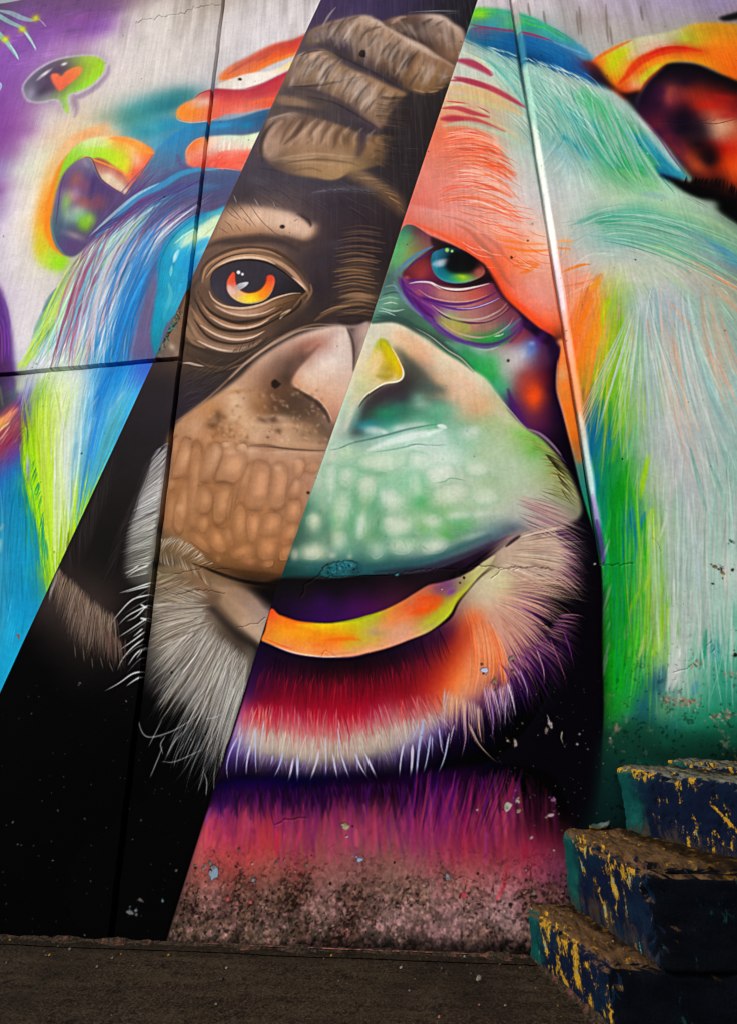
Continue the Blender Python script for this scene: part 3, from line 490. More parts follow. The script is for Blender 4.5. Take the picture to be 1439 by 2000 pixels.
    F("390,525 440,410 470,340 560,300 640,288 710,320 770,385 900,440 1020,500 1120,545 1075,590 1010,690 965,755 900,735 800,650 700,590 560,555", 
      """420,500,#6a5448 450,430,#8a6a52 490,340,#a8846c 500,330,#c4a48c 560,310,#b8927a 640,310,#9a7660 540,400,#8a6848 600,400,#a47c5c 680,370,#b48e74 720,350,#5a4638 760,410,#a8805f 820,450,#b48e72 700,480,#a8845f 560,480,#7c5e44 480,480,#7a5c48 440,520,#5a4850 600,530,#5c4a4c 700,560,#7a5c48 760,520,#b08a6c
      860,470,#a07a5c 900,540,#b48c70 820,580,#8a6850 780,610,#5c4844 860,640,#8a6a54 920,620,#b89478 980,540,#a87c54 1060,560,#a07650 1040,600,#8a6244 960,690,#a47e64 900,710,#7a5c48 1000,640,#8a6448""", 6)
    for k in range(15):
        x = 490 + k * 36; y = 330 + k * 17
        S(f"{x+70},{y-30} {x+30},{y+30} {x-20+k*2},{y+90}", 16, ['#4a362c', '#d4b49c'][k % 2], .5, 9)
    for k in range(16):
        x = 560 + k * 26; y = 470 + k * 11
        S(f"{x+70},{y-60} {x+40},{y} {x+12+k*2},{y+70}", 12, ['#6a4c38', '#c4a084', '#8a6448'][k % 3], .5, 8)
    for s, w, c, a in (("490,330 570,300 650,295", 12, '#3a2c28', .8), ("520,370 600,310 640,300", 18, '#d4b8a4', .7), ("560,410 630,340 680,320", 18, '#c8a890', .7), ("590,440 670,370 720,340", 20, '#c8a890', .6), ("480,330 540,300", 8, '#d8ccd8', .6), ("630,300 700,330 690,350", 30, '#6a5c40', .5), ("430,500 560,490 660,460 780,440", 14, '#9a7c68', .6),
                       ("800,440 840,440 800,480", 26, '#d0b09c', .6), ("400,515 520,520 620,545 720,590 800,640 880,700 960,760", 28, '#4a3f44', .8), ("380,540 480,550", 40, '#51444c', .6), ("420,505 520,500 700,475 900,440", 5, '#2a2020', .6), ("900,500 930,560 900,660", 30, '#c8a084', .5), ("860,560 830,620", 26, '#5c443a', .6)):
        S(s, w, c, a, w * .5)
    F("365,600 375,562 470,568 560,598 640,620 600,640 520,628 420,615", "370,590,#8a6c5c 440,580,#9a765c 520,600,#9a7a60 600,625,#5a4640", 8)
    S("340,632 430,625 540,640 680,670 800,690 900,740 960,770", 24, '#4a3e42', .75, 14); B(790, 670, 70, 40, 15, '#4a3c4c', .7); B(900, 740, 60, 24, 20, '#3c3048', .7)
    view(420, 0, 3)
    for root_, tip_, n_ in (("560,200 700,130 860,100 1000,150 1200,260 1400,390", "600,270 760,300 900,390 1050,460 1150,520 1330,500", 130), ("470,340 560,300 660,300 770,390 950,460 1100,545", "430,520 560,490 700,520 820,600 900,700 1000,690", 130), ("300,760 380,680 520,670 700,720 900,790", "330,930 440,900 600,880 760,880 930,930", 110), ("1000,130 1120,95 1300,95 1400,150", "1100,210 1230,250 1330,300 1420,350", 60)):
        HAIR(root_, tip_, n_, "#dcc8bc #5a463c #c8aa9a #4a3a34 #b0948a #e0d0c6 #7a6258", 17, .36, shuffle=True, lj=.6, rj=.55, tj=.03, taper='both', vj=.06, soft=9)
    for a in ((700, 170, 160, 50, -20, '#b8a092', .35), (900, 260, 160, 60, 25, '#a88c7c', .35), (560, 400, 100, 60, -20, '#b49c8c', .35), (800, 500, 160, 60, 25, '#ac9080', .35), (420, 820, 100, 70, -20, '#b89c8a', .35), (640, 860, 140, 50, 0, '#a88a74', .3), (1280, 200, 80, 60, 20, '#a08474', .35)): B(*a)
    for k in range(70):
        t = rng.random(); f_ = k % 3
        x, y = ((640 + 640 * t, 150 + 330 * t ** 1.6), (490 + 480 * t, 350 + 290 * t ** 1.4), (340 + 560 * t, 740 + 120 * t))[f_]
        y += rng.normal(0, 30); x += rng.normal(0, 12); l = 40 + 50 * rng.random()
        S(f"{x+l*.7},{y-l*.7} {x+l*.2},{y-l*.1} {x-l*.3},{y+l*.75}", 13, ['#2c2422', '#d8c8be', '#403430', '#c0ac9e'][k % 4], .5, 8)
    for s in ("520,560 700,600 860,690 980,770", "600,262 760,340 960,440 1130,545", "430,505 600,500 760,470", "240,980 420,1010 620,1045 780,1030"): S(s, 9, '#1e181c', .6, 6)
    HAIR("960,560 920,650 960,740", "1130,580 1130,650 1120,770", 150, "#9a7454 #7a5a40 #b08868 #4a3628 #2c2222", 5, .7, shuffle=True, lj=.6)
    HAIR("1020,560 1000,660 980,780", "1170,560 1180,650 1150,800", 80, "#241c20 #2a2022", 5, .7, lj=.4)
    F("235,900 280,800 310,700 380,672 450,655 520,665 640,700 760,742 830,772 900,788 970,800 985,870 975,950 900,985 790,1012 700,1052 600,1045 440,1022 350,985 295,925", 
      """250,900,#4a3c44 285,800,#5a443a 320,700,#9a8070 300,900,#a48068 330,820,#b8947c 320,900,#c8a084 400,700,#7a5a48 440,670,#a88a78 520,680,#6a5044 380,780,#a88068 460,760,#8a664c 540,750,#9a745a 640,720,#7a5a48 600,790,#b48e74 700,770,#8a664c 780,770,#9a7450 860,790,#5a4638 840,840,#8a6448
      940,810,#a07648 950,880,#9a7048 900,900,#8a6440 920,850,#9a6e48 760,860,#9a7048 680,860,#a47c58 560,860,#a87e5c 460,870,#a07858 400,900,#8a6850 400,940,#9a7860 500,930,#b08a64 620,920,#9a7452 740,920,#b08e6c 840,930,#8a6a48 940,950,#5a4430 800,970,#b8905c 700,1000,#b88c5c 620,1000,#b48858 520,1000,#a88058 440,990,#7a5c48 560,970,#a8825c 370,960,#5c4a44""", 6)
    for k in range(15):
        x = 400 + k * 36
        S(f"{x+70},{690+k*5} {x+20},{760+k*4} {x-20+k*4},{850}", 17, ['#5a4034', '#c8a58a'][k % 2], .5, 10)
    for s, w, c, a in (("300,900 300,830 340,760 400,700", 34, '#d0a890', .6), ("280,950 270,860 300,770 360,700", 20, '#3a2c2c', .7), ("400,850 480,770 540,680", 26, '#523a30', .7), ("430,860 520,770 600,690", 22, '#c8a488', .6), ("540,830 600,760 650,700", 26, '#d4ac90', .6), ("620,860 680,760 700,720", 20, '#c8a080', .5), ("690,880 720,790 760,740", 24, '#6a4a38', .6), ("860,770 860,850 830,930", 44, '#4a3a40', .7), ("840,770 870,790 880,830", 40, '#4a3c50', .6),
                       ("910,930 970,880", 20, '#b08450', .4), ("330,940 450,915 600,900 760,915 850,920", 14, '#c8a078', .7), ("370,970 500,940 640,935 800,955 860,985", 12, '#6a4c38', .7), ("420,960 560,950 700,965 760,985", 16, '#c49a6c', .6), ("450,1000 560,985 640,1010", 12, '#6a5038', .5), ("600,1040 700,1045 780,1012", 18, '#d0a05c', .6), ("380,930 500,930 640,910", 9, '#d8b898', .5), ("570,830 560,760", 20, '#6a4c3a', .4), ("760,850 750,770", 18, '#5a4434', .5), ("810,880 820,790", 18, '#b88c60', .5)):
        S(s, w, c, a, w * .5)
    HAIR("960,780 920,860 930,960", "1090,800 1080,880 1040,1010", 130, "#a47a4c #7a5838 #8a6440 #3a2c24 #2a2222", 5, .7, shuffle=True, lj=.6)
    HAIR("990,780 1000,880 980,980", "1160,760 1140,880 1100,1040", 70, "#241c1e #2c2424", 5, .7, lj=.5)
    S("310,705 370,680 450,660", 8, '#c4b4b4', .7, 5)
    F("760,1020 840,990 960,1060 1060,1130 1100,1180 1100,1270 1000,1200 900,1130 840,1080", "800,1020,#8a6a48 880,1040,#a07a54 960,1090,#a07850 1040,1140,#7a5840 1080,1230,#6a4e3c 940,1130,#5a4432 850,1070,#5a463c", 14, .85)
    HAIR("760,1010 860,1050 980,1120 1060,1200", "900,1010 1000,1060 1080,1140 1120,1260", 70, "#b08858 #9a7448 #6a4e38 #3a2c24", 6, .6, shuffle=True)
    F("190,990 300,985 420,1020 600,1050 700,1055 780,1040 700,1080 560,1080 400,1060 260,1040", '#4a4150', 16, .7); S("540,1150 640,1115 760,1105 880,1115 960,1130", 40, '#53505e', .7, 24); S("560,1130 700,1110 800,1110", 10, '#7a7484', .5, 6)
    B(250, 1060, 60, 30, 10, '#5a5564', .6); B(700, 1200, 200, 50, 0, '#362c38', .5)
    for k in range(60):                                      # strands of dark hair over the brow
        x, y = 120 + rng.random() * 900, 1010 + rng.random() * 230
        S(f"{x},{y} {x+60},{y+20+rng.random()*20} {x+120},{y+60+rng.random()*30}", 5, ['#5a505c', '#241c24', '#6a5c60'][k % 3], .25)
    HAIR("1100,850 1080,950 1060,1080", "1230,860 1220,960 1180,1090", 16, "#5a5458 #6a5a64", 3, .5)
    SOFTEN("230,1000 300,680 420,380 560,160 860,70 1420,70 1440,470 1150,560 1000,1000 700,1080", 1.7, .7)
    view(340, 380, 3)                                        # brow and eye
    F("170,340 220,240 270,120 310,70 360,55 420,60 520,75 620,90 700,110 760,140 800,165 840,180 830,230 790,265 720,280 640,260 560,250 460,265 360,280 270,300", 
      """200,300,#8a6a56 250,200,#a07c62 300,100,#9a7a64 360,65,#6a5448 340,130,#c8a084 420,90,#c09a80 380,200,#b48a6c 480,130,#d8b49c 560,120,#d4b098 620,150,#e0c0a8 680,140,#d4b4a0 740,160,#d0ac98 790,200,#dcbca4 830,200,#a88068 770,240,#b89078 700,220,#d8b49c 640,220,#b48c74 540,200,#c09478 440,210,#b88c6c 340,240,#a47c60 260,260,#9a7458 620,250,#7a5c4c 500,240,#8a664e 700,270,#6a5044 320,270,#7a5c48""", 14)
    B(640, 170, 120, 40, 12, '#e4c8b0', .5); B(480, 130, 120, 40, 5, '#e0bca4', .4); B(770, 225, 40, 26, -30, '#e4c4ac', .6)
    S("720,110 770,130 800,170 800,190", 30, '#4a3a3c', .7, 16); S("740,120 790,150 805,185", 12, '#3a2e34', .7, 7)
    S("640,240 700,270 780,290 860,250", 34, '#4a3a38', .6, 20)
    for s in ("305,80 340,120 390,150", "320,60 360,100 410,160", "350,20 390,70 460,160 490,200", "430,30 480,110 540,180 600,220", "480,10 520,80", "580,30 595,90", "290,150 330,180 350,220", "260,190 300,215 320,230", "700,160 730,140", "540,180 600,230 680,260", "400,130 460,190", "360,170 400,220"):
        S(s, 4, '#5c4440', .65)
    for s in ("350,0 370,50", "470,20 500,70", "580,40 596,80"): S(s, 5, '#a89ca8', .6)
    # eye socket: rings of skin
    F("160,500 190,400 260,340 350,300 460,290 580,310 680,370 760,470 800,560 760,560 690,480 600,410 500,380 400,380 300,410 230,470 190,540", "180,480,#7c5e4a 300,350,#8a6850 460,310,#8c6a52 600,340,#7a5c48 720,440,#6c5040 780,540,#8a6850 400,370,#9a7860", 12, .85)
    S("170,320 260,280 380,270 520,260 640,280 740,330", 60, '#3a2f30', .75, 34)
    rings = [("150,520 170,430 230,370 330,325 440,312 560,325 660,370 740,440 790,520", 26, '#4a382e', .8), ("165,520 190,430 260,375 360,335 460,322 560,335 640,370", 18, '#b48a68', .9), ("175,500 230,420 320,365 440,345 560,365 640,400", 9, '#2c2424', .85),
             ("185,490 240,425 330,375 440,358 540,370 620,400 690,450 740,510 780,560", 26, '#c49a78', .9), ("250,420 340,380 440,368 530,380 600,410", 16, '#e8c8ae', .85), ("620,400 690,450 740,510 780,560 790,590", 22, '#b89076', .85), ("690,480 740,520 775,560", 10, '#e4c4b0', .7)]
    for s, w, c, a in rings: S(s, w, c, a, w * .45)
    F("215,500 250,440 330,400 430,385 540,400 620,445 690,505 760,550 770,580 745,590 690,575 600,600 520,640 440,658 370,660 290,630 230,580", 
      "250,500,#3a3440 330,420,#37313a 450,400,#3a343c 560,430,#3c3640 650,500,#302a32 740,560,#241e20 600,580,#2e2830 450,640,#352f38 330,620,#3a3642 240,560,#403a46", 4)
    S("210,510 240,445 330,398 430,383 540,398 630,445 700,505 765,552", 12, '#1e1818', .9, 6)
    # iris
    F("345,455 315,500 312,550 330,590 370,620 430,634 490,628 540,605 575,565 592,520 590,485 570,470 545,480 535,520 500,560 440,575 390,555 365,510 360,465", 
      "345,460,#e8502c 320,510,#e8603c 325,560,#e0b0a4 350,590,#e4b08c 390,615,#e8c068 440,628,#e8d848 500,620,#f0b828 550,590,#f0802c 585,530,#f0744c 580,485,#d85030 550,490,#e04424 540,540,#f07018 500,575,#f8a010 440,590,#f8c020 400,580,#e8b880 370,550,#dcb0a4 350,510,#dc4c30", 3)
    S("360,460 365,510 392,556 440,574 500,560 535,520 548,478", 12, '#6a2c1c', .6, 6); S("330,590 380,624 440,636 500,628 550,600 585,550", 7, '#f0dc90', .7, 4); B(450, 610, 50, 16, 0, '#f4e020', .7); B(520, 590, 26, 26, 0, '#f88c10', .6)
    F("365,545 375,525 400,515 437,512 430,530 410,545 390,556 375,556", "380,545,#a8a8ac 430,518,#e4e4e8 400,530,#c8ccd0", 3, .9); S("320,530 335,560 360,580", 30, '#e8c8c0', .6, 12)
    for x, y, r in ((380, 455, 11), (403, 466, 8)): F([[x + r * math.cos(q), y + r * math.sin(q)] for q in np.linspace(0, 6.28, 9)[:-1]], '#e0e4ea', 2)
    S("300,540 340,600 420,640 520,625 580,580", 6, '#8a6a4c', .4, 4)
    # lower lid and bags
    F("120,540 150,640 95,720 75,800 110,880 200,920 320,945 430,925 530,870 620,790 700,720 790,640 800,560 740,600 600,640 440,670 300,650 200,560", "150,600,#6a5040 130,720,#8a6a54 110,820,#86664e 250,880,#8c6c58 400,910,#8c6c5c 520,850,#6a5040 640,740,#503c30 760,620,#6a5040 300,720,#6c5240 450,740,#6a5040 600,680,#5a4434", 16, .85)
    S("205,560 230,610 290,650 370,665 440,662 520,642 600,605 690,580 750,578", 16, '#e0bc9c', .9, 7)
    F("205,590 240,640 310,668 400,675 500,660 590,620 680,590 745,585 740,620 690,660 600,690 520,712 420,715 330,700 250,660", "220,610,#c8a084 300,670,#b48a70 400,690,#c09a80 500,680,#b08468 600,640,#8a6648 700,600,#6a4c34 720,630,#4a3628 640,670,#5a4232 520,700,#8a6850", 6)
    for s, w, c, a in (("240,650 320,690 420,708 520,695 600,660", 12, '#e0c0ac', .75), ("600,660 660,630 730,600 745,590", 18, '#5a4028', .7), ("520,690 620,640 720,605", 12, '#7a583c', .7), ("745,600 740,640 700,680 640,720", 16, '#241c1a', .7), ("690,670 640,700 620,730", 18, '#d8b898', .7), ("700,660 750,600 790,570 790,600 760,640", 14, '#8a6648', .7),
                       ("140,560 180,650 250,710 350,745 450,740 560,710 640,660", 22, '#35271f', .85), ("150,620 210,700 300,750 400,775 500,755 580,710 640,680", 20, '#b48868', .85), ("200,710 300,765 400,782 490,765 560,730", 14, '#e0c0a8', .85), ("120,600 170,700 250,775 360,800 480,785 580,740 660,690", 17, '#2f2319', .85),
                       ("100,660 170,760 260,815 370,840 470,825 540,795", 26, '#a47e60', .85), ("150,760 250,820 360,848 460,835 530,800", 14, '#e0c4b0', .85), ("110,720 200,830 320,870 430,865 520,830", 15, '#382a22', .8), ("80,720 150,840 250,890 360,905 450,890 520,850", 28, '#a8846a', .8), ("130,850 230,895 340,920 430,908 500,870", 14, '#e4ccbc', .8),
                       ("60,860 150,900 260,935 380,935 480,895 560,830", 40, '#3c3028', .8), ("70,820 120,870 190,900", 14, '#a07c60', .6), ("50,985 90,985 130,995 180,1005", 14, '#e0c4b0', .7), ("60,920 140,960 230,970", 26, '#4a3a30', .7), ("130,960 200,1000 300,1010 400,960 480,900", 18, '#6a523e', .7), ("100,1010 200,1030 300,1020 400,990", 20, '#5a4636', .6), ("200,1060 300,1030 400,1000 440,970", 8, '#241e1c', .7), ("300,1030 360,1010 430,985", 10, '#8a6c54', .6),
                       ("100,640 90,720 130,780", 30, '#8a6a54', .6), ("70,760 90,820 130,850", 26, '#a08068', .6), ("150,480 110,560 130,640", 26, '#4a3830', .6), ("190,520 150,600 190,660", 18, '#6a5040', .7), ("800,520 806,570 780,620", 12, '#8a6850', .8)):
        S(s, w, c, a, w * .45)
    HAIR("330,930 420,910 500,860", "380,870 440,850 510,810", 30, "#2a201c #3a2c24", 4, .5)
    # frown lines between the eyes
    for k in range(46):
        y = 190 + k * 11.5 + rng.normal(0, 4); h = -8 + rng.normal(0, 5); x0 = 960 + rng.normal(0, 20); x1 = 1215 - k * 1.1 + rng.normal(0, 20)
        d = .35 + .5 * math.exp(-((y - 430) / 110) ** 2) + .3 * math.exp(-((y - 590) / 60) ** 2)
        S(f"{x0},{y+10} {(x0+x1)/2},{y+h} {x1},{y+12}", 11, ['#8a6448', '#2a2020', '#a07a58', '#5a4436'][k % 4], min(.8, d), 9)
    B(1090, 600, 90, 26, 0, '#b48c68', .6); B(1080, 440, 90, 40, 0, '#8a6646', .4); B(870, 380, 120, 50, -10, '#3a343e', .6); B(940, 290, 80, 24, 0, '#4a4450', .5)
    S("820,740 900,690 1000,650 1120,640", 26, '#8a6848', .7, 14); S("850,700 940,660 1040,650", 10, '#b08c68', .6); S("840,720 960,690 1100,690 1150,700", 20, '#4a3a30', .6, 12); S("980,690 1060,690 1140,670", 12, '#7a6048', .6)
    S("960,740 1040,770 1100,750 1140,740", 44, '#241e20', .8, 20)
    # dark fur under the eye and down the cheek
    for k in range(70):
        t = rng.random(); x = 60 + t * 560; y = 1120 - t * 250 + rng.normal(0, 26)
        S(f"{x},{y} {x+45},{y-35} {x+110},{y-70}", 6, ['#2a2224', '#5a4838', '#3c3028', '#6a5440'][k % 4], .45)
    for k in range(60):
        x, y = 10 + rng.random() * 240, 1060 + rng.random() * 220
        S(f"{x},{y} {x+40},{y-26} {x+90},{y-40}", 6, ['#241e22', '#4a4048', '#3a2e38'][k % 3], .4)
    # muzzle
    view(0, 0, 1)
    F("322,900 330,850 350,820 390,790 430,765 470,735 500,705 535,680 570,660 610,645 650,636 690,636 740,622 800,560 830,900 700,1180 600,1180 545,1165 500,1128 420,1105 370,1080 330,1060 312,1020 312,960", 
      """335,850,#a87c58 360,815,#c09470 400,790,#b88860 440,765,#c09878 480,735,#b89074 520,700,#c4a08a 560,670,#c4a08e 600,655,#d0b0a0 640,645,#dcc0b0 670,640,#d8beb0 690,650,#b89c90 700,680,#c0a094 660,690,#dcc4b6 620,690,#b4887c 590,690,#a47868 570,710,#7a5c50 610,720,#a87c6c 640,720,#d0b0a4
      660,740,#d8bcac 620,750,#d0a088 590,745,#c08c6c 560,740,#5c4438 540,720,#8a6a5c 510,735,#a47e68 540,760,#5a4030 580,780,#6a5040 610,780,#b88a70 650,780,#d0a890 670,760,#d4ac98 640,810,#c08c74 660,800,#c8967c 600,800,#4a3a30 630,830,#5a4638 560,800,#4c3a2e 520,780,#9a6e50 530,810,#7c583e 490,790,#a87c5c 460,770,#d0ac90 470,800,#c89c7c
      440,800,#b88860 420,820,#a47248 450,830,#9a6e4c 410,800,#b8855c 480,830,#c49870 520,830,#c0977a 560,825,#b08868 600,830,#8a6a50 640,850,#6a5242 620,860,#a88468 560,850,#c8a486 500,850,#d4b094 450,850,#b88a64 420,850,#b48258 390,830,#d0a486 370,840,#c0906c 640,875,#9a7c64 580,870,#b08a6c 520,870,#a87c5c 480,865,#b88a68
      340,880,#b88058 330,950,#a8754a 350,1000,#b07c50 380,880,#b88058 400,950,#a8744c 430,880,#c89474 450,930,#b8825c 480,880,#d0a488 500,950,#b88460 540,890,#c09478 580,890,#b88c70 620,900,#b88c72 560,960,#b8886a 600,960,#b48468 450,1000,#b07a4e 500,1010,#b07c52 550,1020,#b0805a 590,1020,#a87450
      330,1040,#9a6c48 380,1060,#a87448 430,1070,#a06c42 480,1080,#9c6c42 520,1080,#9c6a40 560,1060,#a06a40 540,1110,#7c5230 500,1120,#5c3c24 450,1110,#6a4828 400,1090,#7a5434 560,1130,#4a3220 355,1060,#94704e""", 4)
    view(340, 380, 3)
    S("-10,1340 100,1270 200,1190 300,1100 400,1000 520,910 620,840 720,790 830,760 960,765 1040,770", 16, '#a47c60', .6, 9); S("320,1085 420,990 540,900 660,830 760,790 900,775", 18, '#d8b8a4', .6, 11); S("330,1075 360,1065 430,985", 10, '#5a4638', .5, 6)
    B(960, 850, 100, 60, 0, '#dcc4b8', .7); B(940, 960, 80, 60, 0, '#e4d0c4', .7); B(860, 1050, 80, 60, 20, '#dcb8a0', .7); B(930, 1050, 90, 80, 20, '#dcb8a4', .5); B(1000, 800, 60, 26, 30, '#e4d0c4', .6)
    for a in ((800, 870, 100, 30, -25, '#a8604c', .55), (740, 930, 80, 50, -45, '#7c5648', .6), (680, 1000, 60, 50, -45, '#5c463a', .7), (660, 1080, 70, 50, 0, '#4a382e', .75), (760, 960, 40, 40, -45, '#4a3a34', .5), (600, 1000, 40, 60, 30, '#7a5c4c', .5), (560, 1080, 60, 60, 0, '#8a6048', .5), (620, 1160, 90, 60, 0, '#6a4834', .6), (740, 1200, 100, 50, 20, '#4a3a30', .7), (840, 1260, 70, 70, 30, '#5c483c', .75), (900, 1330, 40, 60, -20, '#7a6456', .8),
              (700, 1280, 90, 40, 10, '#5a4434', .55), (520, 1240, 60, 40, 0, '#7c5638', .6), (585, 1238, 36, 34, 0, '#5a3e2e', .7), (480, 1200, 50, 60, 0, '#a87c54', .5), (370, 1230, 60, 60, 20, '#d8b898', .7), (330, 1300, 60, 40, 0, '#e0c4a8', .5), (600, 1310, 80, 24, 0, '#e4c4a8', .6), (700, 1350, 100, 24, 5, '#d8b08c', .5), (250, 1300, 40, 40, 0, '#8a6040', .7), (220, 1350, 60, 30, 0, '#9a6c48', .6), (300, 1390, 60, 26, 0, '#a87c58', .6), (200, 1260, 40, 40, -30, '#c08c5c', .6), (380, 1150, 70, 16, -8, '#a87848', .55), (590, 1310, 20, 20, 0, '#6a4a34', .6), (610, 1380, 22, 16, 0, '#8a6448', .6), (90, 1310, 50, 20, -38, '#b8845c', .6)): B(*a)
    S("880,860 800,890 750,950 700,1010 690,1070 700,1120 740,1150 800,1180 860,1220 900,1270 930,1330", 18, '#e4b898', .0)
    F("870,870 800,930 740,1010 705,1060 690,1100 712,1130 770,1160 830,1190 880,1240 915,1290 940,1345 985,1250 1030,1100 1050,1010 1040,900 1000,800 930,790", 
      "870,880,#bc948a 790,960,#b48a7c 730,1040,#d0a890 695,1100,#c89070 760,1150,#d8ac8c 850,1200,#d4a080 900,1260,#c49074 935,1330,#a87c68 985,1240,#d0a08a 960,1160,#dcb49c 900,1100,#d8b49c 800,1060,#e0c4b0 860,980,#e4d0c4 940,960,#e8d8cc 1000,1040,#dcc0b0 1040,980,#d4bcb0 1030,900,#d8c4b8 960,850,#e0c8bc 900,850,#c8a498 1000,830,#dccac0", 8)
    S("700,1105 760,1150 840,1195 895,1255 930,1330", 9, '#e4bc9c', .75, 6); S("695,1130 770,1175 840,1220 890,1280 915,1340", 26, '#3c2e28', .75, 18); S("690,1060 720,1010 780,950 860,870", 30, '#6a4c40', .6, 20)
    B(860, 880, 60, 30, -30, '#b4705c', .5); B(900, 900, 40, 40, 0, '#c8a094', .4); B(790, 1050, 50, 40, 30, '#e8cdb8', .5)
    F("1020,780 1060,775 1140,745 1110,870 1060,1040 1050,940 1040,860", "1040,790,#5c4a48 1080,800,#b89a90 1130,770,#c4a89c 1060,900,#6a5650 1090,900,#c0a498 1055,1000,#8a7468", 7); S("1010,770 1045,850 1055,940 1050,1040", 14, '#4a3a38', .7, 10)
    # pore and speckle texture on the nose
    for k in range(150):
        x, y = 330 + rng.random() * 560, 1130 + rng.random() * 330
        B(x, y, 5 + rng.random() * 12, 5 + rng.random() * 8, rng.random() * 90, ['#6a4a34', '#d8b090', '#a07450', '#e0c0a4', '#8a6244'][k % 5], .28)
    view(280, 800, 3)
    for k in range(46):
        x, y = 380 + rng.random() * 240, 20 + rng.random() * 150; r = 7 + rng.random() * 13
        B(x, y, r, r, 0, ['#c89c78', '#8a5c3c', '#b88258', '#d8b08c'][k % 4], .5)
    for x, y, rx, ry, g in ((440, 40, 26, 36, 0), (410, 90, 30, 26, 0), (795, 125, 18, 14, 0), (730, 160, 10, 8, 0), (700, 60, 36, 16, 20), (760, 60, 40, 16, 10)): B(x, y, rx, ry, g, '#5a4030', .55)
    B(600, 60, 60, 60, 0, '#dcb894', .5); B(660, 90, 100, 20, 5, '#dcb898', .4)
    S("560,220 700,205 820,225 960,236 1080,238", 16, '#6a4e3c', .6, 8); S("640,215 760,218 900,232 1010,238 1090,236", 7, '#3c2c24', .75, 4); S("560,180 620,200 700,215", 30, '#8a6448', .4, 20); S("700,255 830,245 960,252 1070,256", 14, '#d8b498', .7, 8); S("680,175 800,190 950,205 1080,210", 30, '#c8a07c', .4, 20)
    # the wrinkled upper lip: cell after cell of skin
    cells = ["165,330 185,220 200,160 190,155 165,200 150,290", "175,400 200,395 240,380 270,310 288,240 285,190 265,165 235,170 215,230 190,310 170,370", "145,450 160,465 185,450 192,420 180,402 155,405", "185,700 215,725 240,690 255,600 262,500 268,410 255,395 235,410 215,480 195,560 180,640", "140,690 165,700 175,620 180,520 185,470 160,480 140,560",
             "280,690 305,690 318,620 308,540 320,440 330,330 345,240 320,190 290,215 275,330 265,450 262,560 268,640", "335,410 380,415 410,400 440,320 465,240 450,200 410,190 370,230 345,330", "420,410 470,415 530,430 580,390 610,310 600,260 570,240 520,260 470,270 440,340", "325,590 360,605 390,590 405,540 400,480 375,450 340,445 320,480 315,540", "410,640 440,668 475,650 490,600 500,520 530,450 510,435 450,435 425,470 412,550",
             "490,650 505,640 515,570 530,500 545,460 530,455 505,520 490,590", "320,690 350,720 375,700 385,650 380,620 350,615 325,640", "390,790 440,835 485,830 490,790 460,730 430,690 395,680 385,730", "280,770 320,800 380,840 400,830 380,780 330,730 290,700 268,720", "460,720 500,780 525,800 530,770 510,690 480,690", "530,740 560,785 580,770 598,690 600,600 580,550 550,560 528,620 522,690", "550,520 580,480 610,400 640,330 640,300 610,330 575,420 555,470",
             "600,560 650,580 700,570 725,530 735,440 745,350 720,310 660,300 640,340 620,430 600,500", "740,570 790,580 825,560 835,480 850,380 840,330 810,310 770,320 755,400 740,490", "605,680 620,770 660,765 675,700 688,630 670,598 630,595 610,630", "690,730 740,740 790,725 805,680 812,630 790,605 750,600 715,610 700,650", "670,850 700,880 770,870 790,800 800,740 740,745 690,740 668,790", "500,840 540,875 600,870 650,860 655,800 620,775 560,800 520,815", "840,500 880,520 915,510 925,460 920,420 895,400 870,430 850,470",
             "830,640 870,660 920,640 925,580 920,530 880,525 845,540 835,590", "800,790 850,790 890,750 915,690 900,660 850,665 815,700", "800,880 850,880 870,830 880,790 830,790 800,820", "880,390 910,400 935,370 950,320 930,285 890,290 880,330", "945,350 990,370 1030,350 1040,310 990,310 955,320", "550,860 590,900 640,910 670,890 650,870 600,870", "680,900 720,925 760,910 770,880 720,880", "420,870 440,890 460,870 440,848", "545,230 580,250 615,230 600,200 570,195 545,210", "455,215 490,225 520,205 500,185 465,190"]
    for i, c in enumerate(cells):
        P = np.array([[float(a) for a in q.split(',')] for q in c.split()]); m = P.mean(0)
        F(P * 1.0 + (P - m) * .10, '#84583a', 8, .42)
    for i, c in enumerate(cells):
        P = np.array([[float(a) for a in q.split(',')] for q in c.split()]); m = P.mean(0); d = np.linalg.norm(P - m, axis=1).mean()
        lowr = np.clip((m[1] - 250) / 650, 0, 1)
        base = np.array([198, 152, 116]) * (1 - lowr) + np.array([178, 124, 78]) * lowr; base = base * (1 + rng.normal(0, .03)) / 255
        if m[0] > 600: base = base * .97 + np.array([.02, .01, .02])
        F(m + (P - m) * .92, base, 7, .55)
        F(m + (P - m) * .5 + np.array([d * .12, -d * .10]), np.clip(base * 1.14 + .03, 0, 1), 9, .6)
        Q = np.concatenate([P, P[:1]]); k0 = rng.integers(len(P)); Q = np.roll(P, -k0, 0)
        n_ = max(3, int(len(P) * .62)); S(m + (Q[:n_] - m) * 1.04, 9, '#5c3a24', .5, 9); S(m + (Q[n_ - 2:] - m) * 1.02, 8, '#7a5236', .4, 9)
        S(m + (Q[:n_] - m) * .84, 8, np.clip(base * 1.2 + .04, 0, 1), .35, 5)
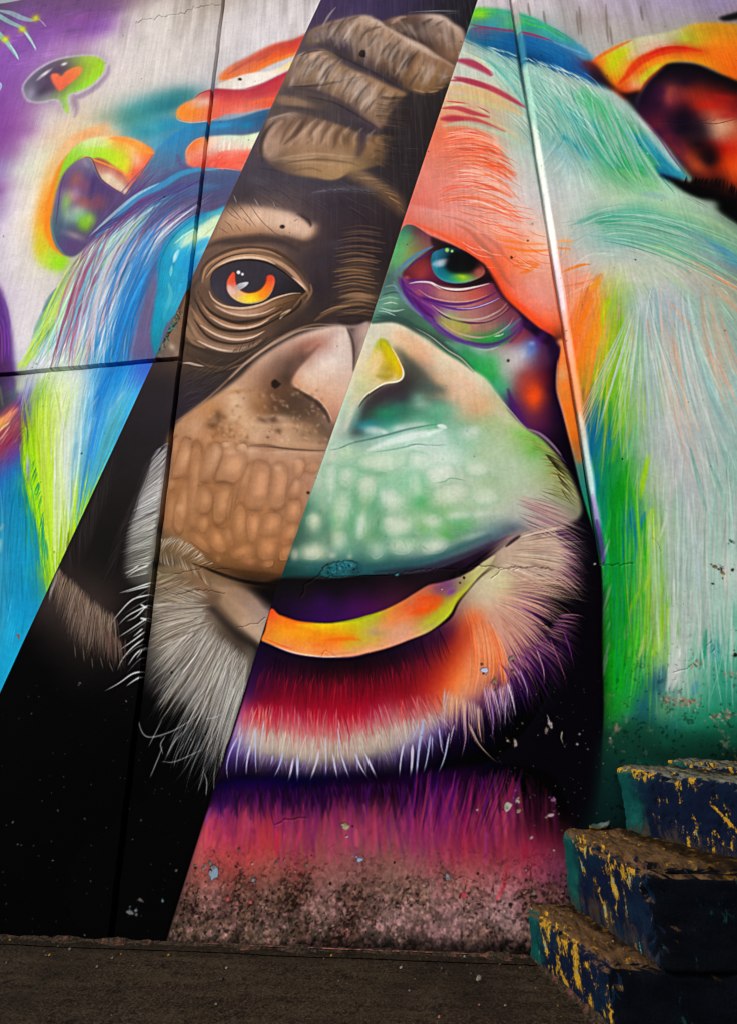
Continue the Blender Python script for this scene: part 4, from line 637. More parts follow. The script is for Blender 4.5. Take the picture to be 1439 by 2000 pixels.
    for s, c in (("330,420 360,425 400,432", '#4a3020'), ("410,435 440,425 490,420 530,430", '#4a3020'), ("600,580 660,590 720,585", '#5a3a26'), ("525,470 520,560 505,650", '#5a3a26'), ("585,420 545,520 535,600", '#6a462e'), ("320,605 360,612 395,605", '#5a3a26'), ("150,400 200,400 240,390", '#6a462e'), ("265,170 270,165 285,175", '#3a2418'), ("410,660 450,690 480,690", '#5c3c26'), ("735,575 780,590 825,575", '#5a3a26'), ("840,520 920,525", '#7a543a'), ("930,400 955,430 985,470", '#8a6248')): S(s, 7, c, .7, 4)
    for x, y, rx, ry in ((490, 205, 26, 16), (585, 215, 26, 20), (430, 250, 14, 40), (790, 340, 26, 20), (210, 570, 14, 20), (520, 250, 40, 12), (900, 430, 12, 26), (640, 240, 50, 16), (900, 300, 30, 14)): B(x, y, rx, ry, 0, '#e0bc9c', .6)
    S("760,250 860,270 980,262 1070,258", 12, '#caa084', .5, 8); B(860, 760, 40, 10, 0, '#8a4c30', .5); B(780, 780, 40, 8, 0, '#8a4c30', .4)
    B(700, 980, 160, 26, 5, '#3a2616', .7); B(520, 950, 120, 22, 12, '#5a3a20', .6); S("400,900 480,940 600,950 700,960 830,970", 26, '#4a2e18', .6, 18); S("380,920 440,900 520,920", 14, '#7a5232', .6, 8)
    SOFTEN("120,160 300,150 640,220 1080,240 900,850 620,930 400,880 260,720 120,720", 2.6, .8)
    # mouth corner, chin skin
    F("230,960 300,950 370,1000 440,1030 560,1040 640,1080 700,1150 745,1175 700,1330 690,1370 640,1340 560,1270 480,1180 400,1090 320,1020", 
      "250,970,#6a5640 330,980,#a88468 400,1030,#b8947a 470,1060,#b08a72 560,1060,#6a5048 600,1060,#3a2a28 640,1110,#6a5654 700,1170,#a08a80 730,1190,#a8948c 700,1260,#b09a8a 700,1330,#a89280 640,1300,#c4a88e 590,1230,#bc9c82 520,1160,#b8957a 640,1180,#8a746c 580,1130,#8a6c60 450,1110,#a88a72 540,1220,#7a604c 620,1310,#8a7260 400,1060,#8a6c54", 7)
    B(560, 1150, 80, 20, 40, '#d4b094', .6); B(660, 1280, 80, 20, 42, '#d8bca0', .6); B(640, 1150, 50, 24, 30, '#7c6a70', .5)
    S("380,1080 470,1190 560,1290 640,1350 700,1390", 50, '#2a201c', .8, 30); S("420,1180 520,1290 620,1360", 70, '#2c221e', .55, 50)
    S("300,925 340,960 420,985 520,1005 640,1015 760,1012 850,1000", 20, '#0c0808', .95, 7); S("320,940 420,985 540,1010 620,1040 700,1130 760,1190", 16, '#0c0808', .8, 10)
    F("590,1015 700,1012 840,995 840,1200 750,1190 690,1130 640,1070", '#0a0708', 8)
    S("420,960 500,975 620,995", 8, '#a08c78', .4, 4)
    # the muzzle runs into the mouth corner
    view(0, 0, 1)
    F("296,1046 330,1036 370,1062 420,1096 470,1122 520,1136 560,1138 470,1146 400,1122 340,1100 298,1092", "300,1070,#6a563e 350,1070,#8a6c4c 400,1098,#7c5836 460,1128,#5a3c22 520,1138,#2c1c10 340,1092,#7c664a", 5, .9)
    S("372,1098 410,1112 460,1130 520,1141 580,1143", 7, '#0c0806', .9, 3)
    F("368,1108 420,1122 480,1146 530,1186 545,1196 520,1255 505,1252 460,1222 410,1176 372,1136", "380,1120,#8a6a50 420,1140,#b0906f 470,1160,#a4866c 520,1195,#988078 430,1180,#8a7058 480,1220,#b89a7e 512,1245,#b09882", 6, .75)
    # white cheek whiskers
    view(80, 1080, 3)
    F("620,330 760,280 920,300 1000,330 1060,400 1160,500 1260,560 1230,700 1180,900 1110,1100 1020,1050 900,900 780,850 640,820 600,700 620,500", 
      "640,340,#6a6054 700,450,#6a6258 760,560,#8a8278 900,400,#8a7c6c 1000,420,#8a7868 1060,470,#5c4c40 1160,560,#4c4038 1220,640,#7a7064 900,600,#a09a90 1000,700,#aca69e 1100,700,#a8a298 1180,760,#9c968e 800,700,#7c7870 700,700,#3a3836 640,800,#1c1a1a 900,820,#56524e 1050,850,#7c7670 1100,1000,#5a5652 960,960,#302e2c", 16, .9)
    F("640,100 800,60 960,90 1000,180 1060,260 960,330 800,300 660,330", "650,120,#7a6c4e 760,100,#8a7458 860,90,#9a7c5c 900,140,#7a5c42 960,200,#8a6a50 700,200,#6a5c4c 800,220,#7a6a58 900,260,#8a7460 680,290,#8a8274 1000,270,#6a5242", 12, .9)
    W = "#b4aea4 #c8c2b8 #9c9488 #d4cec6 #8a8074 #6a6056"
    HAIR("1000,300 960,330 940,360 900,380", "660,300 650,400 640,480 630,560", 90, W, 6, .75, shuffle=True, lj=.2, tj=.05)
    HAIR("980,330 960,400 980,440", "630,560 610,700 620,800", 120, W + " #5a544c", 7, .75, shuffle=True, lj=.3, tj=.05)
    HAIR("960,360 1040,440 1140,530 1230,600", "620,800 700,880 800,960 1000,1100", 260, W + " #6a6258 #d0c8c0", 7, .7, shuffle=True, lj=.35, tj=.05)
    HAIR("1020,420 1120,520 1240,620", "740,940 880,1060 1060,1230", 180, W + " #3a3632 #8a8078", 6, .6, shuffle=True, lj=.35, tj=.06)
    HAIR("960,420 1060,500 1160,580 1240,650", "620,860 720,960 860,1100 1040,1330", 150, "#3a3430 #c8c2ba #241e1c #8a8076 #dcd6ce #584e46", 9, .7, mid="820,620 920,720 1020,820 1150,950", shuffle=True, lj=.4, rj=.5, tj=.06, taper='both')
    HAIR("860,900 960,950 1060,1000 1140,900", "700,1260 800,1330 900,1400 1010,1420", 50, "#7a7c7e #a8aaac #54585c #8c8e90", 8, .65, shuffle=True, lj=.5, rj=.4)
    HAIR("1000,290 1010,330 1040,400", "650,270 640,420 628,580", 170, "#c8beb0 #8a7c6c #dcd4c8 #6a5e50 #b4a896 #4a4036", 8, .6, mid="830,270 830,350 830,470", shuffle=True, lj=.3, rj=.5, tj=.04, taper='both')
    HAIR("760,110 860,120 960,180 1010,240", "650,150 650,220 660,280 700,300", 90, "#b8a488 #7a6448 #d0c0a8 #5a4632 #a89070", 7, .55, shuffle=True, rj=.5, lj=.4, taper='both')
    HAIR("1080,600 1150,660 1225,740", "900,1060 1000,1200 1040,1380", 110, "#b8b4ac #c8c4be #7a7670 #d8d4ce #44403c", 6, .7, shuffle=True, lj=.35)
    HAIR("820,620 900,700 1000,800", "620,920 700,1080 800,1200", 70, "#a8a49e #8a8680 #c4c0ba #302e2c", 6, .65, shuffle=True, lj=.4)
    HAIR("960,820 1040,860 1140,900", "800,1250 900,1300 970,1420", 60, "#8a8884 #a8a6a2 #5a5856 #6a6c70", 5, .6, shuffle=True, lj=.5)
    HAIR("700,140 760,120 830,110", "660,60 640,140 650,220", 20, "#a89c80 #8a7c60", 5, .5)
    HAIR("1010,210 900,130 800,90 700,70", "960,100 860,30 760,-20 690,-30", 70, "#c8b8a0 #d8ccb8 #8a7860 #4a3a2c #b8a890", 5, .7, shuffle=True)
    HAIR("860,300 960,280 1000,250", "660,250 700,190 760,170", 70, "#b8ac9c #d0c6b8 #5a4c40 #a89a88 #8a7a68", 5, .65, shuffle=True)
    for s, w, a in (("720,1180 705,1120 725,1080 735,1060", 7, .6), ("580,900 575,970 600,1050 650,1075 760,1045 860,990 950,920", 8, .55), ("700,1215 780,1220 880,1180 960,1140", 7, .5), ("640,1320 690,1200 720,1120", 7, .6), ("960,970 1020,960 1080,930", 7, .6), ("740,1190 780,1110 840,1040", 6, .6), ("780,1260 800,1180 850,1100", 6, .5), ("970,1420 975,1340 960,1280", 7, .6), ("920,1400 950,1300 960,1240", 6, .5), ("1015,1400 1020,1280 1040,1180", 6, .5), ("630,1140 680,1040 720,960", 6, .6)):
        S(s, w, '#b0b0b0', a, 4)
    # fur left of the joint
    view(0, 850, 3)
    F("1000,30 975,60 930,100 880,160 840,260 800,380 790,450 760,560 740,700 735,800 790,870 880,850 930,500 985,200", "980,60,#4a4048 930,140,#8a8488 900,250,#8c8886 870,350,#9a9896 860,450,#a8a8a6 830,520,#807e7c 850,620,#8a8a84 800,700,#605e58 860,760,#747468 800,820,#4a4844 940,300,#a09c98", 14, .9)
    HAIR("990,40 965,200 940,400 920,560", "880,160 800,400 740,500 720,640", 190, "#c8c6c4 #e0dedc #a8a6a4 #d8d6d4 #5a5654 #8a8684", 6, .75, shuffle=True, tj=.03)
    HAIR("945,420 920,560 905,700 890,800", "740,540 710,640 720,740 710,840", 130, "#d0d0c8 #b8b8ac #8a8a7c #e4e4dc #34322e #a0a090", 6, .75, shuffle=True, tj=.05)
    HAIR("1000,40 960,60 920,110", "960,50 900,100 860,180", 24, "#b8b8bc #98989c", 5, .6)
    HAIR("1090,610 1050,590 1000,590 960,600", "930,640 900,690 920,720 940,690", 30, "#a89c84 #c8bca4 #6a5a44", 5, .6, shuffle=True)
    HAIR("950,600 1060,600 1160,660 1240,740", "935,650 960,680 1060,720 1150,770", 60, "#c8b8a0 #d8c8b0 #8a745c #e0d4c4 #5a4634", 6, .75, shuffle=True, tj=.06)
    HAIR("1000,580 1100,620 1200,690 1260,750", "960,620 1040,660 1130,720 1200,770", 40, "#d8ccb8 #b8a890 #3a2c20", 5, .8, shuffle=True)
    for s in ("890,860 800,890 695,925", "880,880 800,900 730,920", "885,930 780,960 700,1040 635,1130", "880,990 760,1050 690,1115", "860,1000 800,1060 740,1090", "870,1065 790,1120 690,1185", "860,1010 830,990 880,1015", "860,1075 830,1070 880,1090", "850,1150 770,1210 690,1265", "845,1190 780,1240 720,1310 690,1380", "840,1130 780,1180", "850,1380 780,1395 700,1450 610,1500", "830,1410 780,1440 740,1470", "830,1250 790,1290 750,1350", "860,1230 840,1250 800,1310", "860,1330 830,1340", "815,760 770,790 730,810", "870,760 800,790 740,830"):
        S(s, 11, '#d4d6d4', .85, 6, 'hair')
    for s in ("870,900 760,980 690,1060", "860,1090 790,1140 730,1180", "850,1220 790,1250 700,1330", "870,960 800,1000 720,1050", "850,1290 800,1330 740,1400"): S(s, 6, '#8a8a88', .7, 4, 'hair')
    # dark side fur and its brownish fringe
    HAIR("700,20 620,180 540,380 450,560 390,700", "640,380 560,560 500,740 440,860 380,940", 150, "#3a3236 #2c2628 #262020 #332b28 #1a1616", 7, .5, shuffle=True, tj=.04)
    HAIR("900,100 820,300 760,480 700,700", "760,420 680,620 620,800 560,960", 120, "#2c2628 #3c3432 #141010 #201a1a", 7, .5, shuffle=True)
    HAIR("345,760 380,800 450,850 560,960 680,1040", "290,960 370,1150 440,1260 560,1340 690,1390", 260, "#8a7868 #a08a78 #7a6452 #94806e #5a483c #a89080 #3a2c26", 7, .7, shuffle=True, lj=.35, tj=.02)
    HAIR("345,760 330,830 300,900", "310,900 290,960 285,1000", 40, "#8a8480 #a09890 #6a6460", 5, .6, shuffle=True)
    HAIR("420,880 520,1000 640,1120 720,1200", "450,1290 560,1340 660,1380 740,1390", 120, "#6a5446 #8a7464 #4a3a30 #a08c84 #2a201c", 6, .6, shuffle=True, lj=.35)
    HAIR("600,1100 680,1150 740,1180", "620,1280 690,1370 740,1390", 50, "#7a5c50 #5a4038 #44302a", 6, .55, shuffle=True)
    for s in ("440,1220 446,1310", "540,1290 548,1370", "490,1240 498,1330", "640,1320 670,1390", "590,1290 610,1370"): S(s, 4, '#8a8078', .6)
    # flaked plaster with bare concrete by the joint
    view(0, 450, 3)
    F("905,730 925,690 960,660 1000,600 1040,540 1060,470 1090,380 1105,330 1080,480 1062,620 1048,740 1040,765", "930,700,#6a5c54 1000,640,#8a6c58 1040,580,#8a6850 1060,500,#7a5c48 1000,700,#7c6a60 1040,700,#8a7060 1060,640,#7a6454", 4); B(1010, 680, 24, 18, 50, '#c8ac98', .8); B(1040, 720, 20, 24, 0, '#a08474', .6)
    F("910,690 920,640 945,580 985,530 1020,490 1058,472 1055,510 1020,550 990,600 965,650 940,690 915,735", "915,700,#1a6468 950,620,#245c58 985,560,#1c686c 1040,490,#6a5c48 1040,520,#8a7054 980,610,#8a6c4c 950,660,#3a4c3c", 3)
    for k in range(120):
        t = rng.random(); x, y = 915 + t * 140 + rng.normal(0, 10), 715 - t * 225 + rng.normal(0, 22)
        B(x, y, 3 + rng.random() * 5, 3 + rng.random() * 5, 0, ['#141410', '#0c3434', '#a08060', '#3aa0a0'][k % 4], .6)
# ---------------------------------------------------------------- the mural, right of the natural-coloured band
def paint_right():
    view(0, 0, 1)
    GR("""940,-300,#d0c8ce 950,10,#ccc4c8 1100,10,#c4bcc0 1200,20,#b8acba 1300,10,#aa9cb4 1400,10,#9a8aac 1000,40,#c6c0c2 1120,60,#b8b2b2 1200,60,#b4aca8 1280,50,#a8a0a0 1340,40,#a49c9c 1430,50,#98887a 1600,0,#94809c
    920,60,#8aa8a0 1000,80,#5a9a94 1080,90,#7aa4a0 1150,120,#b4aeac 1700,300,#704020 1440,300,#401c18 1430,420,#0a0406 1600,500,#0a0406
    900,100,#c4ccc0 950,130,#b8ccc0 1000,160,#a8c4b8 1060,160,#b0c8bc 900,160,#d4c8b8 880,190,#d0b490 960,180,#cfc0a0 1020,220,#a8c0b0 1100,170,#a0bcb0 1150,220,#70b494 1180,180,#a4beb4 1200,260,#50a878 1130,250,#5aa69a 1060,260,#88b4a8 1220,200,#b4beb8
    1000,300,#c4ccc0 1060,320,#b8c8c0 1120,300,#90b8b4 1150,330,#98c0b0 1200,330,#4aa870 1250,300,#48a884 1240,340,#68b078 1150,370,#c0ccc0 1100,380,#c4c8c4 1050,380,#c8c8c8 1000,360,#d0c0b8 960,300,#d8b8a0
    850,260,#e87a5c 850,300,#e08068 900,280,#e87a58 820,340,#e08878 880,340,#e08a78 820,400,#e07464 880,400,#e49488 930,340,#e09a8c 940,400,#e4a89c 980,340,#d8b4a8 1000,400,#dcc0b8
    1200,390,#b8ccb0 1260,390,#a8c8a8 1300,400,#a0c4a4 1330,380,#a8c4b0 1380,420,#98b898 1430,460,#90b090 1100,430,#c4c4bc 1140,430,#a4bcb0 1200,440,#68a898 1260,430,#5aa48c 1320,440,#6aa890 1380,460,#7ab08c
    1060,460,#d0b8a8 1100,480,#c4bcb4 1150,480,#b0c0b8 1220,480,#8cb4ac 1300,480,#88b49c 1370,490,#88a4a8 1430,510,#5a8c9c 1160,520,#ccc4b8 1230,510,#c4c4bc 1300,510,#b4c0a8 1360,520,#b8b09c 1430,550,#a09480
    850,420,#e08072 900,450,#e88c78 950,470,#f08a6c 1000,470,#f09478 1050,500,#e89480 1000,520,#f09474 1050,540,#ec9480 980,560,#f07a54 1040,600,#e8846c 1080,600,#e89080 1040,640,#f06a48 1080,660,#f05a30 1100,560,#e8a080
    1120,560,#f0987c 1160,560,#f0a070 1130,620,#f08048 1170,600,#f0983c 1150,680,#f08030 1120,720,#f07a24 1110,780,#e8742c 1100,820,#e07a38 1120,860,#c88858
    1180,560,#c4c060 1200,580,#a8c060 1180,680,#d4b82c 1190,720,#98b838 1210,660,#80b830 1230,600,#9cb8a4 1280,580,#b4bcbc 1330,580,#b0b8bc 1400,600,#9cbca8 1260,640,#9cb4b4 1320,660,#94b0b0 1400,680,#a0b4ac 1230,700,#7cb848 1270,720,#98b0a0
    1300,720,#a4b4ac 1380,740,#a4b8b8 1430,760,#a0bcb4 1160,780,#4a9850 1190,760,#5ab020 1220,780,#84b828 1170,820,#0a7888 1190,850,#10788a 1210,820,#58b020 1240,800,#90b868 1280,820,#b0b8b4 1340,820,#b4b8b4 1420,850,#98b0a8
    1160,880,#0a7490 1190,900,#1a9050 1220,900,#30a030 1250,880,#9cb89c 1300,900,#b4b8b8 1360,900,#b4bcb8 1430,920,#90b0a4 1170,950,#0a7c7c 1200,960,#109020 1230,960,#249828 1260,950,#a8b898 1320,980,#b0b8b8 1400,980,#a8b4ac
    1180,1040,#20a040 1200,1050,#0a9018 1225,1020,#0a7090 1245,1040,#0a7c88 1265,1040,#88b828 1290,1060,#98b898 1340,1060,#a4b8b0 1400,1060,#b0b8b0 1440,1080,#98b0a8 1180,1120,#2a9848 1210,1120,#0a8c28 1235,1120,#0a7c84 1270,1120,#7cb048 1310,1120,#90b49c
    1350,1130,#a0b8b0 1390,1100,#c4c8c0 1430,1120,#c8c8c0 1180,1200,#509858 1205,1200,#08980c 1235,1200,#1a8a50 1260,1190,#70a058 1290,1190,#84b44c 1330,1200,#a4b8a8 1380,1200,#b0b8b4 1430,1200,#84b49c
    1185,1280,#14980c 1215,1280,#10981c 1245,1280,#309850 1280,1270,#70b024 1320,1280,#a0b8a8 1360,1290,#7cb49c 1400,1280,#50a090 1440,1290,#58a488 1190,1360,#0c9018 1220,1340,#18983c 1260,1330,#1a7c50 1290,1330,#48747c 1320,1330,#a8b4a4 1360,1350,#60a488 1400,1350,#2a8c70 1440,1360,#3a8c74
    1185,1420,#1c6c34 1220,1400,#287848 1260,1400,#1a5a5c 1300,1390,#4a8060 1340,1410,#2c8468 1400,1410,#1a7c5c 1440,1400,#1c7054 1180,1480,#0a2c24 1230,1470,#0c4434 1290,1470,#104c3c 1360,1460,#105844 1440,1450,#0c5844 1170,1560,#061c1c 1230,1540,#041410 1400,1500,#041410
    600,1000,#505048 450,1400,#1a0818 400,1600,#1a0818 540,1130,#101010 500,1250,#140814 350,1800,#2c2020 300,1990,#100c0c 700,1900,#2c2020 900,1700,#3c2428 620,850,#706860 1180,1640,#080808 1150,1500,#040408 1120,1400,#04030a 1130,1250,#060310 1150,1150,#060310 1100,1550,#0a060c 1500,1600,#08100c 1500,1200,#84b49c""")
    # stains and drips on the bare wall at the top
    for x, y, l in ((1130, 10, 60), (1182, 5, 80), (1190, 50, 40), (1030, 5, 30), (1125, 20, 50), (1250, 10, 30), (1060, 20, 30)): S(f"{x},{y} {x+2},{y+l*.5} {x+5},{y+l}", 4, '#6a5c50', .5, 3)
    B(1150, 40, 60, 20, 0, '#9a8a7a', .25); B(1330, 60, 70, 16, 0, '#b0a8a0', .4)
    view(860, 0, 2.485)
    # top hair: green, crimson and blue sweep
    F("160,45 240,38 340,50 440,80 540,130 640,190 720,255 745,300 700,290 600,240 480,180 330,150 140,130", "150,60,#5ab848 190,70,#8cd020 260,60,#3cac88 330,60,#50a8a0 360,100,#58c060 420,110,#2aa88c 520,150,#40a89c 600,190,#4aa4a4 700,270,#4a90b0 250,110,#3a9aa8 180,110,#4a8a90 440,150,#3a9488 560,210,#3a8ab0 640,250,#3a84b0 300,85,#58a088", 6)
    HAIR("160,70 300,60 420,90 520,130", "260,60 420,80 560,150 700,250", 60, "#3ca890 #58c050 #20a080 #4ab4a4 #2a98a0 #7cc440", 7, .6, shuffle=True)
    B(190, 70, 40, 14, 0, '#90d818', .8); S("370,95 440,120 520,140", 12, '#48c050', .7)
    F("115,185 125,160 140,140 200,135 330,150 380,160 480,180 580,220 680,280 730,320 790,400 840,440 800,430 740,410 690,380 600,350 500,310 420,300 300,260 200,225", 
      "130,170,#3a7890 200,150,#6a5c80 280,170,#2a7098 350,180,#0e5c94 430,220,#1468a4 520,240,#1a70a8 600,280,#1a6ca4 660,310,#2a5088 700,320,#4a2a44 740,370,#1a2a54 800,420,#4a90a4 700,370,#0a60a8 600,330,#0a5c98 500,290,#084c84 420,280,#0a3c68 320,230,#105c94 220,210,#0f6490", 7)
    S("140,115 200,130 300,145 380,155 480,180 540,200", 16, '#8a3c64', .85, 6); S("140,140 220,135 260,140", 20, '#7a4a70', .7, 9); S("360,150 440,165 540,198", 10, '#983060', .7, 5)
    S("540,200 640,240 720,270", 12, '#7aa4c4', .6, 6)
    HAIR("240,230 360,270 460,290 560,330 700,390", "300,270 400,310 520,340 620,380 740,420", 110, "#0f5c90 #0a4a7c #1a70a8 #0a548c", 7, .75, lj=.5)
    HAIR("260,240 400,285 520,325 640,365 740,420", "200,215 330,250 450,280 560,315 690,380", 90, "#c4d4c8 #a8c8bc #d0dcd4 #b8d0c4", 6, .6, lj=.5, tj=.01)
    SMEAR("160,140 420,160 700,300 740,400 500,310 200,220", ["130,150 350,170 600,270 760,400"], 90, 90, 9, .45)
    # pale mint fur with green and blue strokes
    gm = ["130,210 300,300 420,420 560,640 700,800", "400,290 560,380 700,520 850,700 1050,830", "640,340 800,430 900,560 1000,720 1130,880", "100,260 260,330 400,480 460,650 470,800", "640,640 560,760 460,860"]
    for s, w, c, a in (("200,280 330,360 420,450 520,560", 20, '#6ab0a0', .6), ("280,320 420,400 540,510 640,620", 16, '#5aa898', .55), ("360,330 480,400 600,520", 14, '#88c0b0', .6), ("420,320 560,390 700,480", 24, '#98c8b8', .6), ("460,370 600,450 700,560", 14, '#70b4a8', .6), ("480,430 600,540 680,640", 40, '#5aaca0', .6), ("540,470 640,550 740,620", 46, '#5ab494', .6),
                       ("660,430 760,520 860,620 900,700", 70, '#40ac6c', .75), ("640,460 760,560 840,680", 44, '#58b878', .65), ("700,420 820,520 900,640", 30, '#6cc090', .6), ("560,540 680,580 760,640", 50, '#3aa4a0', .6), ("580,660 660,700 720,780", 36, '#2a9aa8', .75), ("640,560 740,620 860,760", 44, '#38a09c', .6), ("680,640 780,720 880,820", 60, '#28a080', .75), ("740,640 840,740 960,860", 56, '#30a868', .8), ("800,620 880,700 1000,800", 60, '#50b878', .7), ("850,700 900,760 1000,860", 40, '#28a850', .75),
                       ("880,600 960,700 1040,800 1060,840", 50, '#48b060', .75), ("900,640 960,680 1040,740 1130,830 1200,870", 60, '#1a88a8', .85), ("960,640 1040,700 1120,780 1180,850", 40, '#3a9cac', .7), ("1040,800 1100,850 1160,870", 44, '#0a6c94', .85), ("940,560 1000,620 1080,720 1160,830", 44, '#b4c8c4', .75), ("930,540 980,580 1030,640", 40, '#c8ccc8', .7), ("860,500 920,560 960,620", 40, '#98b8b0', .6), ("470,690 560,740 640,820", 22, '#88b8bc', .6), ("520,700 600,740 660,800", 20, '#90bcc0', .5), ("500,760 580,800 640,850", 16, '#a4c8c0', .5),
                       ("720,820 840,860 980,920 1080,960", 60, '#7cb890', .55), ("860,820 960,860 1060,920", 40, '#70bc70', .55), ("960,940 1040,950 1110,965", 30, '#8aa8b8', .5)):
        S(s, w, c, a, w * .45)
    SMEAR("120,200 420,300 700,400 900,530 1100,800 1180,900 900,950 500,860 460,640 380,450 120,260", gm, 760, 90, 8, .5, vj=.08, cj=16)
    HAIR("140,240 300,290 460,330 620,370 760,430 880,520", "420,560 520,640 640,720 800,800 980,880 1120,900", 240, "#b8ccc0 #6cb4a4 #d0dcd4 #58ac98 #8cc4ac #c4d4cc #48a484 #3a9ca4 #9cc4b4", 12, .45, mid="300,380 430,450 560,520 700,600 850,660 990,700", shuffle=True, lj=.6, rj=.65, tj=.04, taper='both')
    for k in range(50):
        x, y = 300 + rng.random() * 400, 330 + rng.random() * 260
        S(f"{x},{y} {x+60},{y+45} {x+110},{y+110}", 4, ['#d0dcd0', '#58a898', '#e0e4dc'][k % 3], .5)
    # crimson and orange streaks from the band edge
    for s, w, c, a in (("70,290 130,300 200,330 250,370", 40, '#a83050', .9), ("60,345 100,350 150,365", 20, '#b8d0c8', .6), ("100,250 180,290 260,350", 20, '#d8dcb8', .7), ("40,390 120,390 220,420 320,470 415,525", 30, '#b02c44', .85), ("60,372 140,395 240,430", 30, '#a83450', .8), ("20,430 120,430 260,480 400,560", 50, '#d8b078', .7), ("40,470 180,480 320,550", 26, '#d0c480', .6), ("20,490 100,500 200,530 240,550", 12, '#d04048', .8), ("0,525 80,525 160,550 240,570", 26, '#b83848', .85), ("0,510 140,510 240,560", 12, '#c8d8b0', .7),
                       ("0,580 80,575 180,590 260,620 320,640", 34, '#c03c48', .85), ("0,575 60,575 110,580", 40, '#b03048', .7), ("0,610 140,600 300,650 400,720", 34, '#b4ccb0', .7), ("160,560 300,620 420,700", 20, '#d4c894', .5), ("0,650 80,650 180,660 260,690", 40, '#f07a48', .8), ("0,660 140,650 240,690", 16, '#fa7030', .7)):
        S(s, w, c, a, w * .4)
    go = ["0,660 150,650 280,700 360,790", "0,760 150,760 300,830 420,900", "0,860 120,850 260,880 380,950", "-20,950 100,910 250,930 380,990", "-40,1040 60,980 220,960 360,1010", "0,1030 140,1040 300,1100 420,1160"]
    HAIR("-10,660 -10,760 -20,860 -30,960 -40,1010", "290,720 380,860 340,920 340,980 400,1090", 170, "#f06038 #e84c38 #f4a088 #f8682c #f0b4a4 #e87060", 9, .65, mid="140,640 180,760 170,840 150,910 150,970", shuffle=True, lj=.45, rj=.5, tj=.03)
    HAIR("100,660 150,800 150,900 120,980", "290,720 390,870 350,930 350,1000", 70, "#f4642c #e85030 #f87c34", 8, .75, mid="210,670 280,810 250,890 220,950", shuffle=True, rj=.3, tj=.03)
    HAIR("200,1000 180,1060 220,1150", "420,1040 430,1110 520,1210", 50, "#f0a090 #e88c7c #f8905c #f0c4b8", 8, .6, mid="320,1000 320,1060 360,1150", shuffle=True)
    HAIR("40,860 60,900 80,960 120,1000", "360,940 340,920 360,980 330,1010", 50, "#f0d0c8 #e8c4bc #f4d8d0", 7, .5, mid="200,850 220,880 220,930 230,970", shuffle=True, rj=.4)
    HAIR("-10,640 -20,760 -30,860 -40,960 -50,1040", "300,700 360,800 360,900 370,1000 430,1120", 90, "#f4602c #f8c8bc #e84830 #f07840 #f4d8d0 #e8583c", 13, .7, mid="150,630 190,740 180,840 170,930 170,1010", shuffle=True, lj=.6, rj=.6, tj=.02, taper='both')
    SMEAR("0,700 300,720 420,950 500,1200 200,1200 0,1050", go, 260, 80, 8, .45, cj=16)
    # far right ear
    F("720,320 740,290 790,255 860,215 940,185 1040,165 1150,140 1250,110 1460,120 1700,200 1700,700 1400,390 1250,310 1150,300 1060,340 1000,400 965,455 900,480 850,450 800,410 770,360", 
      """730,310,#e85020 770,300,#f08020 800,270,#d8b820 830,330,#c4c818 880,260,#c8c820 860,360,#e0b018 830,400,#f08018 900,230,#d0c868 960,210,#d0c49c 1050,180,#ccc4a0 1140,160,#c8c090 1200,160,#c0b030 1260,130,#d09c28 1340,140,#d49018 1430,150,#d4881c 1180,190,#b8c83c 1240,210,#d0b028 1320,200,#e8901c 1420,220,#e87c14
      980,250,#d4bca4 1080,215,#d4bca4 900,330,#e8a040 940,330,#e85c1c 1000,270,#e84818 1080,240,#dc3010 1180,235,#d42c10 1260,245,#e05010 900,400,#e06018 960,350,#e86c20 1000,310,#f08c18 1080,280,#f09020 1180,265,#e87c18 1260,290,#e09010 1350,270,#e87014 1430,330,#e06010 1000,380,#c8c020 1050,330,#d8b41c 1120,295,#d8a020 940,410,#e8b890 880,430,#d04a14 960,440,#e05a20""", 7)
    S("722,318 770,275 850,230 930,190", 20, '#e8642c', .7, 9); S("860,410 900,370 940,320 1000,275 1080,245 1180,235 1270,245", 44, '#dc3410', .8, 16); S("1000,270 1100,232 1220,232", 20, '#d02410', .8, 9); S("965,450 1000,395 1060,340 1110,305", 16, '#e05018', .8, 6); S("960,400 1010,350 1070,310", 30, '#c8cc28', .7, 16); S("820,330 850,280 900,235", 50, '#c4d010', .65, 26); S("900,290 960,250 1050,215", 40, '#dcc8a8', .6, 24)
    F("700,290 760,320 800,370 850,430 900,450 970,440 960,500 1000,560 1020,600 930,520 860,450 800,420 740,380", "720,310,#501c28 780,370,#1a0a1c 850,440,#0c040c 920,470,#0a040c 960,520,#0a0410", 8, .95)
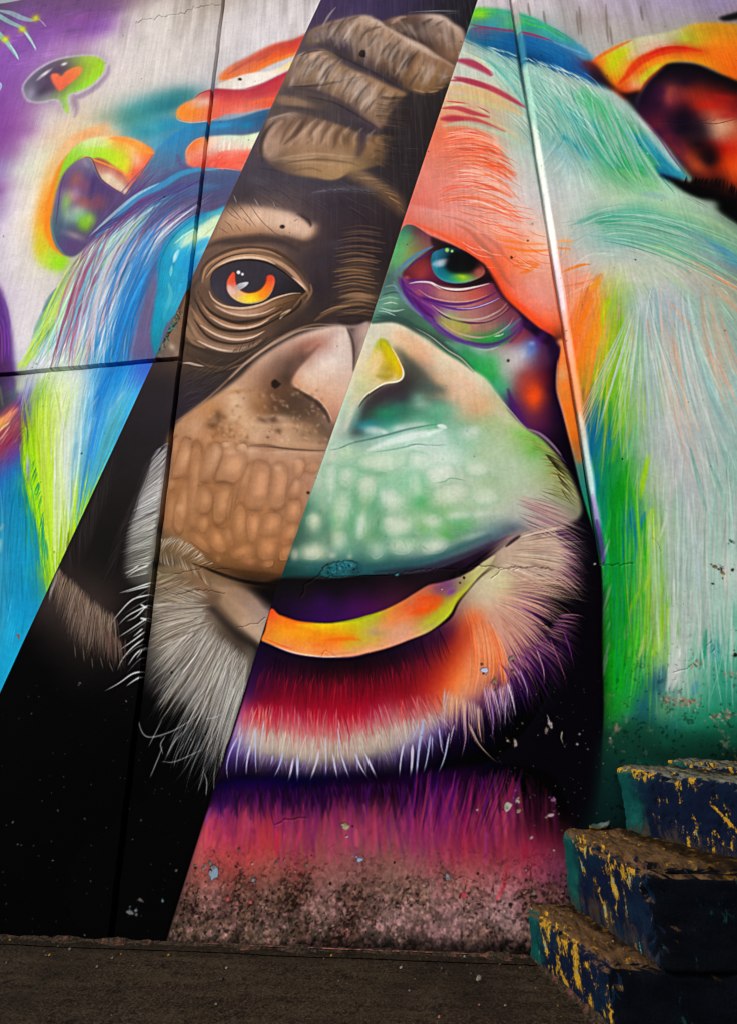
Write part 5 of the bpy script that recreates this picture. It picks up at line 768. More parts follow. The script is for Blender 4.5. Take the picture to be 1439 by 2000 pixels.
    F("965,455 1000,400 1060,340 1100,308 1160,302 1250,312 1350,355 1460,400 1800,560 1800,1400 1460,1110 1380,1060 1280,980 1180,930 1110,880 1060,840 1220,880 1150,780 1080,690 1000,600 955,540 950,490", 
      """970,470,#14061c 1050,370,#0c0410 1150,330,#0a040c 1250,340,#0a040c 1350,380,#080308 1430,420,#0a0408 1080,440,#3a1038 1110,430,#8a3a34 1110,490,#883040 1060,500,#2a0c28 1180,400,#1a0820 1220,440,#7c2418 1260,420,#641c14 1300,400,#2a0c14 1320,470,#942018 1400,500,#8a1a14 1250,510,#b82c14 1350,540,#b8301c 1430,540,#80181c
      1300,580,#b87058 1350,610,#d4a080 1400,590,#b87050 1330,660,#c48470 1400,650,#b05030 1430,700,#c83820 1300,690,#8a1c14 1380,720,#c81408 1220,560,#400c24 1160,560,#1a0820 1200,620,#100614 1250,700,#0c040c 1300,780,#0c040c 1150,640,#180a24 1080,600,#481830 1050,600,#6a1c2c 1100,660,#702028 1160,720,#8a2c24 1200,760,#a03820 1240,800,#b04420 1180,800,#482028 1290,850,#6a1c10 1360,800,#c03008 1420,800,#d84810 1420,880,#a83010
      1350,880,#180608 1430,960,#060204 1250,900,#060204 1150,880,#040206 1300,960,#020102 1430,1060,#020102 1140,780,#20083c 1050,660,#2a0a3c""", 7)
    for a in ((1110, 460, 24, 40, 10, '#a84a3c', .6), (1350, 610, 70, 50, 20, '#e0b090', .6), (1290, 560, 60, 40, 0, '#b85038', .5), (1390, 560, 60, 20, -5, '#a81c18', .6), (1250, 620, 60, 90, -30, '#0c0414', .7), (1300, 750, 50, 60, -30, '#0a040c', .8), (1300, 510, 80, 18, -8, '#c41c10', .6), (1430, 820, 40, 60, 0, '#e05418', .6), (1180, 540, 50, 60, -20, '#0c0414', .6), (1150, 700, 24, 70, -38, '#3a0c40', .4), (1240, 800, 60, 30, 40, '#c05028', .5), (1370, 470, 70, 18, 5, '#b81c14', .5), (1400, 770, 40, 40, 0, '#d03c08', .5)): B(*a)
    HAIR("1180,900 1280,900 1350,920 1430,960", "1190,850 1290,860 1370,860 1439,900", 60, "#080304 #100406", 9, .8)
    S("1000,605 1060,670 1120,760 1190,850", 7, '#7a2a6a', .6, 4); S("1370,40 1400,80 1460,62 1600,40", 30, '#0c0a0c', .0); F("1350,85 1380,72 1460,50 1800,-40 1800,30 1460,88 1400,98 1370,98", '#080808', 7, .95)
    S("1255,590 1330,600 1440,575", 4, '#3a1810', .7, 2)
    # shoulder-side fur: lower big mass
    view(960, 400, 3.004)
    gg = ["500,330 700,80 950,60 1200,150 1500,350", "430,150 700,110 1000,180 1300,330 1500,480", "600,300 850,300 1100,420 1300,620 1500,900", "850,400 980,550 1120,800 1300,1100 1450,1500", "830,420 900,700 960,1100 1000,1500", "800,420 790,700 720,1100 640,1500", "740,420 680,650 620,900 540,1250", "640,370 560,550 500,800 500,1100", "450,260 420,450 440,650"]
    F("640,0 1250,-30 1330,40 1439,120 1500,170 1500,400 1250,240 1050,190 850,160 700,160 560,170 500,130 560,70", "700,20,#b0c8b4 1000,10,#a4c4a0 1250,20,#a8bcac 1400,110,#8ca894 600,100,#88b8a8 700,90,#3a9c80 800,70,#4aa488 900,70,#5aac90 1000,90,#6cb090 1150,110,#7cb490 1300,160,#88b084 1439,260,#80a880 700,150,#98bca8 850,150,#80b49c 1000,160,#88b49c 1200,200,#8ca8b0 1350,260,#6c9cac 1439,330,#5a90a0 560,140,#b0c0bc", 14, .8)
    for s, w, c, a in (("480,110 600,70 720,50 860,40 1000,55", 40, '#4aa08c', .6), ("600,100 720,80 860,80 1000,110 1150,150", 56, '#30987c', .7), ("620,110 680,100 740,105", 34, '#1c9068', .7), ("640,150 760,140 900,150 1050,190 1200,240", 36, '#68ac98', .6), ("560,180 700,190 850,210 1000,240", 20, '#70aca4', .55), ("900,60 1050,80 1200,120 1350,200 1450,290", 40, '#78b488', .6), ("1000,30 1150,50 1300,100 1450,200", 30, '#a4c498', .6), ("1080,140 1200,170 1300,220 1450,330", 40, '#7aa4b4', .65), ("1250,200 1350,260 1450,350", 50, '#4a8ca4', .7), ("850,240 1000,260 1150,320 1300,420", 30, '#98bc90', .6), ("900,250 1000,250 1100,280", 24, '#a8c468', .5),
                       ("1000,320 1100,360 1180,410", 16, '#78a8a0', .7), ("1150,300 1250,370 1350,440 1450,500", 26, '#d49070', .75), ("1180,330 1300,400 1450,520", 14, '#dca080', .6), ("1280,490 1380,560 1450,640", 26, '#d49474', .7), ("1240,440 1350,520 1450,600", 40, '#b4ac94', .6), ("620,290 750,270 900,290 1050,380 1150,470", 50, '#c4c8bc', .6), ("980,380 1100,460 1200,540", 30, '#b0c8a0', .6), ("1020,420 1150,560 1300,760 1439,1000", 60, '#9cbca8', .5), ("1100,480 1250,640 1439,900", 50, '#a0bcac', .5),
                       ("800,400 830,430 880,450", 60, '#d0ccc8', .5), ("850,480 880,560 900,680 920,800", 40, '#ccccd0', .6), ("930,480 960,560 960,700", 60, '#90b0b4', .5), ("1000,600 1020,750 1060,900", 50, '#98b0b8', .55),
                       ("1030,560 1100,640 1180,740 1260,850 1330,960 1420,1100", 34, '#d4a890', .75), ("1150,700 1200,760 1240,800", 30, '#dcb098', .6), ("900,650 925,760 935,880 930,1050", 24, '#d8a088', .75), ("1050,750 1070,850 1090,960 1120,1100", 26, '#e09070', .8), ("1100,1050 1150,1200 1220,1330", 30, '#d8b8a0', .6), ("1140,880 1170,980 1200,1080 1230,1180", 16, '#dca88c', .65), ("820,720 825,800 815,870", 24, '#dca470', .75), ("730,700 710,770 680,830", 26, '#e0a040', .75), ("820,900 800,960 780,1020", 16, '#b8a040', .5), ("1280,900 1360,1000 1430,1150", 20, '#d8b8a4', .6), ("970,960 990,1010", 20, '#a8c838', .6),
                       ("640,400 590,480 540,560 490,700 450,830", 60, '#f08030', .75), ("630,430 600,470 570,500", 34, '#f0a028', .85), ("600,540 540,650 480,780", 24, '#f87c10', .75), ("620,560 560,700 500,860 480,960", 20, '#e88838', .7), ("640,600 600,720 560,830 510,960", 30, '#f08c10', .7), ("560,420 480,560 440,680", 30, '#f4a078', .6), ("400,400 470,370 540,350 580,350", 20, '#f07c14', .85), ("400,430 480,400 560,390", 16, '#f0a080', .7), ("420,460 500,430 600,400", 20, '#f4987c', .7), ("410,480 520,460 600,430", 14, '#f07c44', .7), ("420,540 520,490 610,450", 14, '#f4b49c', .7),
                       ("380,215 430,210 480,215", 26, '#f4a860', .7), ("370,250 420,255 470,260", 14, '#f0883c', .8), ("640,610 660,660 640,760 600,860", 44, '#e8a810', .75), ("690,540 670,620 640,720", 50, '#a4cc10', .8), ("660,540 640,600 620,640", 30, '#b8c428', .7), ("740,480 700,600 660,760 600,950 570,1060", 30, '#98b870', .6), ("760,660 740,800 700,950 640,1080", 54, '#8cc808', .8), ("700,780 660,880 610,1000 570,1080", 50, '#8cc018', .8), ("800,640 790,760 760,900 720,1050", 30, '#a8c860', .6),
                       ("600,1030 590,1090 580,1120", 30, '#5a9868', .6), ("680,950 640,1030 600,1120", 50, '#40a81c', .7), ("760,950 730,1050 690,1150", 44, '#78c010', .8), ("840,1060 800,1180 740,1300 700,1380", 44, '#80bc14', .75), ("820,960 790,1050 740,1200", 26, '#a8c820', .7), ("860,1000 840,1100 800,1200", 26, '#b0bca0', .6), ("640,1130 600,1250 570,1400 560,1520", 70, '#0a6c94', .85), ("690,1180 650,1300 620,1450", 40, '#0a7c80', .7), ("700,1150 680,1230 660,1330", 30, '#2c9c40', .7), ("580,1080 540,1180 530,1320", 40, '#a06c48', .6), ("540,1070 520,1130 515,1180", 30, '#9c6038', .5),
                       ("780,1280 740,1400 700,1520", 40, '#48a828', .75), ("840,1200 800,1330 760,1480", 24, '#98b848', .7), ("870,1250 830,1380 780,1520", 24, '#7cb868', .6), ("940,1100 900,1300 860,1500", 30, '#a8bc90', .5), ("1000,1050 1050,1200 1100,1350 1200,1500", 14, '#d0d0d0', .6), ("1040,960 1100,1100 1180,1300", 12, '#c8ccd0', .55), ("1120,900 1200,1100 1300,1350", 14, '#88a8a8', .6), ("1200,900 1280,1100 1380,1350", 30, '#78a4a4', .5), ("1260,900 1340,1080 1420,1300", 40, '#90b4ac', .5), ("960,1250 970,1350 960,1480", 60, '#c0c0c0', .5), ("1080,1400 1130,1480", 50, '#c8c8c4', .5)):
        S(s, w, c, a, w * .42)
    SMEAR("430,20 1250,-20 1500,170 1500,1500 560,1500 580,1100 480,900 430,600 370,200", gg, 1300, 130, 9, .5, vj=.07, cj=16)
    HAIR("600,420 700,430 800,430 880,430 980,430 1080,440 1180,420 1300,400", "520,1250 600,1400 700,1500 800,1500 960,1520 1120,1500 1300,1450 1500,1100", 300, "#f08828 #e8a83c #a8cc28 #7cb838 #98c090 #c8ccc8 #94b0ac #ccd0cc #d8a890 #a0b8b4 #d0ccc4 #90b4ac #a8c0b4 #d49880 #9cb8a8", 17, .42, mid="580,800 660,850 740,900 820,900 920,900 1040,880 1180,820 1350,700", lj=.6, rj=.65, tj=.05, vj=.08, taper='both')
    HAIR("440,150 520,180 600,230", "1500,240 1480,380 1460,520", 110, "#4aa88c #88b8a0 #b8ccc0 #38987c #98bc98 #c4ccc4", 11, .6, mid="860,40 880,130 900,230", shuffle=True, lj=.6, rj=.6, tj=.06, taper='both')
    for k in range(90):
        t = rng.random(); a0 = 1.1 + t * 1.0; r0, r1 = 150 + rng.random() * 300, 600 + rng.random() * 500
        cx, cy = 880, 400
        S(f"{cx+r0*math.cos(a0)*.6},{cy+r0*math.sin(a0)} {cx+(r0+r1)*.5*math.cos(a0)*.75},{cy+(r0+r1)*.5*math.sin(a0)} {cx+r1*math.cos(a0)*.8},{cy+r1*math.sin(a0)}", 6, ['#d0d0cc', '#88acac', '#c8d0c8', '#a8bcb4'][k % 4], .4)
    view(960, 850, 3.004)
    for s, w, c, a in (("620,200 600,320 590,420", 40, '#0a748c', .7), ("760,200 720,400 690,620 660,800", 50, '#0a8c20', .8), ("700,100 660,260 640,420 650,560", 40, '#0f8458', .7), ("800,140 770,300 740,460 700,700 670,950", 40, '#109418', .75), ("740,600 710,850 690,1050 680,1250", 60, '#089c08', .85), ("690,1000 680,1200 700,1400", 60, '#0c980c', .8), ("700,1250 720,1380 740,1520", 80, '#0ca010', .75), ("820,420 800,540 780,640 760,760", 34, '#0a6c98', .75), ("900,440 880,540 860,640", 36, '#0a78a0', .75), ("860,540 840,680 800,800", 30, '#0f7c88', .7), ("800,760 780,900 740,1060", 44, '#128c54', .7),
                       ("920,110 900,200 880,300 870,380", 30, '#9cc818', .85), ("940,420 930,500 925,560", 40, '#98c40c', .85), ("970,520 945,620 920,700", 30, '#b0c810', .85), ("900,480 880,600 890,700", 24, '#0c9818', .8), ("930,600 900,720 870,800", 40, '#10a010', .6), ("1000,560 960,720 930,840", 30, '#8cb448', .65), ("940,780 910,860 880,920", 24, '#b8b82c', .7), ("860,910 820,1000 790,1080", 26, '#90b828', .8), ("850,980 810,1100 780,1200", 40, '#6a8c88', .55), ("960,860 945,980 930,1060", 30, '#a8c420', .7), ("1000,800 990,900 980,960", 44, '#84b848', .6), ("1030,960 1010,1080 970,1220 945,1300", 56, '#84c008', .85), ("1050,930 1030,1020", 40, '#5cac30', .7), ("960,1040 930,1180 900,1300", 14, '#b8d0a0', .7), ("905,1160 880,1240 840,1340", 24, '#b0b078', .8), ("840,1120 820,1220 790,1320", 26, '#58a840', .7), ("900,1240 870,1340 830,1450", 30, '#1c7c58', .7), ("800,1100 770,1200", 30, '#6a9c50', .5),
                       ("1050,100 1040,300 1020,500 980,620", 26, '#b4c0b4', .6), ("1020,480 990,580 960,650", 12, '#c8ccc0', .7), ("1120,0 1180,200 1260,400 1330,640", 20, '#c4c8c4', .6), ("1160,60 1220,300 1290,540", 24, '#6c9c90', .6), ("1200,50 1300,260 1380,420 1430,560", 26, '#d0ccc0', .6), ("1260,120 1340,320 1400,500", 24, '#70a498', .6), ("1330,30 1400,200 1439,300", 26, '#84aca0', .6), ("1100,250 1120,480 1160,700", 40, '#8cacа0'.replace('а', 'a'), .5), ("1080,300 1060,520 1050,700", 40, '#90b49c', .6), ("1150,350 1170,560 1190,760", 20, '#c8c8d0', .55), ("1190,520 1210,700 1220,900", 40, '#b0b8c4', .5), ("1220,640 1260,760 1300,900 1290,1040", 50, '#c4c4bc', .6), ("1170,900 1160,1100 1120,1300", 60, '#b8bcb8', .5), ("1400,600 1430,700", 40, '#a0c0b4', .5),
                       ("1060,1100 1080,1250 1050,1400 1020,1500", 40, '#c8c8c8', .7), ("1110,1230 1090,1350 1050,1500", 40, '#c8ccc4', .7), ("1260,1130 1240,1260 1210,1380", 34, '#20906c', .75), ("1200,1230 1180,1400", 30, '#48a080', .6), ("1300,1180 1310,1320", 50, '#2a8c94', .6), ("1150,1260 1140,1420", 40, '#68b08c', .6), ("1410,940 1420,1050 1430,1150", 26, '#38987c', .7), ("1390,1050 1410,1200 1400,1340", 24, '#b0c8b8', .6), ("1000,1350 970,1450", 60, '#3c6c78', .6), ("1200,1440 1180,1520", 40, '#3a84a0', .5), ("1340,1300 1330,1480", 60, '#2a9070', .6)):
        S(s, w, c, a, w * .42)
    B(1350, 760, 90, 90, 0, '#d4d0c8', .75); B(1410, 820, 70, 60, 0, '#ccc8c4', .6)
    SMEAR("580,100 1500,0 1500,1500 640,1500 650,1100 640,700 600,400", ["700,50 650,400 690,800 690,1500", "840,50 790,500 740,1000 700,1500", "960,50 930,500 900,1000 820,1500", "1100,50 1080,500 1040,1000 960,1500", "1200,0 1300,450 1250,900 1180,1500", "1400,0 1450,400 1420,900 1400,1500"], 1000, 130, 9, .5, vj=.09, cj=14)
    HAIR("600,150 700,80 800,50 920,60 1050,40 1200,20 1350,40 1480,60", "650,1500 720,1500 800,1500 900,1500 1010,1500 1130,1500 1280,1500 1450,1480", 300, "#0a7c80 #0a8c20 #109c18 #8cb828 #98bc88 #b4c0b8 #c8ccc8 #94b4ac #c0c8c0 #88b4a4 #b8c4bc #78ac9c", 18, .42, mid="650,700 720,720 790,740 900,760 1010,780 1160,760 1330,720 1460,700", lj=.6, rj=.7, tj=.05, vj=.1, taper='both')
    HAIR("690,400 680,700 690,1000 700,1400", "640,600 640,900 645,1200 640,1480", 60, "#3a9c50 #1c9830 #48a060 #0c9010", 8, .7, lj=.4)
    for s in ("690,600 655,720", "670,650 645,780", "700,860 650,1040", "680,1280 640,1440", "690,1200 640,1380"): S(s, 14, '#8a9c90', .6, 8)
    # lower right: darkening teal, splotches
    view(960, 1250, 3)
    for a in ((870, 380, 60, 60, 0, '#1a5074', .6), (850, 450, 90, 40, 0, '#1a4c5c', .6), (790, 440, 40, 30, -40, '#4a8490', .6), (780, 400, 60, 90, 10, '#148c28', .5), (700, 400, 50, 80, 0, '#148418', .5), (950, 260, 50, 70, 25, '#1c5464', .6), (1090, 150, 36, 90, 15, '#b8bcb8', .6), (1000, 400, 40, 60, 20, '#5c9c68', .5), (1200, 450, 160, 70, 0, '#1a7858', .6), (1100, 560, 200, 60, 0, '#0f5c44', .6), (860, 580, 200, 50, 0, '#0c3c30', .6), (700, 560, 90, 50, 0, '#0c3420', .6), (1380, 500, 100, 80, 0, '#1c6c50', .5), (1060, 510, 60, 40, -40, '#1a6460', .6)): B(*a)
    SMEAR("660,100 1439,0 1439,600 700,640", ["720,50 690,500", "1000,50 960,500", "1300,0 1290,500"], 240, 60, 9, .45, vj=.1, cj=20)
    for x, y, n in ((1130, 360, 60), (1040, 350, 30), (1380, 430, 30), (1310, 450, 30), (1390, 200, 20), (1200, 130, 20)):
        for k in range(n): B(x + rng.normal(0, 34), y + rng.normal(0, 16), 3 + rng.random() * 9, 3 + rng.random() * 5, rng.random() * 90, ['#a06858', '#8a7460', '#9c8478', '#5a3c30', '#b0a088'][k % 5], .65)
    # face ------------------------------------------------------------------
    view(700, 400, 3)
    F("260,130 320,120 420,180 560,240 720,330 800,420 860,540 960,640 1060,720 1170,790 1180,860 1160,960 1160,1080 1190,1200 1240,1400 1310,1700 1400,2000 1424,2200 1424,2600 1432,2900 1424,3150 1400,3500 1300,4200 200,4400 700,3000 900,2000 700,1400 200,1200 -60,800 60,680 100,560 150,440 220,220", 
      """265,150,#3a7c68 290,180,#5a9c68 330,160,#6a3c44 400,200,#7c4450 250,260,#6ab070 230,340,#6aa86c 300,260,#8a8c50 200,400,#5c7c74 160,420,#46645c 140,500,#50706a 110,600,#70a490 200,560,#78a884 250,520,#507c74 90,660,#4c7468 200,640,#3a5a50 300,640,#486858 260,680,#3c5850
      420,700,#4c7c60 500,760,#4c5c54 600,800,#7c9c8c 700,850,#98b4a0 620,860,#3c8c60 700,900,#2c9c50 760,950,#4cac60 800,1000,#2c9c48 860,1060,#58a880 850,900,#a8a8a0 900,880,#c0b8b4 880,940,#b8b0ac 960,850,#9ca4b8 1010,820,#5c78b0 900,800,#8c5468 980,760,#743048 1050,800,#4c2464 1100,800,#301440
      900,1030,#8c7c84 960,1000,#8c3c3c 1010,1000,#983c38 1060,980,#6c2030 1110,960,#300c24 920,1100,#6c3c58 980,1090,#a84028 1020,1110,#e84c18 1060,1100,#b03c28 1110,1080,#340c28 900,1180,#401c5c 960,1180,#6c2c48 1020,1180,#9c4030 1080,1180,#642038 1140,1150,#1c0824 950,1260,#4c1c58 1000,1280,#602440 1080,1280,#50183c 1150,1250,#1c0828
      1060,1350,#301038 1150,1380,#140618 1200,1300,#0c0414 1200,1480,#0a0410 1020,1330,#441450 1250,1600,#08030c 1350,1900,#06030c 1400,2300,#050208 1350,2700,#040208 1200,2400,#0a040c""", 5)
    # nose and muzzle of the coloured half
    view(0, 0, 1)
    F("600,720 690,600 720,629 760,628 790,636 820,655 870,690 920,720 950,740 980,780 1000,810 1030,838 1060,860 1100,910 1130,970 1130,1010 1080,1030 1010,1045 960,1080 880,1105 800,1118 700,1126 560,1126 500,1140", 
      """725,640,#d4d0bc 760,640,#dcd4bc 800,650,#d8ceb4 730,670,#dcd8c0 770,665,#e0c4a0 690,720,#d8ceb0 720,720,#e8d0a8 700,760,#d4d4b4 680,800,#b0c8b0 660,830,#c4ccbc 800,690,#d8ac80 830,700,#e0b090 860,720,#d8cab0 800,720,#4c5048 820,750,#4a4c48 790,760,#3a3440 840,770,#7c7c64 850,740,#c49c78 880,770,#dcb494 910,740,#d8ccb4 940,760,#d0c4a8
      780,790,#3a3038 740,800,#3c4448 720,830,#3c8c84 700,840,#4c6c68 760,820,#2c8c74 800,800,#3c7458 850,790,#4c7c70 820,820,#74ac90 860,800,#58988c 900,800,#ccb494 930,800,#d8a880 960,800,#c4b890 900,840,#70b08c 850,830,#60a87c 940,840,#9cbc90 980,830,#b8c098 1010,860,#a0bc78 1040,880,#6cac48
      680,870,#a8c8b0 740,860,#b8d4c4 800,850,#c4d8cc 860,845,#c8d8d0 720,890,#bcd0b4 760,900,#a4cca8 800,890,#b0ccb4 860,890,#b8ccbc 920,880,#8cb898 960,880,#b0c4a8 1000,900,#a8c0a0 1050,900,#98b484 1080,920,#8c9c58
      660,930,#98bca0 680,930,#7cb498 640,940,#c0ccb4 720,940,#98c49c 760,960,#5cac7c 800,940,#7cb894 840,920,#c0ccbc 870,930,#c4ccbc 820,980,#58a86c 860,980,#a8bc9c 900,970,#b4c0a8 940,950,#a0bc90 980,960,#a4b894 1020,960,#b4bca8 1060,970,#b0b098
      620,980,#7caa90 650,990,#84b090 600,1020,#3c6858 640,1030,#4c7c68 690,1020,#6ca47c 740,1010,#50906c 720,1050,#7ca080 780,1020,#98b498 760,1060,#508870 820,1030,#8cb080 860,1010,#6cac60 900,1030,#60a468 940,1010,#a8b8a0 980,1000,#b4bca8 1010,1010,#a8a8a0 1040,1010,#a09c98
      580,1070,#3c5c50 620,1080,#9cac94 680,1080,#609080 740,1080,#4c8878 800,1070,#8cb09c 860,1060,#8cac98 920,1050,#708c88 960,1040,#5c7c80 1000,1030,#4c5c68 570,1110,#1c4440 620,1110,#1c5454 680,1110,#1f5458 740,1110,#24484c 800,1100,#30545c 860,1090,#405868 920,1075,#485060 960,1065,#3c304c""", 3)
    view(700, 400, 3)
    S("70,690 160,675 230,675 330,720 450,790 540,860 620,920 680,980", 40, '#3a4a44', .75, 22); S("320,715 420,770 520,850 600,900 680,980 760,1050 820,1130 900,1220 960,1290 990,1310", 9, '#d4ccb8', .6, 5)
    S("170,420 130,520 90,640", 40, '#5c7c74', .3, 22)
    for s, w, c, a in (("110,560 180,540 240,550", 12, '#98b8a8', .6), ("120,600 200,620 270,610", 12, '#b4ccc0', .7), ("100,640 180,650 260,640", 14, '#405c54', .7), ("130,530 200,510 250,520", 12, '#34504c', .6), ("140,580 190,570 230,580", 8, '#d0dcd4', .7), ("110,620 160,625 220,650", 8, '#d0dcd4', .6), ("90,660 160,660 260,670 330,710", 26, '#34504c', .75), ("150,480 200,470 230,490", 10, '#88a8a0', .6)):
        S(s, w, c, a, w * .4)
    S("740,1020 760,1070 820,1150 900,1230", 0.1, '#000', 0)
    F("-40,1330 0,1290 20,1200 60,1120 130,1070 220,1050 270,1010 265,950 230,880 200,830 260,860 330,930 400,1000 450,1060 440,1110 330,1100 200,1130 120,1180 80,1260 30,1330 -20,1350", 
      "230,860,#5c6450 300,950,#4c4c44 380,1020,#545850 280,1020,#3c3434 200,1080,#3a2c34 100,1130,#3c3034 60,1200,#3a3438 140,1180,#34403c 300,1080,#3c403c 400,1080,#4c6058 30,1290,#3c4444 0,1330,#4c5454", 14, .9)
    for a in ((90, 1220, 40, 50, 0, '#3a403c', .6), (60, 1280, 70, 30, -10, '#2c8c8c', .7), (160, 1220, 90, 40, -5, '#2c8c64', .8), (250, 1180, 80, 40, 0, '#3a8c74', .5), (40, 1300, 50, 26, 0, '#3a9cac', .6), (470, 1080, 50, 30, 20, '#4c5850', .6), (350, 1130, 50, 40, 0, '#84b09c', .6), (370, 1170, 60, 30, 0, '#b4ccbc', .5), (540, 980, 60, 40, 30, '#e0bc9c', .6), (640, 1050, 80, 40, 40, '#e4b494', .6), (720, 1160, 70, 50, 30, '#d8b080', .6), (250, 770, 60, 30, 35, '#e8b890', .7), (340, 830, 40, 90, -40, '#e0b08c', .7), (400, 800, 60, 24, 35, '#dcd4bc', .5), (480, 900, 80, 30, 38, '#d8d0b4', .6), (580, 940, 60, 30, 40, '#dcc8b0', .6), (840, 1230, 70, 30, 40, '#d4ccb4', .5), (480, 1200, 60, 40, 0, '#58a878', .5)): B(*a)
    # yellow nostril flare
    F("90,830 120,785 150,785 190,840 230,920 258,970 255,1010 220,1035 140,1050 80,1085 30,1130 -10,1180 -60,1300 -90,1330 -60,1180 0,1000 60,900", 
      "110,800,#b8c040 140,800,#b0b028 170,850,#c4b418 210,920,#d0ac10 230,970,#e0b020 240,1010,#e8d098 170,960,#b09c30 120,880,#e0c068 80,880,#e8d090 100,950,#dcc080 160,1010,#c8a838 210,1030,#e4cca0 120,1030,#e0c898 60,1040,#d0c890 20,1080,#c4c898 -10,1130,#d4c8a8 -50,1200,#c0ccb0 20,950,#e4d8b0 -60,1300,#c8c8b8", 7)
    S("130,800 170,870 215,940 240,985 225,1015", 44, '#c8b410', .7, 24); S("120,785 160,800 200,870", 16, '#9cb030', .7, 10); S("255,960 258,1005 225,1032 150,1045 80,1085 20,1130", 12, '#ecdcb8', .85, 6); S("100,1000 160,1010 200,1000", 34, '#a09030', .5, 22); S("120,850 110,920 60,1000", 40, '#ecd0a0', .6, 26)
    S("124,788 164,800 204,855 238,920 259,972 256,1010 224,1035 150,1047 84,1086 30,1130 -10,1185", 9, '#f0e2c0', .9, 4)
    S("140,800 180,860 222,935 240,985", 40, '#d8c40c', .75, 20); S("215,900 245,970 235,1010", 14, '#e8b01c', .8, 7); S("124,786 160,796 196,846", 9, '#a8b838', .8, 5)
    S("150,1055 84,1096 34,1140 0,1190", 12, '#241c20', .5, 8)
    # upper lip skin: pale cells on green
    view(560, 780, 3)
    for k in range(60):
        x, y = 240 + rng.random() * 800, 420 + rng.random() * 420
        B(x, y, 20 + rng.random() * 40, 14 + rng.random() * 30, rng.random() * 180, ['#50a878', '#6cb884', '#88b880', '#58a46c', '#b0c8a8', '#9cc090'][k % 6], .38)
    for x, y, rx, ry, g, c, a in ((510, 180, 60, 26, 5, '#dce4dc', .9), (570, 190, 24, 14, 20, '#e4e8e0', .8), (660, 165, 60, 24, -12, '#dce4dc', .7), (760, 145, 60, 16, -5, '#ccd8cc', .6), (350, 310, 50, 40, 0, '#c8dcb8', .8), (270, 330, 30, 40, 0, '#d8d8c4', .6), (350, 450, 40, 50, 5, '#c8d8b8', .85), (345, 430, 20, 26, 0, '#dce4cc', .6), (265, 470, 14, 90, 3, '#d0e0d8', .85), (250, 580, 14, 26, 0, '#c8d8c8', .7), (465, 500, 56, 56, 10, '#d4dcc8', .95), (470, 480, 34, 30, 0, '#e0e4d8', .6), (455, 620, 30, 90, 5, '#b0c898', .7), (430, 750, 20, 60, 5, '#dce0d8', .9), (440, 700, 14, 40, 10, '#e4e4dc', .7), (320, 640, 44, 90, 8, '#98b880', .7), (300, 780, 40, 70, 0, '#b8bc8c', .7),
                                      (165, 710, 42, 50, 5, '#c8c8a0', .9), (160, 690, 26, 26, 0, '#d4d4b4', .6), (215, 620, 20, 50, -20, '#b4c4a0', .6), (155, 890, 70, 40, 0, '#c8c4a8', .9), (130, 900, 30, 26, 0, '#d0ccb4', .6), (50, 905, 30, 40, 0, '#d0ccb4', .8), (268, 912, 24, 18, 0, '#d0d0bc', .9), (370, 915, 16, 16, 0, '#c8ccb0', .8), (200, 905, 26, 26, 0, '#c8c0a0', .7), (500, 390, 90, 44, -4, '#d0dccc', .85), (620, 390, 60, 40, 0, '#c8d4c4', .6), (560, 340, 120, 20, -3, '#c4d8c8', .6), (590, 560, 60, 60, 20, '#dce0d4', .9), (620, 620, 70, 50, 10, '#ccd0bc', .7), (680, 570, 60, 60, 0, '#c4ccb8', .5),
                                      (620, 730, 64, 60, 0, '#d0d0b8', .9), (600, 700, 30, 30, 0, '#dce0d0', .6), (690, 730, 40, 36, 0, '#d0ccb4', .7), (850, 710, 56, 36, 8, '#ccd4c0', .85), (880, 430, 80, 60, -10, '#d0d8c8', .9), (900, 370, 90, 50, 0, '#d4dcd0', .8), (800, 360, 80, 50, 0, '#c0d4c4', .5), (970, 560, 100, 60, -5, '#c4cab0', .85), (1000, 500, 70, 30, 0, '#ccd0bc', .6), (1110, 400, 76, 44, 0, '#d4d8c8', .9), (1060, 200, 70, 46, 10, '#ccd8cc', .9), (1100, 180, 40, 30, 0, '#d8e0d8', .6), (980, 680, 60, 20, -8, '#d4dcd0', .9), (1120, 670, 100, 16, -3, '#c8d4cc', .85), (840, 860, 90, 46, -4, '#c0ccb8', .85), (670, 860, 80, 40, 0, '#b8c4ac', .7), (850, 850, 40, 24, 0, '#d0d8cc', .6), (530, 880, 60, 60, 0, '#88ac98', .5), (1080, 800, 90, 20, -15, '#b0c0b0', .5), (1250, 560, 90, 60, 0, '#b8c0a8', .5), (1330, 400, 90, 90, 0, '#b8c0ac', .5), (1330, 650, 100, 60, 0, '#b4b8ac', .5), (1280, 300, 80, 50, 20, '#b0c49c', .5)):
        B(x, y, rx, ry, g, c, a * .8, 1.25)
    for x, y, rx, ry, g, c, a in ((780, 590, 36, 34, 30, '#3ca858', .7), (780, 490, 50, 60, 0, '#58ac70', .5), (800, 750, 40, 24, 20, '#5cac50', .7), (930, 790, 40, 20, 30, '#4ca848', .75), (850, 640, 130, 16, -3, '#6cb078', .6), (1030, 720, 60, 24, 10, '#68b070', .6), (500, 420, 100, 20, 15, '#48a068', .5), (400, 560, 16, 60, 0, '#3c8c5c', .5), (730, 800, 80, 14, 3, '#5c8474', .6), (520, 790, 40, 60, 0, '#5ca068', .5), (250, 820, 20, 40, 0, '#38604c', .6), (120, 640, 20, 60, 15, '#407058', .6), (90, 760, 20, 50, 15, '#3c6450', .6), (380, 720, 16, 60, 0, '#58a060', .5), (1370, 210, 80, 24, 25, '#78b858', .6), (1200, 130, 100, 40, 0, '#a4c488', .4), (900, 60, 120, 40, 0, '#88bc98', .5), (1150, 320, 70, 40, 0, '#a8c08c', .5)):
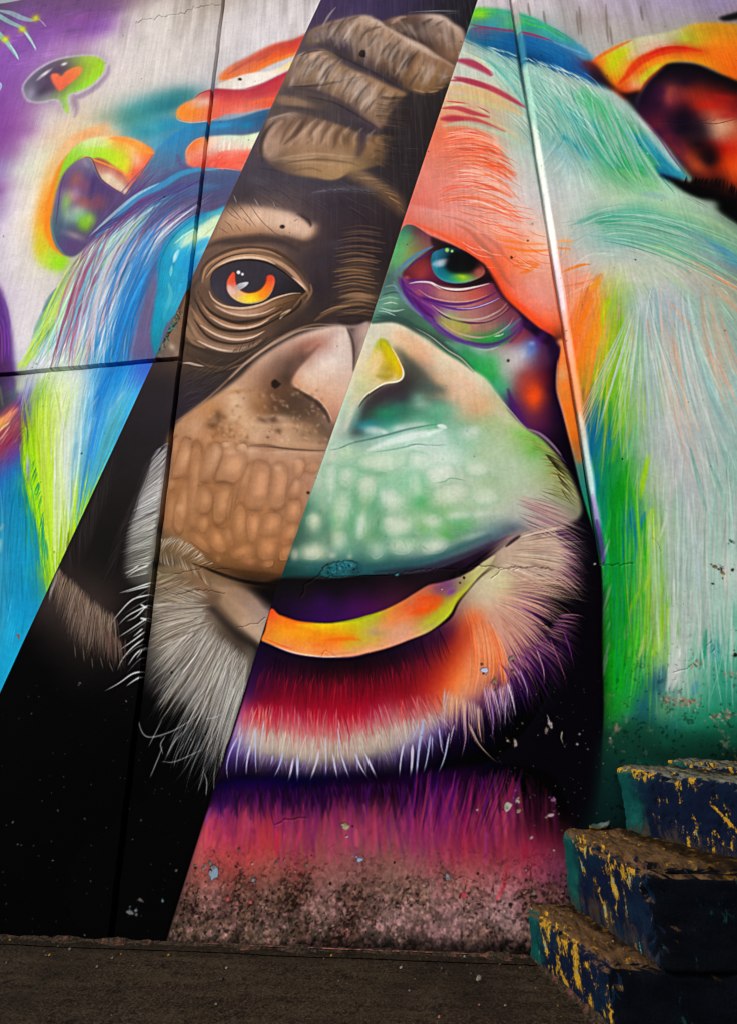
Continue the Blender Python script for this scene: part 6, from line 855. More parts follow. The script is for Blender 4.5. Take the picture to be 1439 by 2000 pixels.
        B(x, y, rx, ry, g, c, a)
    for a in ((900, 330, 200, 60, -5, '#c8d8cc', .5), (620, 480, 140, 90, 0, '#bcd0bc', .4), (1050, 520, 160, 110, 0, '#bccab4', .45), (700, 700, 160, 90, 0, '#b8c8b0', .4), (1180, 300, 120, 90, 30, '#bccbaa', .45), (350, 520, 90, 110, 0, '#a8c8a8', .35)): B(*a)
    GC = ["225,390 290,380 300,470 270,560 235,540 220,450", "310,400 390,395 400,470 370,520 320,510 305,450", "270,560 350,540 380,600 360,720 300,760 270,690", "410,470 470,445 530,480 525,560 490,620 430,600 405,540", "545,520 620,520 690,570 680,640 600,660 550,600", "120,680 190,660 215,720 190,790 130,780 110,730", "400,690 450,640 480,700 460,800 420,830 400,770", "565,690 650,680 720,720 700,790 600,800 565,750", "720,440 780,430 800,540 760,600 710,540", "830,400 960,380 990,440 930,490 850,490 815,450",
          "860,530 1000,490 1070,530 1040,590 930,620 860,590", "1040,380 1150,360 1190,420 1110,450 1050,430", "810,690 900,680 910,740 850,760 800,730", "580,830 700,820 760,860 700,910 590,900", "780,840 900,820 960,850 900,900 800,910", "90,860 180,840 230,890 170,940 80,930", "930,680 1020,655 1080,680 1010,705 940,705", "260,780 340,770 360,850 310,900 260,870", "480,830 560,830 580,900 520,940 470,900", "1090,540 1200,520 1240,580 1150,620 1090,600", "420,340 560,320 700,330 690,380 560,430 430,410", "720,310 820,320 810,380 720,400"]
    for c in GC:
        P = np.array([[float(a_) for a_ in q.split(',')] for q in c.split()]); m = P.mean(0); n_ = len(P)
        k0 = rng.integers(n_); Q = np.roll(P, -k0, 0)
        F(m + (P - m) * .95, ['#ccd8c4', '#d4dccc', '#c4d4b8'][k0 % 3], 22, .4)
        F(m + (P - m) * .5 + np.array([6, -7]), '#e4eade', 20, .4)
        S(m + (Q[:max(3, n_ - 1)] - m) * 1.05, 16, ['#3c9468', '#4ca47c', '#408864'][k0 % 3], .28, 18); S(m + (Q[-3:] - m) * 1.04, 14, '#68b488', .25, 16)
        S(m + (Q[:3] - m) * .84, 8, '#eef0e8', .3, 9)
    SOFTEN("200,340 700,290 1300,300 1400,560 1000,760 800,900 60,940", 3.2, .85)
    S("250,295 310,285 380,255 470,235 590,205 700,175 830,150 910,140", 12, '#5c7c78', .75, 7); S("240,260 320,250 400,245", 36, '#a8c8b8', .6, 20); S("470,300 600,250 720,215 840,195 920,170", 46, '#dce8e0', .85, 22); S("880,150 920,160 930,170", 26, '#e0e8e4', .8, 10); S("490,310 600,295 700,275 760,262 860,268 940,262", 10, '#78a898', .7, 6); S("690,290 770,268 900,280", 12, '#d4e0d8', .6, 8); S("860,490 920,480 960,460 1050,475", 8, '#6c9c80', .6, 5); S("700,265 780,262 830,275", 8, '#58988c', .4, 5)
    SMEAR("200,300 1300,200 1430,600 1200,760 800,900 100,900", ["200,350 600,380 1300,330", "250,600 250,900", "500,500 480,900", "800,600 1300,600"], 200, 40, 12, .3, cj=16)
    # lip edge and mouth
    S("-20,960 100,960 260,975 440,985 600,985 760,960 900,910 1050,850 1200,790", 50, '#2a5c60', .6, 34)
    F("210,1030 230,990 280,955 340,942 400,945 435,960 440,1010 380,1030 300,1040", "230,1010,#1c5c60 320,960,#2c7c88 400,960,#2c6870 430,1000,#1c4448 320,1020,#245c64", 5, .9)
    for k in range(60): B(230 + rng.random() * 200, 960 + rng.random() * 70, 3 + rng.random() * 8, 3 + rng.random() * 4, rng.random() * 90, ['#0c2c30', '#3c98a4', '#1c4c54', '#081414'][k % 4], .55)
    F("-60,1050 100,1050 280,1048 450,1030 600,1025 720,1020 850,1000 960,960 1080,910 1200,850 1280,800 1360,785 1370,790 1300,850 1220,900 1120,980 1020,1040 900,1070 800,1110 690,1170 560,1230 420,1275 250,1302 120,1300 0,1265 -150,1180 -100,1080", 
      "-40,1040,#0c0a0c 200,1036,#0c0a0c 450,1024,#0c0a0c 700,1018,#140e14 0,1070,#0c0a0c 200,1070,#0c0a0c 450,1060,#0e0c0e 700,1050,#140e14 900,1020,#1a1018 1050,940,#2c1430 1200,870,#38203c 1340,795,#3a2440 1150,960,#0c060c 1000,1030,#0c060c 100,1150,#1a1018 300,1130,#140c14 500,1130,#241024 700,1110,#301420 50,1200,#240c34 200,1230,#300c48 350,1240,#38104c 500,1190,#441044 600,1190,#481838 200,1180,#30104a 0,1250,#180a24 400,1200,#441050", 5)
    S("1000,1010 1100,950 1200,880 1300,820 1360,788", 16, '#0c060c', .9, 8); B(1000, 1020, 40, 16, -15, '#040404', .8); S("500,1010 650,1000 800,990 940,950 1100,890 1250,820", 40, '#2c2030', .6, 24); S("440,1030 560,1028 700,1022", 6, '#06040a', .8)
    # lower lip: orange and yellow
    view(400, 1120, 3)
    F("388,205 440,240 520,270 600,283 740,288 860,268 960,240 1060,205 1160,155 1240,105 1310,65 1380,50 1480,20 1560,-20 1640,-80 1700,-110 1660,-40 1600,20 1540,90 1480,150 1440,230 1380,290 1300,345 1200,385 1080,430 960,462 860,485 740,488 620,480 500,460 400,420 335,390 355,330", 
      """390,215,#e84818 420,240,#f0602c 520,280,#f06c18 400,290,#e88028 450,300,#f09018 380,350,#e08428 430,370,#e09828 500,330,#f0a018 540,390,#e88820 480,420,#e88858 560,300,#f0b018 620,300,#e8b810 700,310,#e8c410 800,300,#d8c818 900,280,#c4c818 1000,250,#b0bc20 700,360,#f09418 640,380,#f08018 760,380,#f07818 850,370,#e88818 780,420,#f0902c 700,440,#f08838 600,440,#f0a058 850,420,#c8b428 940,390,#c8b430 900,340,#d0b428 980,330,#c8a078 1040,290,#e8945c 1000,370,#c4a838
      1080,340,#d0a078 1100,270,#f08848 1180,200,#e86430 1250,200,#f05018 1320,170,#f05818 1300,110,#c8744c 1380,90,#905060 1200,160,#c8744c 1160,310,#d0a080 1200,360,#e09878 1080,410,#e89c78 960,440,#f0a080 860,465,#f0987c 760,470,#f0a074 1280,280,#b4a448 1340,250,#b0ac30 1400,210,#b8b828 1320,310,#c0b050 1440,180,#b8bc28 1480,130,#c0b834 1440,100,#8c6470 1500,60,#a0905c 1420,60,#6c3c74 1560,20,#b8b464 1620,-40,#c8c08c""", 5)
    S("400,300 500,310 600,330 700,360 820,370 900,360", 30, '#f08818', .5, 20); S("680,390 760,385 860,380 920,390", 24, '#f06c10', .6, 14); S("620,420 720,410 800,400", 20, '#f07c2c', .5, 12); S("740,290 880,272 1000,238", 10, '#88a020', .6, 7); S("440,240 540,280 640,292", 16, '#e85c20', .5, 9); S("340,392 440,435 560,468 700,485 820,482", 10, '#f0c8b0', .8, 5); S("345,375 440,415 520,440", 8, '#e8542c', .6, 4); S("640,450 740,470 900,455", 12, '#c87c58', .4, 8); S("1230,150 1300,140 1370,150 1300,210 1200,230", 40, '#f04c10', .55, 26); S("1260,310 1340,260 1420,200 1490,130 1560,50", 34, '#b8bc28', .7, 20); B(1000, 345, 50, 16, 0, '#b09070', .6); B(1440, 105, 30, 16, -30, '#7c34a4', .7); B(1380, 90, 50, 26, -30, '#7c4870', .6)
    S("335,400 440,440 560,480 720,495 860,490 980,470", 10, '#4c2474', .7, 6)
    # black and dark teal ground right of the chin
    view(0, 0, 1)
    F("880,1490 960,1440 1040,1390 1110,1300 1150,1200 1172,1150 1174,1400 1168,1480 1158,1560 1150,1620 1100,1640 1000,1600 900,1560", '#060309', 14, .95)
    F("1182,1440 1240,1400 1330,1430 1460,1420 1460,1500 1300,1486 1205,1492 1215,1610 1090,1640 1140,1610 1165,1540", "1190,1450,#0f3a2c 1300,1450,#0f4a38 1430,1450,#0c4c38 1190,1540,#0a2c2a 1180,1600,#08201f 1130,1620,#060e10 1300,1480,#06120e 1430,1470,#06120e", 10, .9)
    view(400, 1120, 3)
    # chin: crimson, white and violet fringe
    F("330,395 500,465 640,490 740,495 860,492 980,468 1100,432 1220,385 1330,335 1440,260 1500,150 1640,0 1800,-60 1960,60 2060,300 2000,700 1800,1000 1500,1200 1300,1500 -20,1500 60,1270 160,960 240,700 300,480", 
      """340,440,#140620 500,520,#1c081c 700,560,#180610 900,540,#14060c 1100,500,#1c0818 1250,440,#2c0c28 1380,380,#401434 300,560,#240a34 450,620,#480c28 600,640,#500c20 750,660,#600c1c 900,640,#600c1c 1050,600,#580c1c 1200,560,#5c1420 1320,500,#701824 1420,420,#8c2020 1440,340,#601830
      260,700,#3c1448 350,740,#780c28 450,740,#880c28 560,760,#880c24 700,760,#900c24 850,740,#900c24 1000,740,#940c24 1150,720,#901020 1280,660,#a02020 1380,600,#b83420 1460,520,#c04820 1520,420,#c85028 1560,320,#b84c2c
      220,800,#a84470 300,820,#c01c30 400,840,#b41c38 500,830,#b42c48 600,850,#a81c38 700,860,#b02038 800,850,#b41830 900,850,#b01830 1000,830,#a82848 1100,800,#b04854 1200,800,#a83c48 1300,740,#b03030 1400,700,#d86030 1480,620,#e88040 1560,520,#e89060 1640,420,#d89078 1560,220,#c89878 1660,300,#c88c78 1700,180,#c8a890 1640,100,#c8b898 1740,60,#ccc090 1800,140,#c8a890
      210,920,#a890a8 300,920,#c0a498 400,930,#b89c90 500,940,#c09c90 600,960,#bc8c88 700,950,#b89088 800,960,#bc8078 900,930,#b89488 1000,910,#b8a090 1100,900,#b8a494 1200,880,#b8a498 1300,850,#b89488 1400,800,#c89870 1480,740,#d89870 1560,680,#d49070 1640,600,#cc8c70 1720,500,#c47c68 1760,400,#b87068 1800,300,#b07c70
      160,1000,#6c509c 260,1010,#a498a8 360,1040,#b4a498 460,1060,#a49888 560,1080,#a89c90 660,1080,#b0a090 760,1060,#a89888 860,1080,#a4948c 960,1040,#b0a494 1060,1020,#b0a090 1160,1000,#9c8c9c 1260,950,#a08cb0 1360,900,#7c60a0 1440,860,#503070 1540,800,#5c3068 1660,720,#4c2058 1760,640,#3c1448 1840,540,#401850 1860,420,#581c58 1900,300,#4c1450 1880,200,#884878
      140,1080,#38205c 260,1100,#241040 400,1120,#281444 540,1130,#342050 700,1150,#20103c 860,1140,#281444 1000,1100,#201038 1140,1080,#281848 1280,1020,#201038 1400,960,#180828 1500,900,#1c0a30 1640,860,#120618 1800,800,#0a040e 1900,600,#0a040e 2000,300,#080310 1960,120,#200830
      100,1200,#0c0410 300,1200,#08030a 500,1210,#08030a 700,1220,#08030a 900,1220,#0c040c 1100,1200,#0a030a 1300,1140,#0c040c 1500,1060,#0a040c 1700,1000,#060208""", 6)
    HAIR("330,520 560,560 800,560 1050,520 1300,420", "260,780 500,820 780,830 1060,800 1340,660", 190, "#7c0c28 #980c24 #500818 #b01428 #8c1030 #3a0618 #a01438", 9, .55, shuffle=True, lj=.4, rj=.4)
    HAIR("400,470 640,500 900,490 1150,410 1380,310", "380,660 620,700 900,700 1180,640 1440,500", 90, "#100410 #1c0614 #24081c", 12, .55, lj=.5)
    HAIR("240,720 480,760 760,780 1060,740 1340,660", "200,980 440,1050 740,1080 1060,1020 1420,860", 260, "#c02c40 #c88c88 #b04858 #c4a498 #e0483c #a81c38 #b88088", 9, .6, shuffle=True, lj=.35, rj=.4)
    HAIR("210,860 440,900 740,930 1060,870 1380,780", "170,1040 420,1100 740,1140 1060,1060 1440,920", 260, "#c8bcac #b8ac9c #d4c8bc #a89c94 #c0b4b0 #d0b8ac", 8, .65, shuffle=True, lj=.35, rj=.35)
    HAIR("190,980 440,1060 740,1090 1060,1020 1420,880", "150,1120 420,1180 740,1220 1080,1150 1460,1000", 150, "#8c7cb0 #6c54a0 #a49cc0 #4c2c80 #7c68b0 #c8c0d0", 7, .6, shuffle=True, lj=.5, rj=.3)
    for s, w in (("190,960 150,1050 132,1130 140,1210", 12), ("220,940 195,1050 185,1180", 12), ("270,1000 250,1100 245,1180", 16), ("300,900 300,1080 305,1180", 12), ("350,860 330,1000 325,1110", 10), ("460,1040 440,1120 405,1195", 14), ("520,1080 500,1180 460,1310", 16), ("545,1060 545,1180 545,1300", 18), ("670,1030 650,1120 580,1310", 16), ("710,950 712,1080 708,1200", 10), ("750,1050 770,1160 795,1275", 13), ("800,1060 830,1150 865,1235", 12), ("880,1050 920,1140 1000,1260", 13), ("940,1050 980,1140 1050,1290", 16), ("780,900 800,1060 830,1120", 9),
                 ("1165,990 1145,1100 1135,1250", 13), ("1215,1000 1210,1120 1195,1240", 22), ("1280,850 1250,1040 1230,1290", 20), ("1320,940 1300,1080 1275,1180", 14), ("1370,900 1380,1000 1395,1060", 9), ("1430,930 1400,1080 1350,1200", 12), ("1330,950 1330,1080", 8), ("1250,880 1200,1000", 8), ("890,1050 895,1170", 8), ("620,1060 610,1120", 8), ("400,1060 390,1120", 9)):
        S(s, w, ['#b4b8d8', '#c4c0d4', '#a8aed4'][int(w) % 3], .85, 5, 'hair')
    # chin, right side: swept whiskers
    view(760, 1120, 3)
    HAIR("500,60 560,120 600,200 560,260", "1130,60 1080,300 960,540 700,780", 260, "#d0b498 #c89c88 #d8a890 #b87c70 #e0b490 #a86858 #c4b498", 9, .6, mid="860,0 860,180 800,330 640,520", shuffle=True, lj=.35, rj=.4, tj=.04)
    HAIR("620,0 680,40 640,120", "1120,-100 1180,60 1120,220", 120, "#d4c098 #c8b090 #b89078 #d0a890 #8c5060", 7, .6, mid="900,-80 940,20 900,140", shuffle=True, lj=.35, rj=.35)
    HAIR("420,180 520,220 600,300", "420,780 560,800 700,760", 150, "#e07030 #e88848 #e8a078 #d85c28 #c84828", 9, .6, mid="500,480 600,500 690,520", shuffle=True, lj=.35, rj=.4)
    HAIR("640,520 760,440 880,360 980,240", "760,820 900,720 1060,560 1150,260", 150, "#5c1c64 #481450 #7c3c78 #b87c7c #300c40 #98607c #d0a0a0", 8, .65, mid="720,660 860,560 1000,440 1090,240", shuffle=True, lj=.4)
    HAIR("700,600 820,520 940,440 1040,300", "780,900 960,800 1080,640 1160,400", 60, "#2c0c40 #40104c #200830", 12, .6, lj=.4)
    HAIR("300,640 420,700 540,760", "280,960 400,1000 560,1000", 90, "#e8b890 #d0b09c #b8a4b0 #f0a860 #8c70a8", 7, .65, shuffle=True, lj=.4)
    HAIR("540,640 640,640 720,600", "600,980 680,920 760,820", 60, "#d8a898 #a890b8 #c8bcd0 #7c4c98 #e8c0a8", 7, .65, shuffle=True, lj=.45)
    B(600, 60, 110, 60, -10, '#ccc49c', .6); B(560, 130, 60, 60, 0, '#ccb8a0', .5); B(500, 260, 60, 60, 20, '#e86c34', .6); B(440, 330, 50, 80, 10, '#c84c24', .5); B(560, 360, 60, 60, 0, '#e89868', .5); B(600, 440, 70, 60, 0, '#e8a078', .4)
    for s, w, c in (("470,880 520,990 590,1070 640,1110", 8, '#d0b0a0'), ("460,870 500,970 540,1030", 7, '#d8b090'), ("620,1150 690,1180", 4, '#706058'), ("440,820 445,960 420,1080", 10, '#b890a8'), ("640,1090 660,1120", 4, '#605050'), ("520,860 530,940 545,1010", 8, '#d8a080'), ("600,760 606,880 598,980", 10, '#9c68b0'), ("680,720 676,820 676,900", 9, '#b8a4c8'), ("690,640 720,740 740,840", 12, '#c4b4cc'), ("640,720 650,800 652,860", 8, '#9c8cc0'), ("380,880 360,960 350,1020", 8, '#c8b8c0'), ("920,820 950,900", 5, '#c0b8b0'), ("1010,920 1005,960 1020,1005", 9, '#a89c90'), ("300,960 310,1040 340,1060", 6, '#b8a8c8'), ("760,560 800,660 810,740", 9, '#a48cbc'), ("860,440 900,560 905,660", 9, '#b88c98'), ("940,380 1010,560 1040,660", 9, '#8c4c6c'), ("1020,340 1060,460 1080,560", 8, '#7c2c88')): S(s, w, c, .8, 4, 'hair')
    view(960, 850, 3.004)
    for a in ((60, 690, 60, 50, -30, '#a8917c', .8), (0, 760, 60, 40, -35, '#b8b078', .7), (120, 620, 60, 40, -35, '#a89088', .7), (180, 700, 70, 60, 0, '#ccc088', .8), (110, 760, 80, 60, -30, '#d0c898', .7), (210, 600, 60, 40, 20, '#c0a898', .7), (20, 850, 80, 50, -30, '#d4c8a8', .7), (-60, 900, 60, 40, -30, '#ccb89c', .5)): B(*a)
    S("-60,740 20,680 100,620 170,580", 16, '#1c0c20', .8, 9)
    HAIR("130,0 220,60 280,160 330,260 260,340", "330,60 430,160 490,260 540,420 540,470", 110, "#c8b870 #b8a068 #8c7048 #6cac48 #3c2c1c #a87c48 #c89c78", 7, .65, mid="250,20 350,110 410,220 450,330 420,390", shuffle=True, lj=.3, rj=.35)
    HAIR("90,330 140,420 160,520 180,580", "540,470 570,580 580,700 560,860", 190, "#c0b0a4 #c8a898 #b08c84 #d0b8ac #8c5c64 #6c2c54 #d8bcb0", 7, .6, mid="330,400 380,500 390,600 400,700", shuffle=True, lj=.3, rj=.35)
    HAIR("360,540 380,700 360,800", "560,640 560,820 560,960", 60, "#2c0a3c #3c0c48 #180620", 9, .65, shuffle=True, lj=.4)
    HAIR("200,600 260,700 240,800", "540,720 560,860 540,1000", 120, "#ccb0a4 #d8b8a8 #b87c7c #c89888 #7c2c74", 7, .6, mid="380,640 410,760 400,870", shuffle=True, lj=.3, rj=.35)
    HAIR("300,100 360,180 400,300", "450,190 490,300 530,450", 26, "#141008 #2c1c14 #3c2818", 8, .7)
    B(170, 720, 90, 60, 0, '#d0c488', .6); B(60, 830, 90, 60, -20, '#ccc498', .55); B(60, 700, 100, 40, -35, '#a89480', .5); B(250, 30, 90, 30, 35, '#7cb448', .5)
    view(0, 0, 1)
    F("980,1062 1022,1042 1090,1056 1096,1112 1020,1124 968,1104", '#bfa592', 9, .85)
    HAIR("1003,1050 1000,1074 972,1108", "1122,1020 1138,1090 1096,1176", 150, "#d8c8b4 #c8a898 #dccca8 #b08880 #e4d4bc #94605c", 3, .65, mid="1060,1030 1070,1080 1035,1135", shuffle=True, lj=.4, rj=.4)
    S("985,1068 1000,1056 1016,1045", 6, '#1c0c20', .7, 3)
    # brow ridge of the coloured half and the eye
    view(700, 400, 3)
    F("270,95 330,110 420,150 520,200 600,250 700,320 760,380 820,480 880,570 960,620 1050,700 1110,745 1165,800 1206,745 1184,600 1164,480 1136,300 1104,100 1000,120 800,80 500,40 290,0", 
      """280,90,#e06c5c 340,100,#d87868 430,140,#e07860 520,190,#e86848 600,240,#f05c34 680,300,#f0542c 740,350,#f05028 800,440,#f05028 870,540,#f05428 950,600,#f04c24 1040,680,#f04c20 1120,740,#e84818 1170,780,#4c2820 350,60,#e08878 450,90,#e49484 560,120,#dc8c80 640,180,#e0806c 740,250,#d87c6c 820,330,#f06c48 900,440,#e87c64 980,480,#e49080 1060,520,#e49484 1120,560,#e49080 1000,560,#ec8064 1080,640,#ec7858 1150,680,#f06c40
      600,80,#e89484 750,130,#e8a090 850,180,#f09070 950,220,#f09070 1050,230,#ecc0a8 900,300,#f08458 1000,330,#f0a080 1080,350,#f0a890 950,380,#f09068 1050,430,#e89c88 1120,450,#e89c84 400,30,#e4948c 800,60,#dcbcb4 1000,100,#dcc4bc""", 6, .92)
    for s, w, c, a in (("560,110 640,150 720,230 790,320 850,420 920,500", 30, '#a8604c', .45), ("640,100 740,130 840,180 940,200", 20, '#f08c60', .6), ("800,200 900,215 1000,225 1100,230", 22, '#f47c2c', .6), ("840,240 950,265 1050,268 1130,262", 20, '#f0781c', .75), ("860,300 960,295 1060,300", 12, '#f08858', .6), ("900,360 980,340 1050,345", 34, '#e87020', .7), ("940,400 1000,380 1060,340", 26, '#f07814', .7), ("780,110 880,150 1000,180", 16, '#f4906c', .6), ("700,150 800,230 880,330", 26, '#b8685c', .4), ("600,70 720,90 860,130", 14, '#f4a898', .5), ("480,60 600,90 700,140", 14, '#b06858', .35),
                       ("700,330 780,430 860,540 960,620 1060,710 1150,760", 40, '#f04c1c', .7), ("300,100 420,145 540,205 640,270 720,330", 20, '#f05c34', .7), ("900,480 980,560 1080,640", 50, '#e08c80', .35), ("1000,440 1060,540 1120,600", 60, '#e49c90', .35)):
        S(s, w, c, a, w * .5)
    for k in range(60):
        y = 0 + rng.random() * 380; x = 560 + rng.random() * 420
        S(f"{x},{y*.9-20} {x+80},{y} {x+170},{y+14}", 7, ['#f06c3c', '#f0a890', '#e85834', '#f4c4b4'][k % 4], .5)
    F("420,190 470,205 560,245 640,300 720,340 760,390 800,450 860,545 960,640 1050,720 1130,770 1100,820 1000,740 900,660 840,590 790,490 760,440 700,420 640,420 560,400 480,330 440,260", "440,220,#2c1820 560,280,#120c10 700,380,#100a0c 780,440,#160c14 860,570,#180a1c 960,660,#140820 1060,740,#140820 480,260,#24161c 620,340,#0e0a0c 800,520,#3c1438", 6)
    F("255,400 330,330 430,250 520,230 640,290 740,370 780,450 760,470 640,490 500,480 380,450 300,455", "280,410,#5c2030 340,370,#903434 390,330,#7c2c34 360,410,#a84038 400,380,#8c3040 430,300,#401820 520,260,#161014 640,320,#100c10 720,400,#180c14 640,440,#241018 400,440,#641c40 320,440,#6c2440", 5)
    F("430,285 470,262 520,250 600,262 680,310 730,360 735,400 700,430 620,455 540,455 480,435 440,390 422,340", "440,320,#1c5c70 460,290,#2c7890 500,280,#1c5468 450,380,#1c7484 500,420,#1c8490 560,440,#2c9480 600,430,#84b828 640,420,#6ca858 560,400,#2c7c5c 560,330,#080808 620,300,#0c0c10 680,350,#141014 700,400,#a04c48 720,380,#8c4038 660,390,#341c1c 500,370,#0c5060 640,350,#0c0a0c 480,360,#1c6c84", 4)
    F("430,345 460,325 500,318 530,318 520,345 490,358 450,362", '#c4ccd8', 5, .9); B(600, 418, 36, 16, 8, '#b4d020', .9); B(570, 425, 30, 14, 0, '#58b050', .6); B(700, 390, 40, 22, 10, '#b45c54', .7); S("425,350 445,400 490,438 560,455 640,448 700,425", 8, '#4c8ca8', .7, 5); B(450, 350, 14, 50, 0, '#48a0b8', .4); B(500, 395, 40, 30, 0, '#107888', .5); F("510,330 540,280 600,270 660,310 690,350 660,390 600,400 540,395 510,370", '#0a0a0c', 10, .9)
    for x, y, r in ((516, 264, 13), (545, 270, 9)): B(x, y, r, r, 0, '#a8d060', .95, 2)
    S("230,400 290,330 360,280 440,240", 22, '#4c88b8', .75, 12); S("270,390 330,330 400,290 440,265", 16, '#4c2474', .75, 9); S("200,420 240,370 300,310", 20, '#6c7ca8', .5, 12)
    S("250,410 300,440 380,445 440,460", 20, '#5c2080', .8, 9); B(280, 425, 18, 12, 0, '#c85840', .7)
    # lower lid folds, violet outlines
    F("230,420 290,450 380,445 500,480 640,490 770,455 800,490 850,560 920,620 960,680 930,740 880,800 780,830 680,820 580,790 480,740 400,680 330,600 270,520", "260,450,#6c2c7c 320,500,#84407c 400,560,#6c2c78 480,520,#b87468 600,540,#c07464 700,530,#b8584c 780,500,#7c3050 450,600,#783478 560,620,#a87c84 700,600,#a06870 800,560,#84484c 880,600,#6c3040 500,680,#a0a058 600,700,#b0a058 560,730,#c0a060 680,720,#bc7c74 800,680,#9c5c5c 900,660,#7c4058 700,780,#3c8c48 800,770,#2c8c44 860,720,#3c7c6c 900,720,#6c3c6c 420,650,#6c2c78 520,640,#a0b094", 5)
    for s, w, c, a in (("290,460 350,450 420,455 480,485 580,495 680,480 770,458", 15, '#e4dcd8', .9), ("440,470 520,500 620,505 720,480", 8, '#2c0c3c', .7), ("260,470 340,530 430,560 540,580 640,575 740,545 810,505", 20, '#4c1c74', .8), ("340,490 420,540 540,565 660,560 760,525", 9, '#dca894', .7), ("420,570 520,600 620,610 720,590 800,555 840,530", 18, '#58208c', .8), ("560,605 660,605 760,575 830,540", 8, '#d8ccd4', .75), ("420,580 500,640 600,670 720,665 820,620 870,570", 14, '#c8b4ac', .8), ("430,600 520,660 640,690 760,680 850,630 900,590", 14, '#3c1848', .7), ("620,680 740,680 830,640 880,590", 10, '#c49894', .6),
                       ("480,680 560,740 680,775 780,765 870,710 910,650", 12, '#ccb0a4', .75), ("520,640 580,690 640,720 600,750", 34, '#a8b050', .6), ("480,650 540,720 600,755", 16, '#b8a050', .6), ("700,790 760,780 840,755", 26, '#34a048', .8), ("790,770 830,762 850,750", 10, '#c8dcd0', .7), ("830,750 890,710 950,660", 20, '#4c8ca0', .5), ("400,620 470,710 570,780 690,815 800,810 900,760 960,690", 22, '#54247c', .8), ("230,440 280,530 350,620 430,690 480,740 600,800 740,835 830,815", 26, '#5c3c8c', .75), ("200,440 230,500 300,590 380,660", 20, '#7c84b0', .6), ("300,520 380,620 440,660", 22, '#4c1464', .6), ("360,560 430,600 470,640", 20, '#9c5c94', .5), ("440,680 560,760 640,800", 16, '#8c74b4', .5), ("640,835 740,850 820,830", 14, '#c0c0c0', .5), ("500,800 600,840 680,850", 30, '#6c9c8c', .5), ("960,690 940,750 880,810", 20, '#4c1c68', .6), ("250,420 270,500 330,590", 20, '#4c1874', .6)):
        S(s, w, c, a, w * .45)
    for a in ((350, 520, 30, 20, 30, '#b85c60', .5), (690, 525, 60, 26, -10, '#c85444', .5), (520, 530, 70, 24, 10, '#c88c7c', .5), (840, 590, 40, 30, -40, '#8c4c44', .5), (760, 720, 60, 24, -20, '#c47878', .5), (900, 660, 26, 40, 30, '#7c3c44', .5)): B(*a)
    # cheek
    for a in ((900, 920, 60, 60, -30, '#c4bcb8', .7), (850, 980, 40, 60, -30, '#b4b4b0', .5), (960, 880, 50, 24, -35, '#c0bcc4', .7), (1010, 840, 26, 50, 30, '#5878b8', .8), (1015, 810, 20, 14, 0, '#8cb0d0', .8), (1020, 1110, 50, 70, -10, '#e84c14', .7), (1025, 1130, 26, 50, 0, '#f05414', .6), (960, 1060, 60, 60, 20, '#a83c34', .4), (1080, 880, 40, 90, 5, '#642038', .5), (1060, 780, 26, 60, 40, '#5c1c7c', .5), (760, 940, 60, 60, 40, '#34a454', .7), (690, 880, 70, 34, 30, '#48a868', .6), (820, 1060, 40, 60, -30, '#4ca878', .6), (640, 860, 50, 24, 35, '#2c8c54', .6), (1130, 830, 30, 60, 0, '#1c0824', .7), (1150, 1000, 24, 160, 0, '#120618', .7), (700, 860, 60, 20, 20, '#90b4a4', .5), (980, 700, 40, 24, 40, '#3c1450', .6), (930, 780, 50, 26, -20, '#943c3c', .6)): B(*a)
    S("870,1070 900,1160 960,1260 1000,1310", 30, '#4c1c64', .7, 18); S("985,1310 1060,1340 1130,1400 1190,1470", 16, '#b4a8a4', .6, 8); S("990,1300 1080,1350 1160,1440 1220,1520", 10, '#7c4c8c', .5, 6)
    S("1165,900 1160,1000 1165,1100 1200,1220 1230,1330 1260,1450", 16, '#bc9ca8', .5, 9)
    F("1160,800 1185,850 1168,960 1165,1080 1200,1200 1225,1330 1275,1500 1300,1500 1320,1480 1260,1200 1230,950 1200,800", "1175,850,#d88c54 1190,900,#f08034 1180,1000,#d8a070 1200,1050,#f07c24 1190,1100,#e0883c 1240,1200,#f07418 1230,1300,#e07c24 1260,1350,#e06c14 1265,1450,#a8703c 1290,1400,#b86428", 6)
    # bottom of the neck: magenta drips
    view(300, 1500, 3)
